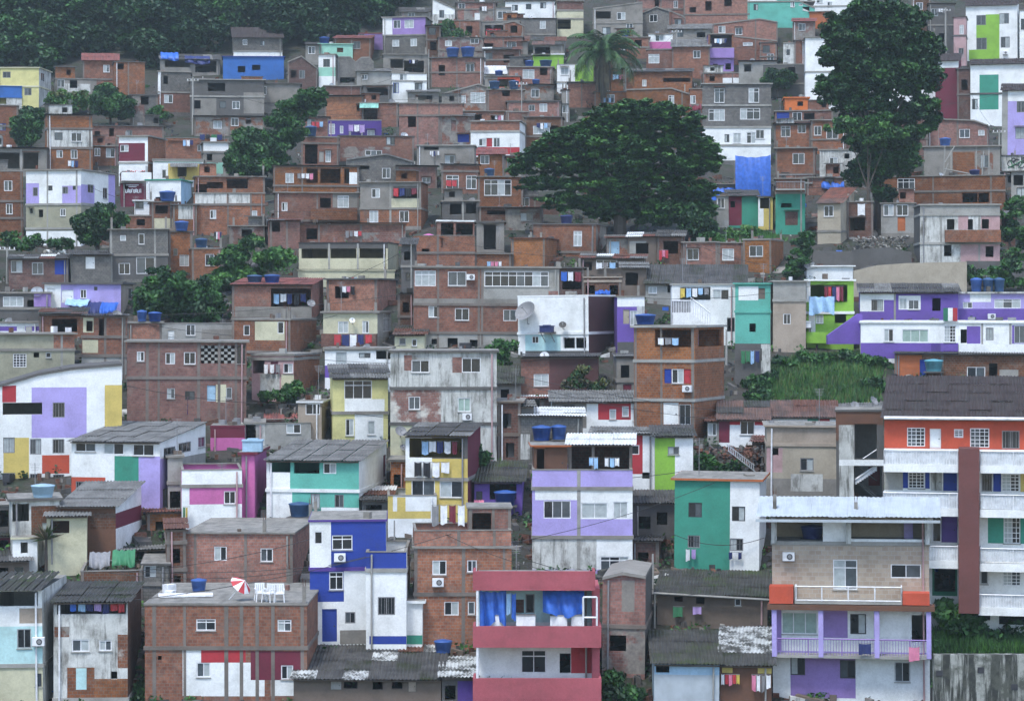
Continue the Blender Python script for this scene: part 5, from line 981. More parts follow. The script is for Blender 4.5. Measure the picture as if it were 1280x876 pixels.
def tiledroof():
    H = HS['tiled']; U, Z = lambda x: H.U(X_(x)), lambda y: H.Z(Y_(y)); m_ = MB(); u0, u1 = U(62)-.75, U(810)+.55
    corrugated(m_, lambda s_, t_: (u0+s_*(u1-u0), -1.3+t_*3.8, Z(4)+.12+t_*.75), 10, 1, ['zinc'], L1=u1-u0, pitch=.24, amp=.018)
    m_.box(u0, u1, -1.32, -1.28, Z(4)-.12, Z(4)+.02, 'zinc')
    m_.build('roof', H.root)
    m_ = MB(); m_.box(-H.W/2+.05, H.W/2-.05, 2.2, 2.3, Z(124)+.1, Z(6), 'BE'); m_.box(U(310), U(345), 1.4, 2.19, Z(124)+.1, Z(10), 'WS'); m_.box(U(692), U(735), 1.6, 2.19, Z(124)+.1, Z(22), 'LI'); m_.build('inner_wall', H.root)
    for x in (72, 428, 802):
        m_ = MB(); m_.box(U(x)-.12, U(x)+.12, -.3, -.04, Z(125), Z(4)+.05, 'WS'); m_.build('column', H.root)
    for x in (75, 295, 560, 805): m_ = MB(); m_.box(U(x)-.12, U(x)+.12, -1.05, -.9, Z(655), Z(432), 'LI'); m_.build('column', H.root)
    for xa, xb in ((50, 165), (692, 818)):
        m_ = MB(); m_.box(U(xa)-.1, U(xb), -1.02, -.08, Z(404), Z(322 if xa < 100 else 348), 'OR'); m_.build('parapet', H.root)
    m_ = MB(); m_.box(-H.W/2-.2, H.W/2+.25, -1.15, -.072, Z(432), Z(408), 'BN'); m_.build('floor_slab', H.root)
tiledroof()
tank(190,22,300,88,'dark blue tub tank in the open top floor of the tiled-front building',H=HS['tiled'],mat='navy',back=-.2)
for o in [o for o in COL.objects if o.get('label') == 'dark blue tub tank in the open top floor of the tiled-front building']:
    H = HS['tiled']; o.location = world(H, H.U(X_(245)), 1.2, H.Z(Y_(125))+.1)
laundry(470,585,545,645,'navy',lab='navy towel hung on the lilac balcony rail',H=HS['tiled'],out=-1.15)
laundry(706,595,776,664,'pink',lab='pink towel hung on the lilac balcony rail',H=HS['tiled'],out=-1.15)
wall_thing(812,652,1330,905,'STK','dark streaked retaining wall with drain holes at lower right',e=10,holes=[(850,745),(1050,730),(1235,815)]) if False else None
# ================================================================ TILE M
T_(0, 646)
h('white and pale aqua house with dark mossy roof, lower left corner', -60,425,205,905,'W',[(-50,345,185,424,'o'),(84,532,152,625,'d'),(168,745,218,808,'d')] ,p=[(96,434,205,506,'MW'),(-60,520,205,702,'AQ'),(-60,712,240,905,'CM')],f=[706],r='none',s=128,sm='WS',top=[(-60,350),(205,350)],ac=[(190,590)],l=7,key='aqua')
def aquaroof():
    H = HS['aqua']; m_ = MB(); z = H.zt
    zt = H.Z(Y_(352)); rise = .35
    corrugated(m_, lambda s_, t_: (-H.W/2-.3+s_*(H.W+.35), -.6+t_*(H.L-1.2), zt+.05+rise*t_), 7, 1, ['fibm','moss','fibm'], L1=H.W+.6); m_.build('roof', H.root)
aquaroof()
h('old stained narrow house with peeling plaster and mossy roof, lower left', 255,408,608,890,'WS',[(270,410,600,462,'o'),(342,582,426,640,'w'),(472,587,532,637,'w'),(528,735,558,772,'o')],
  p=[(258,462,608,545,'WS'),(258,520,330,570,'PG'),(320,715,450,860,'BR'),(450,770,608,870,'BO'),(362,718,412,820,'AQ'),(560,560,608,720,'PB')],f=[868],s=78,sm='BD',r=('fibm',312),l=7,key='stained',rt='CL')
laundry(330,412,600,462,'tarpblue skyblue navy lilac navy red red','coloured washing under the mossy roof of the stained narrow house',out=.1)
h('brick house with two white windows and grey roof slab, lower left of centre', 886,80,1395,322,'BP',[(1020,140,1080,208,'w'),(1240,148,1300,212,'w')],s=122,sm='BP',r='flat',l=9,c=[930,1170,1390],e=16,key='brickmid')
h('wide brick house with flat terrace roof and red and white ground floor, lower left', 690,420,1462,872,'BP',[(935,485,1028,540,'V'),(1322,488,1388,545,'V'),(936,692,1002,762,'w'),(1338,705,1396,772,'w'),(752,660,770,680,'o')],
  p=[(870,618,958,850,'W'),(958,625,1170,692,'RD'),(958,692,1260,852,'W'),(1194,638,1445,775,'MA'),(1290,775,1420,850,'W')],f=[622],s=112,sm='BP',r='flat',c=[735,880,1078,1150,1225,1300,1440],l=9,key='bigbrick')
H_ = HS['bigbrick']
def roofpt(H, X, Y): u, y = seat(H, X_(X), Y_(Y)); return world(H, u, y, H.top(u, y)+.01)
def chair(X, Y, rz, lab):
    o = empty('plastic_chair', roofpt(H_, X, Y), rz, lab, 'chair', 'white plastic garden chairs'); m_ = MB(); m_.box(-.25,.25,-.25,.25,.42,.46,'white'); m_.build('seat', o)
    m_ = MB(); m_.box(-.25,.25,.2,.24,.46,.5,'white'); [m_.box(-.25+k*.105,-.17+k*.105,.2,.23,.5,.85,'white') for k in range(5)]; m_.box(-.25,.25,.2,.24,.85,.92,'white'); m_.build('backrest', o)
    for a_ in (-1, 1):
        for b_ in (-1, 1): m_ = MB(); m_.bar((a_*.26,b_*.26,0),(a_*.22,b_*.22,.44),.03,'white'); m_.build('leg', o)
        m_ = MB(); m_.box(a_*.25-.03,a_*.25+.03,-.22,.24,.62,.66,'white'); m_.box(a_*.25-.025,a_*.25+.025,-.22,-.17,.46,.62,'white'); m_.build('armrest', o)
chair(1232,402,.3,'left one of the white plastic chairs on the brick terrace roof, nearest the parasol')
chair(1275,408,-.5,'middle one of the three white plastic chairs on the brick terrace roof')
chair(1325,412,.1,'rightmost of the three white plastic chairs on the brick terrace roof')
def parasol(X, Y):
    o = empty('parasol', roofpt(H_, X, Y), 0, 'folded-over red and white striped parasol lying on brick terrace roof', 'parasol'); m_ = MB(); n_ = 10; r = .6
    for k in range(n_):
        a, b_ = 2*math.pi*k/n_, 2*math.pi*(k+1)/n_; m_.face([(0,0,0),(r*math.cos(a),r*math.sin(a),-.4),(r*math.cos(b_),r*math.sin(b_),-.4)], 'red' if k % 2 else 'white')
    c_ = m_.build('canopy', o); c_.rotation_euler = (math.radians(38), math.radians(25), .5); c_.location = (0, 0, 1.05)
    m_ = MB(); m_.bar((0,0,0),(0,0,-1.6),.025,'white'); q_ = m_.build('pole', o); q_.rotation_euler = c_.rotation_euler; q_.location = c_.location
parasol(1155, 400)
tank(838,290,916,352,'blue water tank with lid at the left end of the brick terrace roof',H=H_)
m_ = MB(); m_.box(-1.4,1.4,-.6,.6,0,.08,'white'); o = m_.build('roof_panel'); o.location = Vector(roofpt(H_, 845, 378))+Vector((0,0,.02)); o.rotation_euler = (0, 0, .15); tag(o, 'white sheet panel lying flat on the brick terrace roof', 'panel')
h('concrete block wall house with covered junk terrace, lower left', 680,228,800,400,'BG',[(700,245)],f=[318],s=0,r='flat')
h('cluttered open terrace with white posts and green mesh, lower left', 385,258,680,330,'BD',[],r='par',key='junkt',e=25)
tarp(420,180,520,245,'grey','grey shade cloth on the cluttered terrace, lower left',out=.6)
tarp(530,172,640,240,'greencloth','green shade mesh on the cluttered terrace, lower left',out=.6)
h('corrugated canopy on thin posts above the cluttered terrace, lower left', 560,160,805,222,'WD',[(575,162,640,215,'o'),(650,162,690,215,'o'),(705,162,795,215,'o')],r=('fib',125),key='canopy')
h('small white wall house with dark door behind spiky plants, lower left', 60,105,178,262,'W',[(98,120,132,172,'o')],r='flat',rt='CM')
h('brown wall house behind the spiky plant, lower left', 150,0,345,130,'BD',[(200,30)],r='none')
h('white wall and grey canopy house next to the brown and white house, lower left', 345,60,560,180,'BD',[(400,80,450,130,'o')],r=('fib',45))
# ================================================================ TILE N
T_(320, 646)
h('cobalt blue and white three-storey house, lower middle', 258,22,622,605,'W',[(280,66,320,128,'w'),(364,86,462,156,'V'),(350,260,418,346,'V'),(315,436,386,592,'D:BL'),(425,452,474,506,'d')],
  p=[(360,20,622,242,'BL'),(258,252,420,402,'BL'),(400,538,532,605,'CO')],f=[246],r='flat',rt='DP',ac=[(402,190)],key='cobalt')
h('white wing of the cobalt blue house with blue terrace parapet', 524,168,716,605,'W',[(580,380,662,466,'s')],p=[(524,160,716,250,'BL'),(540,566,716,605,'BL')],f=[252],s=22,sm='W',r='par',set_=-1.2,key='cobaltw')
h('small white annex with green base right of the cobalt blue house', 714,410,792,605,'W',[],p=[(714,562,792,605,'TG')],r='flat',rt='W',set_=-.6)
h('brick house with cluttered roof terrace, middle of the lower row', 752,150,1215,606,'BP',[(838,206,906,275,'w'),(1004,205,1050,262,'w'),(895,402,965,468,'w'),(1008,402,1042,464,'w')],f=[366],r='flat',c=[760,986,1180],ac=[(865,308)],key='brickN')
h('brick roof parapet with concrete posts above the lower-row brick house', 755,66,1215,160,'BO',[],on=('brickN',.2),r='par',l=4.5,c=[965,1135],key='parN')
h('brick stair room behind the roof parapet, lower middle', 1010,-40,1215,120,'BR',[(1030,-20,1120,70,'o')],on=('brickN',1.4),l=3,c=[1020,1130,1208],r='flat',key='stN')
laundry(835,-60,1000,40,'grey white maroon white','washing and cloth bags above the brick roof parapet, lower middle',H=HS['parN'],out=-.2)
h('long weathered plank shack with dark mossy sheet roof, bottom edge', 178,775,880,920,'WD',[(355,772,405,822,'D:CL'),(416,776,482,816,'o'),(555,780,602,820,'o'),(646,772,696,816,'o'),(725,770,760,830,'D:MW')],r=('mixed2',606),l=8,key='plank')
h('small plank shed with grey patched roof and purple fence, bottom edge', 885,765,1042,920,'CD',[(900,800,950,870,'o')],p=[(960,780,1032,880,'DP')],r=('patch',668),key='shedN')
def redapt():
    H = h('coral red apartment block with wide balconies and blue tarpaulins, bottom centre', 1048,336,1600,905,'W',[(1283,366,1326,456,'d'),(1236,392,1276,456,'D:BD'),(1262,632,1382,742,'V'),(1446,648,1498,742,'o')],
      p=[(1048,245,1600,330,'CR'),(1048,330,1600,500,'AQ'),(1048,600,1600,745,'W'),(1500,600,1640,742,'RD')],r='flat',rt='CR',ov=.05,s=0,rot=0,l=7,key='redapt',f=[])
    U, Z = lambda x: H.U(X_(x)), lambda y: H.Z(Y_(y)); W_ = H.W
    for (ya, yb_) in ((240,330),(498,598),(742,850)):
        m_ = MB(); dp = 1.7; r_ = U(1600)+.0; u0, u1 = -W_/2-.12, W_/2+(.42 if ya > 300 else .12)
        m_.box(u0, u1, -dp, .0-.002, Z(yb_), Z(yb_)+.15, 'CR'); m_.box(u0, u1, -dp-.004, -dp+.12, Z(yb_)+.153, Z(ya), 'CR'); m_.box(u0, u0+.12, -dp+.124, -.002, Z(yb_)+.153, Z(ya)-.004, 'CR'); m_.box(u1-.12, u1, -dp+.124, -.002, Z(yb_)+.153, Z(ya)-.004, 'CR')
        m_.build('balcony', H.root)
    for x in (1058,):
        m_ = MB(); m_.bar((U(x), -1.62, -1), (U(x), -1.62, Z(245)), .07, 'white', 8); m_.build('post', H.root)
    m_ = MB(); m_.box(W_/2-.02, W_/2+.36, -.9, 3, -1, Z(330), 'CR'); m_.build('stair_block', H.root)
    m_ = MB(); a, b_, c_, d_ = U(1555), W_/2+.2, Z(496), Z(362)
    for (p_, q_) in (((a,c_),(a,d_)),((b_,c_),(b_,d_)),((a,d_),(b_,d_)),((a,(c_+d_)/2-.3),(b_,(c_+d_)/2-.3))): m_.bar((p_[0],-1.6,p_[1]),(q_[0],-1.6,q_[1]),.05,'white',6)
    m_.build('gate_frame', H.root)
    return H
redapt()
H_ = HS['redapt']
tarp(1068,335,1192,496,'tarpblue','left blue tarpaulin screening the upper balcony of the coral red block',H=H_,out=-1.35,back=.1)
tarp(1365,335,1560,450,'tarpblue','right blue tarpaulin swagged across the upper balcony of the coral red block',H=H_,out=-1.35,back=.5)
laundry(1192,345,1240,492,'skyblue tarpblue','light blue sheet strip between tarpaulins on the coral red block',H=H_,out=-1.3)
for i, (a_, b_) in enumerate(((1110,1190),(1240,1330),(1400,1480),(1500,1560))):
    u0, u1 = H_.U(X_(a_)), H_.U(X_(b_)); m_ = MB(); w_ = u1-u0; hh = .75; m_.box(0, w_, 0, .5, 0, hh, 'white'); m_.box(-.02, w_+.02, -.02, .52, hh, hh+.05, 'grey'); z = H_.Z(Y_(598))+.16
    z = H_.Z(Y_(502)); o = m_.build('storage_chest'); o.location = world(H_, u0, -1.3, z-.25); o.rotation_euler = (0,0,-H_.phi); tag(o, 'white storage box, %s on the upper balcony of the coral red block' % ('leftmost','second from left','third from left','rightmost')[i], 'box', 'white boxes on the coral balcony')
tank(1395,195,1470,245,'dark blue tank, left one behind the coral red roof parapet',H=H_)
tank(1505,190,1575,245,'dark blue tank, right one behind the coral red roof parapet',H=H_)
tank(1290,195,1340,242,'blue tub tank between plank fence and coral red roof parapet',H=H_)
tank(880,545,970,612,'blue tank at the foot of the lower-row brick house',H=HS['plank'],back=6)
# ================================================================ TILE O
T_(640, 646)
h('leaning red brick house with patched front above a dusty ledge, lower middle', 428,285,632,745,'BP',[(463,563,542,640,'o')],p=[(430,515,632,745,'PG'),(520,300,580,450,'CO')],f=[520],s=38,sm='CD',r='flat',c=(),top=[(428,300),(520,275),(632,290)],key='lean')
h('dusty board shack under a broad mossy roof, lower right of centre', 690,375,1215,520,'WD',[(772,376,812,406,'o'),(876,380,916,414,'o'),(1060,385,1090,420,'d')],r=('moss',252),l=7,key='mossroof')
laundry(766,425,822,500,'greencloth','green cloth hung in front of the dusty board shack',H=HS['mossroof'])
laundry(860,424,916,480,'lilac','lilac towel hung in front of the dusty board shack',H=HS['mossroof'])
h('pale blue board shack with mossy sheet roof, bottom edge', 676,702,986,905,'PB2',[(684,708,748,742,'o')],p=[(676,750,986,905,'zinc')],r=('moss',545),l=7,key='paleblue')
h('brown shack with yellow panels and patched white roof, bottom edge', 990,708,1236,905,'BN',[],p=[(1000,710,1050,742,'YE'),(1170,710,1236,742,'YE')],r=('patch',530),l=7,key='brownyel')
laundry(995,745,1085,800,'white red pink red yellow','bright red and pink washing on the brown shack, bottom edge')
laundry(1140,745,1232,830,'pink white grey white','pale washing at the right end of the brown shack, bottom edge')

H = HS['mossroof']; m_ = MB(); m_.bar((-H.W/2-.2, -.42, H.Z(Y_(362))), (H.W/2+.2, -.42, H.Z(Y_(384))), .06, 'CL', 6); m_.bar((-H.W/2-.1, -.4, -.5), (-H.W/2-.1, -.4, H.Z(Y_(362))), .05, 'CL', 6); m_.build('gutter', H.root)
# ================================================================ houses filling the alleys and gaps
T_(320, 0)
h('brown gabled brick house between the bright blue house and the mint tower', 150,285,292,420,'BD',[(205,335,232,375,'d'),(165,340,188,372,'o')],top=[(150,300),(215,272),(292,330)],e=2)
h('grey block house with white-framed window at the shoulder of the leaning tree', -80,400,212,520,'CO',[(8,412,50,452,'w'),(-60,425,-30,455,'d')],f=[492],rt='CD')
h('grey wall house with brown roof above the mint terrace house', 236,215,300,290,'CO',[(265,240)],r=('fibd',205))
h('dim brick house between the lilac-topped house and the top brick terraces', 810,125,880,260,'BD',[(840,150),(830,200,860,240,'o')],f=[190],s=0)
h('low brick house under the top brick terrace, left of the red tarpaulin', 870,100,1070,184,'BR',[(930,130),(1000,125,1030,160,'o')],r='flat')
h('low mixed shacks behind the blue tanks, upper middle', 1080,240,1260,330,'BD',[(1110,270),(1180,262,1230,300,'o')],f=[285],r=('mixed',228))
h('brick sliver house below the red-banded white house at the great tree edge', 1190,745,1262,905,'BR',[(1215,790)],f=[835])
T_(640, 0)
h('grey sheet-roofed house above the pink wall house, right of the palm', 745,140,945,200,'CO',[(800,160),(880,155,920,180,'o')],r=('fib',118))
h('brick gable behind grey gabled house, upper right', 742,75,825,160,'BR',[(790,110)],top=[(742,50),(825,90)])
h('brick house between the palm skirt and the pink wall', 480,180,655,262,'BR',[(520,215,545,240,'w'),(600,210)],f=[225],rt='CO')
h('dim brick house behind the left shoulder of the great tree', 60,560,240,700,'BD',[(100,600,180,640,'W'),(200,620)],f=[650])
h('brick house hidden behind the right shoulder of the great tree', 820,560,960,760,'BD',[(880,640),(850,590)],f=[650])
T_(950, 0)
h('dim concrete house under the slim white house, right of the grey tower', 15,310,215,450,'CD',[(60,350,100,390,'o'),(150,340)],f=[400])
h('brown brick house behind the crown of the tall tree', 400,60,720,190,'BD',[(480,100),(600,120)])
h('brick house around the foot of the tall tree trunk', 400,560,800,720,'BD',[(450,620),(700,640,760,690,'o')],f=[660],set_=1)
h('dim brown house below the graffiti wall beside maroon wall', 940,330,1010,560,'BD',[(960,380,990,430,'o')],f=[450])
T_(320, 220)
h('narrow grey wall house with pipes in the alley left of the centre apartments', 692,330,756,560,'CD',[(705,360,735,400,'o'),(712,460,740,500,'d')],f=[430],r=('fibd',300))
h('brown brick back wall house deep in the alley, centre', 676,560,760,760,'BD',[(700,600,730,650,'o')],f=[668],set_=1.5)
T_(320, 430)
h('grey block annex with mossy ledge right of the old white apartment house', 1146,190,1262,272,'CO',[(1165,215,1205,255,'o')],r=('moss',108),key='gap1')
h('dark brown brick house in the alley right of the old white apartment house', 1150,280,1262,560,'BD',[(1170,330,1215,400,'o'),(1190,470,1230,540,'o')],f=[430],r='flat',rt='WD')
h('low shack with red tiles right of the turquoise house', 640,560,716,720,'BR',[(655,620,700,680,'o')],r='flat',rt='CD',set_=1)
T_(640, 430)
h('grey wall house with white strip behind the dark tanks, centre', -20,300,100,600,'CD',[(0,330,24,380,'o'),(40,450,70,540,'D:WS')],f=[400],r=('fib',270),set_=2)
h('dusty brick house at the left of the red panel house', 60,262,190,345,'PG',[(100,290)],r=('mixed',240),set_=1.5)
h('low dark shed with blue-grey roof in the alley left of the green and white house', 575,760,775,930,'CD',[(600,820,660,880,'o'),(690,800,740,860,'o')],r=('fibd',700),l=5)
h('pale wall fragment under the lime and white house', 560,650,780,740,'CL',[(640,690,700,730,'o')],r='flat',rt='CD',set_=1.2)
h('brown storey behind the leaning brick house, lower middle', 560,940,700,1110,'BD',[(600,990,650,1040,'o')],f=[1050],r=('fibd',905),l=5,set_=2)
T_(640, 220)
h('grey storey with brown door under the narrow purple house', 500,862,600,1080,'CO',[(520,900,560,960,'o'),(530,990,570,1050,'D:MA')],f=[975],set_=1)
T_(0, 430)
h('grey side house with yellow gate between the lilac panel and pink building', 800,540,872,880,'CL',[(810,700,860,780,'o')],p=[(840,762,872,880,'OL')],f=[660],s=0,set_=3)
T_(0, 646)
h('orange brick shed between the lilac panel building and the brick house', 700,-20,890,110,'BO',[(740,20,780,70,'o'),(820,10,850,50,'o')],r=('mixed',-50),set_=2)
h('narrow brown brick house between junk terrace and brick house, lower left', 795,60,890,420,'BD',[(820,150,860,220,'o'),(830,280,862,330,'o')],f=[120,250],s=0,set_=1)
h('dark plank hut behind the aqua house roof, lower left', -60,215,140,330,'WD',[(-20,240,40,290,'o'),(70,240,110,280,'o')],r=('mixed',160),l=5)
h('maroon fence wall hut at the left edge, lower left', -60,95,60,215,'MA',[(-20,110,40,170,'o')],r=('moss',60),set_=2)
T_(950, 430)
h('small brown shack with pots on the slope left of the beige-grey house', -40,470,32,640,'BD',[(-25,520,10,580,'o')],r=('mixed',440),set_=1)
# ================================================================ walls, ground cover, vegetation (photo pixels from here on)
m, t, b = nodes('STK'); tc, v, oi = coords(t)
col = mix(t, ramp(t, noise(t, v.outputs[0], 1.5, 6, .7, (1.6,1,.12)), .44, .53), (.30,.31,.28), (.028,.03,.026)); col = mix(t, ramp(t, noise(t, v.outputs[0], .8, 6, .7), .48, .62), col, (.07,.075,.06))
t.links.new(col, b.inputs['Base Color']); b.inputs['Roughness'].default_value = .95; MATS['STK'] = m
T_(0, 0); K = 1.0
wall_thing(1168,818,1330,900,'STK','dark streaked retaining wall with drain holes, lower right corner',e=14,holes=[(1174,841),(1226,837),(1268,858)])
_lr = np.random.RandomState(11)
class Leaves:
    def __init__(s): s.c = []; s.sz = []; s.m = []; s.up = []
    def clump(s, c, r, n, size, mats, shell=.55, up=0.):
        v = _lr.normal(size=(n, 3)); v /= np.linalg.norm(v, axis=1)[:, None]; rad = (shell**3+(1-shell**3)*_lr.rand(n))**(1/3)
        p_ = np.array(c)+v*rad[:, None]*np.array(r); s.c.append(p_); s.sz.append(size*(.6+.8*_lr.rand(n)))
        main = _lr.randint(len(mats)); mi_ = np.where(_lr.rand(n) < .8, main, _lr.randint(len(mats), size=n)); s.m.append(np.array([mats[k] for k in mi_])); s.up.append(np.full(n, up))
    def build(s, name, parent=None):
        c_ = np.concatenate(s.c); n = len(c_); sz = np.concatenate(s.sz)[:, None]; up = np.concatenate(s.up)[:, None]; mm = np.concatenate(s.m)
        nr = _lr.normal(size=(n, 3)); nr[:, 2:] += up*2; nr /= np.linalg.norm(nr, axis=1)[:, None]
        a_ = np.cross(nr, _lr.normal(size=(n, 3))); a_ /= np.linalg.norm(a_, axis=1)[:, None]; b_ = np.cross(nr, a_)
        V = np.empty((n, 4, 3)); V[:, 0] = c_-a_*sz; V[:, 1] = c_-b_*sz*.55; V[:, 2] = c_+a_*sz; V[:, 3] = c_+b_*sz*.55
        me = bpy.data.meshes.new(name); me.vertices.add(4*n); me.vertices.foreach_set('co', V.reshape(-1)); me.loops.add(4*n); me.loops.foreach_set('vertex_index', np.arange(4*n, dtype=np.int32))
        me.polygons.add(n); me.polygons.foreach_set('loop_start', np.arange(0, 4*n, 4, dtype=np.int32)); me.polygons.foreach_set('loop_total', np.full(n, 4, dtype=np.int32))
        names = sorted(set(mm)); me.materials.clear(); [me.materials.append(MATS[k]) for k in names]; idx = {k: i for i, k in enumerate(names)}
        me.polygons.foreach_set('material_index', np.array([idx[k] for k in mm], dtype=np.int32)); me.update(); me.validate()
        o = bpy.data.objects.new(name, me); COL.objects.link(o)
        if parent: o.parent = parent
        return o
DK = ['lf1','lf1','lf4','lf2']; MD = ['lf1','lf2','lf2','lf4']; LT = ['lf2','lf3','lf2','lf1']; YG = ['lf5','lf2','lf3']
def tree(lab, bx, by, cl, mats=MD, leaf=.2, dens=1., name='tree', cat='tree', trunk=.28, flat=1., sub=None, dz=0, up=0., grp=None, thick=1., fill=1.):
    d, z0 = DZ(by); d += dz; s_ = d/F; P = ((bx-640)*s_, d, z0)
    o = empty(name, P, 0, lab, cat, grp); L = Leaves(); tm = MB(); tm.bar((0,0,-.8), (0,0,(by-min(c_[1] for c_ in cl))*s_*.45), trunk, 'bark', 8, trunk*.65); hb = (by-min(c_[1] for c_ in cl))*s_*.45
    for (x, y, rx, ry) in cl:
        c_ = np.array(((x-bx)*s_, _lr.uniform(-.6, .6)*rx*s_*.3, (by-y)*s_)); rr_ = np.array((rx*s_, min(rx, max(rx, ry)*.9)*s_*thick, ry*s_))
        n = sub or int(fill*max(9, int(8+rr_[0]*rr_[2]*5.5))); r0 = max(.45, min(1.3, min(rr_[0], rr_[2])*.42))
        for k in range(n):
            v = _lr.normal(size=3); v /= np.linalg.norm(v); q_ = c_+v*rr_*_lr.uniform(.45, .95); rk = r0*_lr.uniform(.7, 1.25)
            L.clump(q_, (rk, rk, rk*.62*flat), int(110*dens*(rk/.8)**2*(.2/leaf)**1.2)+20, leaf, mats, .4, up)
        tm.bar((0,0,hb*.8), (c_[0]*.75, c_[1]*.75, hb*.8+(c_[2]-hb*.8)*.7), trunk*.38, 'bark', 5, .04)
    tm.build('trunk', o); L.build('crown', o); return o
tree('very large spreading umbrella-shaped tree at the centre of the upper hillside', 775, 300,
  [(800,138,60,14),(770,145,50,14),(845,148,40,14),(725,165,36,12),(690,192,40,12),(880,192,22,14),(795,150,58,20),(830,160,50,18),(745,165,50,18),(700,180,45,15),(860,178,38,16),(770,180,70,22),(660,198,30,11),(700,205,50,15),(760,205,70,18),(830,205,62,20),(885,205,22,14),(650,212,20,8),(680,228,42,11),(740,232,60,16),(800,235,60,18),(862,235,38,18),(705,252,38,12),(760,258,50,18),(825,262,50,20),(872,262,24,20),(790,135,32,10),(845,268,36,16),(880,282,16,12)],
  ['lf2','lf1','lf2','lf3','lf1'], .2, 1.3, flat=.55, up=1.1, trunk=.7, thick=.8, dz=1, fill=2.6)
tree('very tall dark tree standing among houses at upper right', 1098, 288,
  [(1090,20,50,22),(1060,45,38,20),(1110,50,48,28),(1150,60,26,28),(1040,65,24,14),(1070,80,45,24),(1120,95,45,28),(1060,112,42,20),(1150,100,26,20),(1035,110,24,20),(1090,135,48,20),(1150,135,30,18),(1125,160,42,22),(1165,150,14,12),(1100,5,35,12),(1080,215,22,22),(1118,195,30,28),(1085,180,30,16),(1105,240,16,20),(1145,85,30,26),(1130,20,34,20),(1045,35,24,20)],
  ['lf1','lf1','lf4','lf2'], .21, 1.3, trunk=.45, thick=.75, dz=1, fill=1.25, up=.6)
tree('bright green leafy branch tree beneath the tall dark tree', 1085, 285, [(1085,155,45,12),(1060,160,32,12),(1110,165,36,13),(1090,172,40,10)], LT, .19, 1.1, trunk=.2, dz=-2.5)
tree('round bushy dark tree at the left, lower of the leaning pair', 314, 232, [(313,195,29,32),(300,200,18,22),(325,180,20,18)], MD, .2, 1.3, trunk=.3, thick=.8)
tree('tall leaning tree beside the round bushy tree', 352, 228, [(388,118,18,16),(372,135,24,18),(355,155,26,20),(345,180,24,24),(366,165,18,20),(350,205,18,16),(395,128,12,12)], MD, .2, 1.2, trunk=.3, thick=.8)
tree('dark tree in front of the white and lilac house', 122, 320, [(122,282,26,26),(112,290,20,20),(132,268,14,14),(150,275,10,10)], MD, .19, 1.2, trunk=.25, dz=-1.2)
tree('grey-green tree near the left edge beside the brick column house', 38, 188, [(38,158,21,24),(28,165,14,18),(46,145,12,12)], MD, .19, 1.2, trunk=.25, dz=-1)
tree('yellowish green bush below the yellow house', 86, 142, [(86,126,28,14),(70,124,14,10),(102,126,14,12)], YG+['lf2'], .18, 1.2, trunk=.15, name='bush', cat='bush')
tree('large grey-green bush below the stilt brick house', 138, 158, [(138,128,28,24),(125,122,16,14),(152,132,16,18)], MD, .18, 1.2, trunk=.2, name='bush', cat='bush')
tree('small round bush left of the wide grey slab-roofed house', 196, 158, [(196,144,20,13)], MD, .18, 1.2, trunk=.15, name='bush', cat='bush')
tree('broad green tree mass above the screen-block brick house, left part', 220, 412, [(225,368,52,30),(185,378,22,22),(205,350,28,16),(250,375,42,26),(240,392,40,14)], MD+['lf2'], .19, 1.2, trunk=.3, dz=2)
tree('lighter green tree above the broad tree mass, behind the red sheet roof', 300, 372, [(320,318,40,22),(345,322,26,18),(290,325,24,18),(300,345,34,20),(275,350,24,18)], LT, .19, 1.2, trunk=.3, dz=3)
tree('small green tree between the centre apartments and the mouldy white wall', 630, 460, [(629,436,19,20),(622,445,13,12)], LT, .18, 1.2, trunk=.15, dz=-1)
tree('dark bush right of the three small brick houses', 1000, 352, [(1000,318,16,26),(994,335,15,14),(1008,300,10,10)], MD, .18, 1.2, trunk=.15, dz=.5)
tree('dark bushy growth above the beige retaining wall at right', 1222, 362, [(1220,345,14,16),(1245,348,12,14),(1265,340,14,20)], MD, .18, 1.1, trunk=.12, dz=-.8, name='bush', cat='bush')
tree('hanging greenery beside the derelict white house at the right edge', 1262, 330, [(1258,280,14,26),(1268,310,18,28),(1272,260,14,18)], MD, .18, 1.1, trunk=.15)
tree('feathery dark tree under the right side of the great tree', 872, 302, [(872,280,18,20),(862,268,14,14),(884,290,14,12)], DK, .18, 1.1, trunk=.15, dz=-1)
tree('dense low tree beside the slim white house, right of the top', 972, 124, [(972,98,20,14),(985,102,16,14),(962,104,12,10)], MD, .18, 1.1, trunk=.15)
tree('leafy banana-like bush at the lower right corner beside the apartments', 1200, 822, [(1195,782,24,22),(1182,775,12,16),(1215,790,22,18)], LT, .2, 1.1, trunk=.12, dz=2, name='bush', cat='bush')
tree('low leafy bush on top of the streaked wall, lower right corner', 1250, 818, [(1250,798,34,14),(1275,795,16,14)], MD, .18, 1.1, trunk=.1, dz=2, name='bush', cat='bush')
tree('small tree growing above the top left lilac house', 558, 60, [(560,42,24,16),(545,46,12,10)], MD, .2, 1., trunk=.15)
tree('creeping shrub beside the pinkish grey house, centre left', 350, 506, [(348,492,28,9),(365,488,14,10)], LT, .15, 1.1, trunk=.08, name='bush', cat='bush')
tree('shrub at the left of the yellow terrace house awning', 525, 566, [(520,556,8,12)], LT, .13, 1.2, trunk=.05, dz=-5, name='bush', cat='bush')
tree('climbing plant at the right of the yellow terrace house awning', 590, 575, [(592,556,12,14),(604,566,9,10)], LT, .13, 1.2, trunk=.05, dz=-5, name='bush', cat='bush')
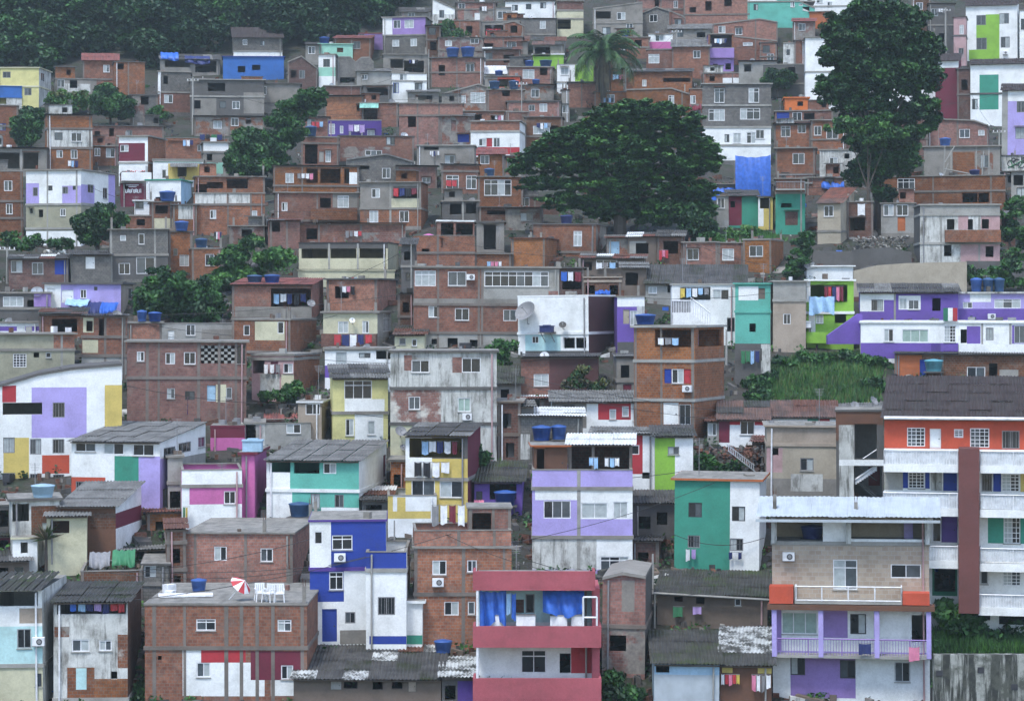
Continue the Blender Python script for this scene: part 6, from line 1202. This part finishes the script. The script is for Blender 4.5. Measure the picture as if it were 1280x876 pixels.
tree('vine hanging on the mouldy brown side wall', 735, 492, [(728,468,10,14),(715,478,16,9),(745,480,8,10)], ['pd','lf1','lf5'], .13, 1., trunk=.05, dz=-2.5, name='bush', cat='bush')
tree('grey-green shrubs below the white and lilac house', 60, 318, [(40,304,32,10),(75,306,20,8),(12,300,16,9)], MD, .16, 1.1, trunk=.08, name='bush', cat='bush', dz=-2)
tree('leafy pots on the lower balcony of the coral red block', 622, 838, [(610,834,10,4),(630,833,12,5),(648,834,8,4)], MD, .1, 1.2, trunk=.04, dz=-4.2, name='potted_plants', cat='plants')
tree('moss and fern clump on the wide mossy roof, lower right of centre', 880, 735, [(862,722,16,5),(912,726,15,6),(888,730,20,4)], YG, .11, .8, trunk=.02, dz=5, name='bush', cat='bush')
tree('overgrown weeds beside the ladder above the green and white house', 905, 612, [(890,600,22,10),(925,598,24,10),(905,585,20,9),(880,580,10,12)], MD, .15, 1., trunk=.05, name='bush', cat='bush', dz=1)
tree('green weeds at the foot of the turquoise house', 948, 486, [(945,478,14,10),(960,484,10,8)], MD, .15, 1., trunk=.05, name='bush', cat='bush')
tree('weeds filling the dark gap left of the wide brick house, bottom left', 180, 870, [(182,862,9,16),(178,872,10,8)], MD, .14, 1., trunk=.05, name='bush', cat='bush')
tree('overgrown weeds below the leaning brick house, bottom centre', 780, 880, [(775,862,22,14),(765,850,14,10),(795,872,12,10)], MD, .14, 1., trunk=.05, name='bush', cat='bush')
tree('creepers on the ledge under the derelict white house', 1215, 352, [(1212,338,10,10)], MD, .14, 1., trunk=.05, name='bush', cat='bush')
tree('shaded weeds beneath the yellow and maroon shacks, upper right', 905, 300, [(905,292,30,8),(930,290,26,7)], ['lf2','lf3','lf2'], .16, 1.1, trunk=.05, name='bush', cat='bush', dz=1)
# spiky dead yucca, lower left
def spiky():
    d, z = DZ(712); s_ = d/F; o = empty('spiky_plant', ((62-640)*s_, d-1, z), 0, 'dry spiky palm-like plant with radiating leaves, lower left', 'plant'); m_ = MB(); m_.bar((0,0,-.4), (0,0,(712-672)*s_), .1, 'bark', 8, .07); m_.build('trunk', o); m_ = MB(); h0 = (712-672)*s_
    for k in range(44):
        a = _lr.uniform(0, 6.28); el = _lr.uniform(-.1, 1.2); L_ = _lr.uniform(.9, 1.35); p_ = Vector((0,0,h0)); q_ = p_+Vector((math.cos(a)*math.cos(el), math.sin(a)*math.cos(el), math.sin(el)))*L_; w_ = Vector((-math.sin(a), math.cos(a), 0))*.05
        m_.face([p_-w_, p_+w_, (p_+q_)/2+w_*1.4+Vector((0,0,.08)), q_, (p_+q_)/2-w_*1.4+Vector((0,0,.08))], ['pd','pf','pd'][k % 3])
    m_.build('crown', o)
spiky()
def palm():
    d, z = DZ(140); s_ = d/F; o = empty('palm_tree', ((754-640)*s_, d, z), 0, 'tall palm tree with drooping fronds behind the great tree', 'palm tree'); hc = (140-68)*s_
    m_ = MB(); m_.bar((0,0,-.6), (0,0,hc), .42, 'bark', 10, .32); m_.build('trunk', o)
    m_ = MB()
    for k in range(150):                                   # dry hanging skirt
        a = _lr.uniform(0, 6.28); r = _lr.uniform(.5, 1.15); z1 = hc-_lr.uniform(0, 1.2); z0_ = max(.3, z1-_lr.uniform(3, 5.6)); w_ = Vector((-math.sin(a), math.cos(a), 0))*.09
        p_ = Vector((math.cos(a)*.35, math.sin(a)*.35, z1)); q_ = Vector((math.cos(a)*r, math.sin(a)*r, (z1*2+z0_)/3)); t_ = Vector((math.cos(a)*r*.95, math.sin(a)*r*.95, z0_)); m_.face([p_-w_, p_+w_, q_+w_*1.3, q_-w_*1.3], 'pd'); m_.face([q_-w_*1.3, q_+w_*1.3, t_], ['pd','bark','pd'][k % 3])
    m_.build('dry_skirt', o)
    for k in range(40):
        m_ = MB(); a = 2*math.pi*k/40*2.4+_lr.uniform(-.2, .2); el = [1.25, .85, .45, .1][k % 4]+_lr.uniform(-.12, .12); L_ = _lr.uniform(4.8, 6.6); p_ = Vector((0,0,hc)); n_ = 16; pts_ = [p_.copy()]
        for i in range(n_): e_ = el-(i/n_)**1.25*1.9; p_ = p_+Vector((math.cos(a)*math.cos(e_), math.sin(a)*math.cos(e_), math.sin(e_)))*(L_/n_); pts_.append(p_.copy())
        sd = Vector((-math.sin(a), math.cos(a), 0))
        for i in range(n_):
            m_.bar(pts_[i], pts_[i+1], .05*(1-i/n_)+.012, 'pf', 3); dr = (pts_[i+1]-pts_[i]).normalized(); ll = 1.15*math.sin(math.pi*min(1, (i+1.5)/(n_+1.5)))**.6+.1
            for q_ in range(3):
                b_ = pts_[i].lerp(pts_[i+1], q_/3)
                for g in (-1, 1):
                    tip = b_+sd*g*ll*.8+dr*ll*.55-Vector((0,0,1))*ll*_lr.uniform(.35, .6); tip += dr*_lr.uniform(-.15, .25); m_.face([b_-dr*.04, b_+dr*.05, tip.lerp(b_, .35)+dr*.05+Vector((0,0,.03)), tip], ['pf','lf2','lf1'][int(_lr.rand()*2.6)])
        m_.build('frond', o)
palm()
# far wood on the hill top
FB = [(-60,84),(0,84),(25,78),(60,92),(95,72),(150,68),(185,82),(215,70),(240,66),(280,52),(300,40),(345,62),(370,58),(400,50),(430,50),(460,38),(478,22),(500,10),(530,-12)]
fb = lambda x: float(np.interp(x, [a for a, _ in FB], [b_ for _, b_ in FB]))
L = Leaves(); rs = np.random.RandomState(5)
for k in range(430):
    x = rs.uniform(-45, 525); yt = fb(x); y = yt+4-abs(rs.normal())*42 if k % 3 else rs.uniform(-170, yt+4)
    if y < -185: continue
    d, z = DZ(y+rs.uniform(0, 8)); s_ = d/F; r = rs.uniform(1.7, 4.4)*(1 if y < yt-16 else .6); hgt = r*rs.uniform(.7, 1.5)
    c0 = np.array(((x-640)*s_, d, z+hgt)); tone = [['lf4','lf1','lf4'],['lf1','lf4'],['lf1','lf2','lf1'],['lf4'],['lf2','lf1'],['lf4','lf1']][rs.randint(6)]
    for j in range(11):
        v = rs.normal(size=3); v[2] = abs(v[2])*1.0; v /= np.linalg.norm(v); L.clump(c0+v*np.array((r*.8, r*.8, r*.6)), (r*.36, r*.36, r*.24), int(26+r*9), .34, tone, .3, .9)
    L.clump(c0-np.array((0, 0, r*.3)), (r*.8, r*.8, r*.7), int(40+r*14), .4, ['lf4'], .3, .3)
tag(L.build('forest'), 'dark dense wood covering the hill top at upper left', 'forest', kind='stuff')
# grass slope and weeds
def grass(name, lab, poly, n, hh, mats, kind='stuff'):
    L_ = Leaves(); m_ = MB(); c_ = 0
    while c_ < n:
        x = rs.uniform(min(p_[0] for p_ in poly), max(p_[0] for p_ in poly)); y = rs.uniform(min(p_[1] for p_ in poly), max(p_[1] for p_ in poly)); ins = False; j = len(poly)-1
        for i in range(len(poly)):
            if (poly[i][1] > y) != (poly[j][1] > y) and x < (poly[j][0]-poly[i][0])*(y-poly[i][1])/(poly[j][1]-poly[i][1])+poly[i][0]: ins = not ins
            j = i
        if not ins: continue
        c_ += 1; d, z = DZ(y); s_ = d/F; px_ = (x-640)*s_+rs.normal()*.1; a = rs.uniform(0, 6.28); w_ = .05; q_ = hh*rs.uniform(.5, 1.2); lx, ly = rs.normal()*.15, rs.normal()*.15
        ca, sa = math.cos(a)*w_, math.sin(a)*w_; m_.face([(px_-ca, d-sa, z-.15), (px_+ca, d+sa, z-.15), (px_+lx, d+ly, z+q_)], mats[c_ % len(mats)])
    return tag(m_.build(name), lab, 'grass', kind=kind)
grass('grass', 'bright rough grass on the steep slope between houses, right of centre', [(965,462),(1000,445),(1100,442),(1102,470),(1098,502),(940,506),(938,490)], 12000, .5, ['lf2','lf3','lf1','lf5','lf2'])
for i_, (x_, y_) in enumerate(((975,452),(1000,447),(1030,446),(1060,447),(1088,450),(960,470),(948,492),(1092,478))): tree(['low scrub bush at the top left corner of the grassy slope','low scrub bush above the grassy slope, under the pale blank house','low scrub bush above the grassy slope, under the lime house','low scrub bush above the grassy slope, under the stair wall','low scrub bush at the top right corner of the grassy slope','dark scrub bush at the left edge of the grassy slope','dark scrub bush at the lower left corner of the grassy slope','dark scrub bush at the right edge of the grassy slope'][i_], x_, y_+6, [(x_,y_,rs.uniform(12,18),rs.uniform(5,8)),(x_+8,y_+3,9,5)], MD, .16, .9, trunk=.04, name='bush', cat='bush', dz=-.5)
grass('weeds', 'short grass below the coloured shacks beside the great tree', [(880,296),(960,290),(985,300),(960,310),(880,306)], 2500, .4, ['lf2','lf3'])
grass('ground_plants', 'low green plants above the streaked wall, lower right', [(1166,790),(1290,790),(1290,822),(1166,822)], 5000, .6, ['lf3','lf2','lf1'])
# rubble heaps
def rubble(lab, x0, y0, x1, y1, n, mats, sz=.22):
    m_ = MB()
    for k in range(n):
        x, y = rs.uniform(x0, x1), rs.uniform(y0, y1); d, z = DZ(y1+2); s_ = d/F; z = (HY-y)*s_; r = sz*rs.uniform(.4, 1.5); a = Vector(rs.normal(size=3)).normalized(); p_ = Vector(((x-640)*s_, d+rs.uniform(-.5, 1.5), z)); m_.bar(p_-a*r*.6, p_+a*r*.6, r*.6, mats[k % len(mats)], 5, r*.35)
    return tag(m_.build('rubble'), lab, 'rubble', kind='stuff')
rubble('pale heap of rubble and sacks on the wall below the orange-door house', 1068,296,1135,312, 170, ['CL','CO','CO','CD'], .17)
rubble('broken clay tiles and rubble beside the ladder right of centre', 870,560,955,600, 220, ['rtile','CD','rust'])
rubble('debris and pots on the ledge in front of the grey junk shed', 88,340,140,350, 120, ['tile','CL','rust','W'], .16)
rubble('white debris lying on the long low brick shack roof', 58,313,82,323, 70, ['W','CL'], .2)
# ladder on the slope
d, z = DZ(604); s_ = d/F; o = empty('ladder', ((928-640)*s_, d-1, z+.6), 0, 'grey metal ladder lying on the overgrown slope above the green and white house', 'ladder'); m_ = MB()
A, B = Vector(((908-928)*s_, 0, (604-562)*s_-.6)), Vector(((942-928)*s_, 0, (604-588)*s_-.6))
for y in (0, .5): m_.bar(A+Vector((0,y,y*.7)), B+Vector((0,y,y*.7)), .04, 'alu')
for k in range(12): p_ = A.lerp(B, (k+.5)/12); m_.bar(p_, p_+Vector((0,.5,.35)), .03, 'alu')
m_.build('rails', o)
# poles and cables
PL = {}
for k, (x, y0, y1, lab, r_, arm) in {'a':(241,95,165,'pale concrete pole in front of the wide grey slab-roofed house',.14,True),'b':(1182,8,70,'grey concrete pole left of the lime panelled block',.16,True),'c':(1234,92,152,'concrete pole in front of the white block with green panels',.12,False),
  'd':(846,35,92,'pale pole above the white sloping roof, upper right',.1,True),'e':(536,60,110,'white pipe post beside the grey slab terrace near the top',.09,False),'f':(954,72,105,'thin white pole left of the slim brick house',.1,False),
  'g':(713,86,130,'short white pipe post left of the palm',.09,False),'h':(782,84,122,'concrete post right of the palm trunk',.12,False),'i':(1249,160,222,'thin pole in front of the bright lilac block',.1,True),
  'j':(9,308,352,'pale pole at the left edge beside the low brick shack',.12,True),'k':(908,410,455,'white pole at the right corner of the tall orange brick house',.09,False),'l':(597,684,722,'thin white post above the coral red block left corner',.06,False),
  'm':(493,648,690,'thin white post behind the cobalt blue house',.06,False),'n':(816,690,745,'wooden post beside the leaning red brick house',.08,False),'o':(1060,650,700,'short post in the open top floor of the tiled-front building',.05,False),
  'p':(514,303,378,'long white drain pipe left of the centre apartments',.07,False),'q':(165,470,525,'leaning bamboo pole at the left side of the screen-block brick house',.05,False),'r':(176,470,525,'second bamboo pole at the left side of the screen-block brick house',.05,False),
  's':(652,100,160,'thin pole left of the great tree above red roofs',.08,True),'t':(856,104,140,'white pole right of the palm on the curved brick house',.1,False),'u':(1013,182,210,'bent white pipe on the brick houses at the foot of the tall tree',.07,False)}.items():
    PL[k] = pole(x, y0, y1, lab, r_, arm=arm, name='utility_pole' if arm else 'post', cat='utility pole' if arm else 'post')
for i, (a, b_, s2) in enumerate((('a','s',4),('s','d',3),('d','b',4),('b','i',3),('j','p',5))):
    wire(PL[a], PL[b_], s2, 'long cable from the %s' % ['left grey houses towards the great tree','pole by the great tree to the upper right pole','upper right pole to the lime panelled block','lime panelled block down to the lilac block','left edge pole to the centre apartments'][i])
for i, (xa, ya, xb, yb_, y_) in enumerate(((843,668,955,672,700),(380,425,500,432,470),(600,590,860,588,640),(975,390,1010,372,420),(1060,640,1230,560,760))):
    d, z = DZ(y_); d -= 2; s_ = d/F; wire(((xa-640)*s_, d, (HY-ya)*s_), ((xb-640)*s_, d, (HY-yb_)*s_), .5, ['cable across the green and white house front','cable in front of the cream laundry house','cable between the lilac terrace house and lime white house','cable from the turquoise house to the lime house','diagonal cable in front of the stair wing'][i])
# ================================================================ bamboo scaffold sticks at upper right
d, z = DZ(222); s_ = d/F; o = empty('scaffold', ((1190-640)*s_, d-1.5, z), 0, 'pale crossed scaffold sticks in front of the concrete and brick house, upper right', 'scaffold')
for (xa, ya, xb, yb_) in ((1176,222,1178,184),(1176,212,1218,220),(1178,204,1190,184),(1224,222,1226,190),(1176,222,1182,205)):
    m_ = MB(); m_.bar(((xa-1190)*s_, 0, (222-ya)*s_), ((xb-1190)*s_, 0, (222-yb_)*s_), .07, 'CL', 6); m_.build('stick', o)
# lettered sign (red board, white lettering) on the maroon balcony house
def text(body, P, rz, size, mat, name, lab, cat, w=None):
    cu = bpy.data.curves.new(name, 'FONT'); cu.body = body; cu.size = size; cu.extrude = .01; cu.align_x = 'CENTER'; cu.align_y = 'CENTER'; ob = bpy.data.objects.new(name, cu); COL.objects.link(ob); cu.materials.append(MATS[mat]); ob.rotation_euler = (math.radians(90), 0, rz); ob.location = P; return ob

def strokes(H, segs, mat, name, y=-.02, r=.03):
    m_ = MB()
    for (xa, ya, xb, yb_) in segs: m_.bar((H.U(X_(xa)), y, H.Z(Y_(ya))), (H.U(X_(xb)), y, H.Z(Y_(yb_))), r, mat, 4)
    m_.build(name, H.root)
K = 330/1257; T_(0, 0); H_ = HS['maroonW']
sg = []
for i in range(9):
    x = 616+i*10.5; sg += [(x, 818, x+(3 if i % 2 else 0), 846), (x, 818, x+7, 818 if i % 3 else 830)]
    if i % 2: sg.append((x, 832, x+7, 832))
strokes(H_, sg, 'red', 'lettering', y=-1.0, r=.05)
T_(0, 220); H_ = HS['sign']; sg = []
for i in range(8):
    x = 598+i*9.5; sg += [(x, 64, x, 80), (x, 64 if i % 2 else 80, x+6, 64 if i % 2 else 80)]
    if i % 3: sg.append((x+6, 64, x+6, 80))
strokes(H_, sg, 'white', 'lettering', y=-.03, r=.05)
strokes(H_, [(600,44,660,44),(612,52,650,52)], 'white', 'lettering', y=-.03, r=.05)
T_(950, 0); H_ = HS['graf']
sg = []
for cx_, cy_, r_ in ((1195,780,16),(1222,772,14),(1245,785,15),(1208,762,9)):
    for k in range(9): a, b_ = k*.62, (k+1)*.62; sg.append((cx_+r_*math.cos(a), cy_+r_*math.sin(a), cx_+r_*math.cos(b_), cy_+r_*math.sin(b_)))
strokes(H_, sg, 'dark', 'graffiti', r=.05); strokes(H_, [(1180,800,1250,765),(1190,760,1210,802),(1230,800,1255,770)], 'greencloth', 'graffiti', y=-.03, r=.05)
K = 1.0; T_(0, 0)
# ================================================================ uncountable litter and weeds in the alleys, odds and ends on the flat roofs
rs = np.random.RandomState(99)
m_ = MB()
for k in range(11000):
    y = rs.uniform(60, 900); x = rs.uniform(-10, 1290)
    if y < fb(x)+15 or (935 < x < 1105 and 438 < y < 508) or (1160 < x and y > 780): continue
    d, z = DZ(y); s_ = d/F; X = (x-640)*s_; a = rs.uniform(0, 3.14); r = rs.choice([.1,.2,.35,.7], p=[.45,.3,.17,.08])*rs.uniform(.6, 1.3); mt = ['CD','WD','fibd','rust','CO','fibm','BD','dark','WS','tile','CL','tarpblue'][min(11, int(abs(rs.normal())*4.2))]
    ca, sa = math.cos(a)*r, math.sin(a)*r; hh = rs.uniform(.03, .22); tz = rs.uniform(-.2, .35)*r; w_ = rs.uniform(.15, .7); c_ = [(-ca+sa*w_, -sa-ca*w_), (ca+sa*w_, sa-ca*w_), (ca-sa*w_, sa+ca*w_), (-ca-sa*w_, -sa+ca*w_)]; i = len(m_.v); kk = m_.mi(mt)
    for zz in (-.25, hh): m_.v += [(X+px_, d+py_, z+zz+(tz if j in (1, 2) else -tz)*(zz > 0)) for j, (px_, py_) in enumerate(c_)]
    m_.f += [(i+4,i+5,i+6,i+7),(i,i+1,i+5,i+4),(i+1,i+2,i+6,i+5),(i+2,i+3,i+7,i+6),(i+3,i,i+4,i+7)]; m_.m += [kk]*5
tag(m_.build('debris'), 'litter of boards, sheets and rubble filling the alleys between the houses', 'debris', kind='stuff')
L = Leaves()
for k in range(1500):
    y = rs.uniform(60, 890); x = rs.uniform(-10, 1290); d, z = DZ(y); s_ = d/F; r = rs.uniform(.3, .9); L.clump(((x-640)*s_, d, z+.15), (r, r, r*.6), 34, .13, [MD, LT, DK][k % 3], .2, .3)
tag(L.build('weeds'), 'scattered weeds growing on bare ground between the houses', 'weeds', kind='stuff')
# more washing, dishes and tanks, one per chosen house, named after the house they belong to
HS_by = {H.root.name: 1 for H in HS.values()}
T_(0, 0); K = 1.0; rq = random.Random(5); done = 0
for nm_, H in list(HALL.items()):
    if H.root.get('category') != 'house' or H.sloped or HS_by.get(nm_): continue
    nw = len(H.lab.split()); yt = HY-F*(H.zb+H.zt)/H.d; xc_ = 640+F*H.cx/H.d
    if nw > 11 or not (0 < xc_ < 1280) or H.W < 2.6: continue
    g = rq.random()
    if g < .22:
        w_ = rq.uniform(.9, 1.7)*H.sc; x0_ = xc_+rq.uniform(-.3, .1)*H.W*H.sc; y_ = yt+rq.uniform(.45, .75)*H.sc
        laundry(x0_, y_, x0_+w_, y_+.7*H.sc, ' '.join(rq.choice(['white','navy','skyblue','red','grey','white','pink','black']) for _ in range(rq.randint(3, 5))), 'washing hung on the '+H.lab, H=H, out=-.2)
    elif g < .40: dish(xc_+rq.uniform(-.4, .4)*H.W*H.sc, yt-.05*H.sc, rq.uniform(.32, .5)*H.sc, 'small dish on the '+H.lab, H=H, mat=rq.choice(['grey','white','alu']), out=.3, az=rq.uniform(-60, 60))
    elif g < .58:
        u_ = xc_+rq.uniform(-.35, .35)*H.W*H.sc; r_ = rq.uniform(.45, .62)*H.sc
        tank(u_-r_, yt-rq.uniform(.7, 1.0)*H.sc, u_+r_, yt, rq.choice(['blue tank on the ']*1)+H.lab, H=H, mat=rq.choice(['tankblue','tankblue','navy']), back=rq.uniform(.9, 2.2))
m_ = MB()
for o in [o for o in COL.objects if o.type == 'EMPTY' and o.get('category') == 'house']:
    H = HALL.get(o.name)
    if not H or H.sloped: continue
    for k in range(rs.randint(0, 5)):
        u, y_ = rs.uniform(-H.W/2+.3, H.W/2-.3), rs.uniform(.2, H.L-.4); P = world(H, u, y_, H.top(u, y_)); r = rs.uniform(.08, .3); hh = rs.uniform(.08, .45); a = rs.uniform(0, 3); ca, sa = math.cos(a)*r, math.sin(a)*r; w_ = rs.uniform(.4, 1.2)
        c_ = [(-ca+sa*w_, -sa-ca*w_), (ca+sa*w_, sa-ca*w_), (ca-sa*w_, sa+ca*w_), (-ca-sa*w_, -sa+ca*w_)]; i = len(m_.v); kk = m_.mi(['CD','WD','rust','CL','BR','white','grey','WD','CO'][rs.randint(9)])
        for zz in (0.004, hh): m_.v += [(P[0]+q_[0], P[1]+q_[1], P[2]+zz) for q_ in c_]
        m_.f += [(i+4,i+5,i+6,i+7),(i,i+1,i+5,i+4),(i+1,i+2,i+6,i+5),(i+2,i+3,i+7,i+6),(i+3,i,i+4,i+7)]; m_.m += [kk]*5
tag(m_.build('roof_clutter'), 'bricks, boards and buckets strewn over the flat roofs', 'clutter', kind='stuff')

# overhead cables strung between roofs
rc = random.Random(3); hs_ = [H for n_, H in HALL.items() if H.root.get('category') == 'house' and 60 < HY-F*(H.zb+H.zt)/H.d < 800]; nc = 0; used = set()
while nc < 34:
    A, B = rc.sample(hs_, 2); dx, dy = abs(A.cx-B.cx), abs(A.d-B.d)
    if not (6 < dx < 28 and dy < 9) or (A.lab, B.lab) in used or len(A.lab.split()) > 12: continue
    used.add((A.lab, B.lab)); nc += 1
    wire(world(A, rc.uniform(-.3,.3)*A.W, .12, A.zt-.05), world(B, rc.uniform(-.3,.3)*B.W, .12, B.zt-.05), rc.uniform(.3, .9), 'cable from the '+A.lab, r=.016)
# wooded slope continuing past both ends of the built-up hillside and above it
L = Leaves(); rs = np.random.RandomState(17)
for k in range(1500):
    g_ = k % 5
    if g_ < 2: x, y = rs.uniform(1345, 1760), rs.uniform(-60, 940)
    elif g_ < 4: x, y = rs.uniform(-480, -75), rs.uniform(60, 940)
    else: x, y = rs.uniform(505, 1760), rs.uniform(-230, -48)
    d, z = DZ(y); s_ = d/F; r = rs.uniform(1.0, 2.6); L.clump(((x-640)*s_, d, z+r*.6), (r, r, r*.85), 130, .32, [DK, MD, ['lf4','lf1'], MD][k % 4], .5, .5)
tag(L.build('hillside_scrub'), 'dense scrub on the slope beyond both ends of the houses', 'scrub', kind='stuff')
# ---------------------------------------------------------------- haze
m, t, b = nodes('haze'); out = [n for n in t.nodes if n.type == 'OUTPUT_MATERIAL'][0]; t.nodes.remove(b); pv = N(t, 'ShaderNodeVolumePrincipled')
pv.inputs['Color'].default_value = (.78,.93,.98,1); pv.inputs['Density'].default_value = .00021; pv.inputs['Anisotropy'].default_value = .1; t.links.new(pv.outputs[0], out.inputs['Volume']); MATS['haze'] = m
mb = MB(); mb.box(-240, 240, -65, 705, -36, 195, 'haze'); o = mb.build('haze'); tag(o, 'thin bluish haze over the whole hillside', 'haze', kind='stuff')
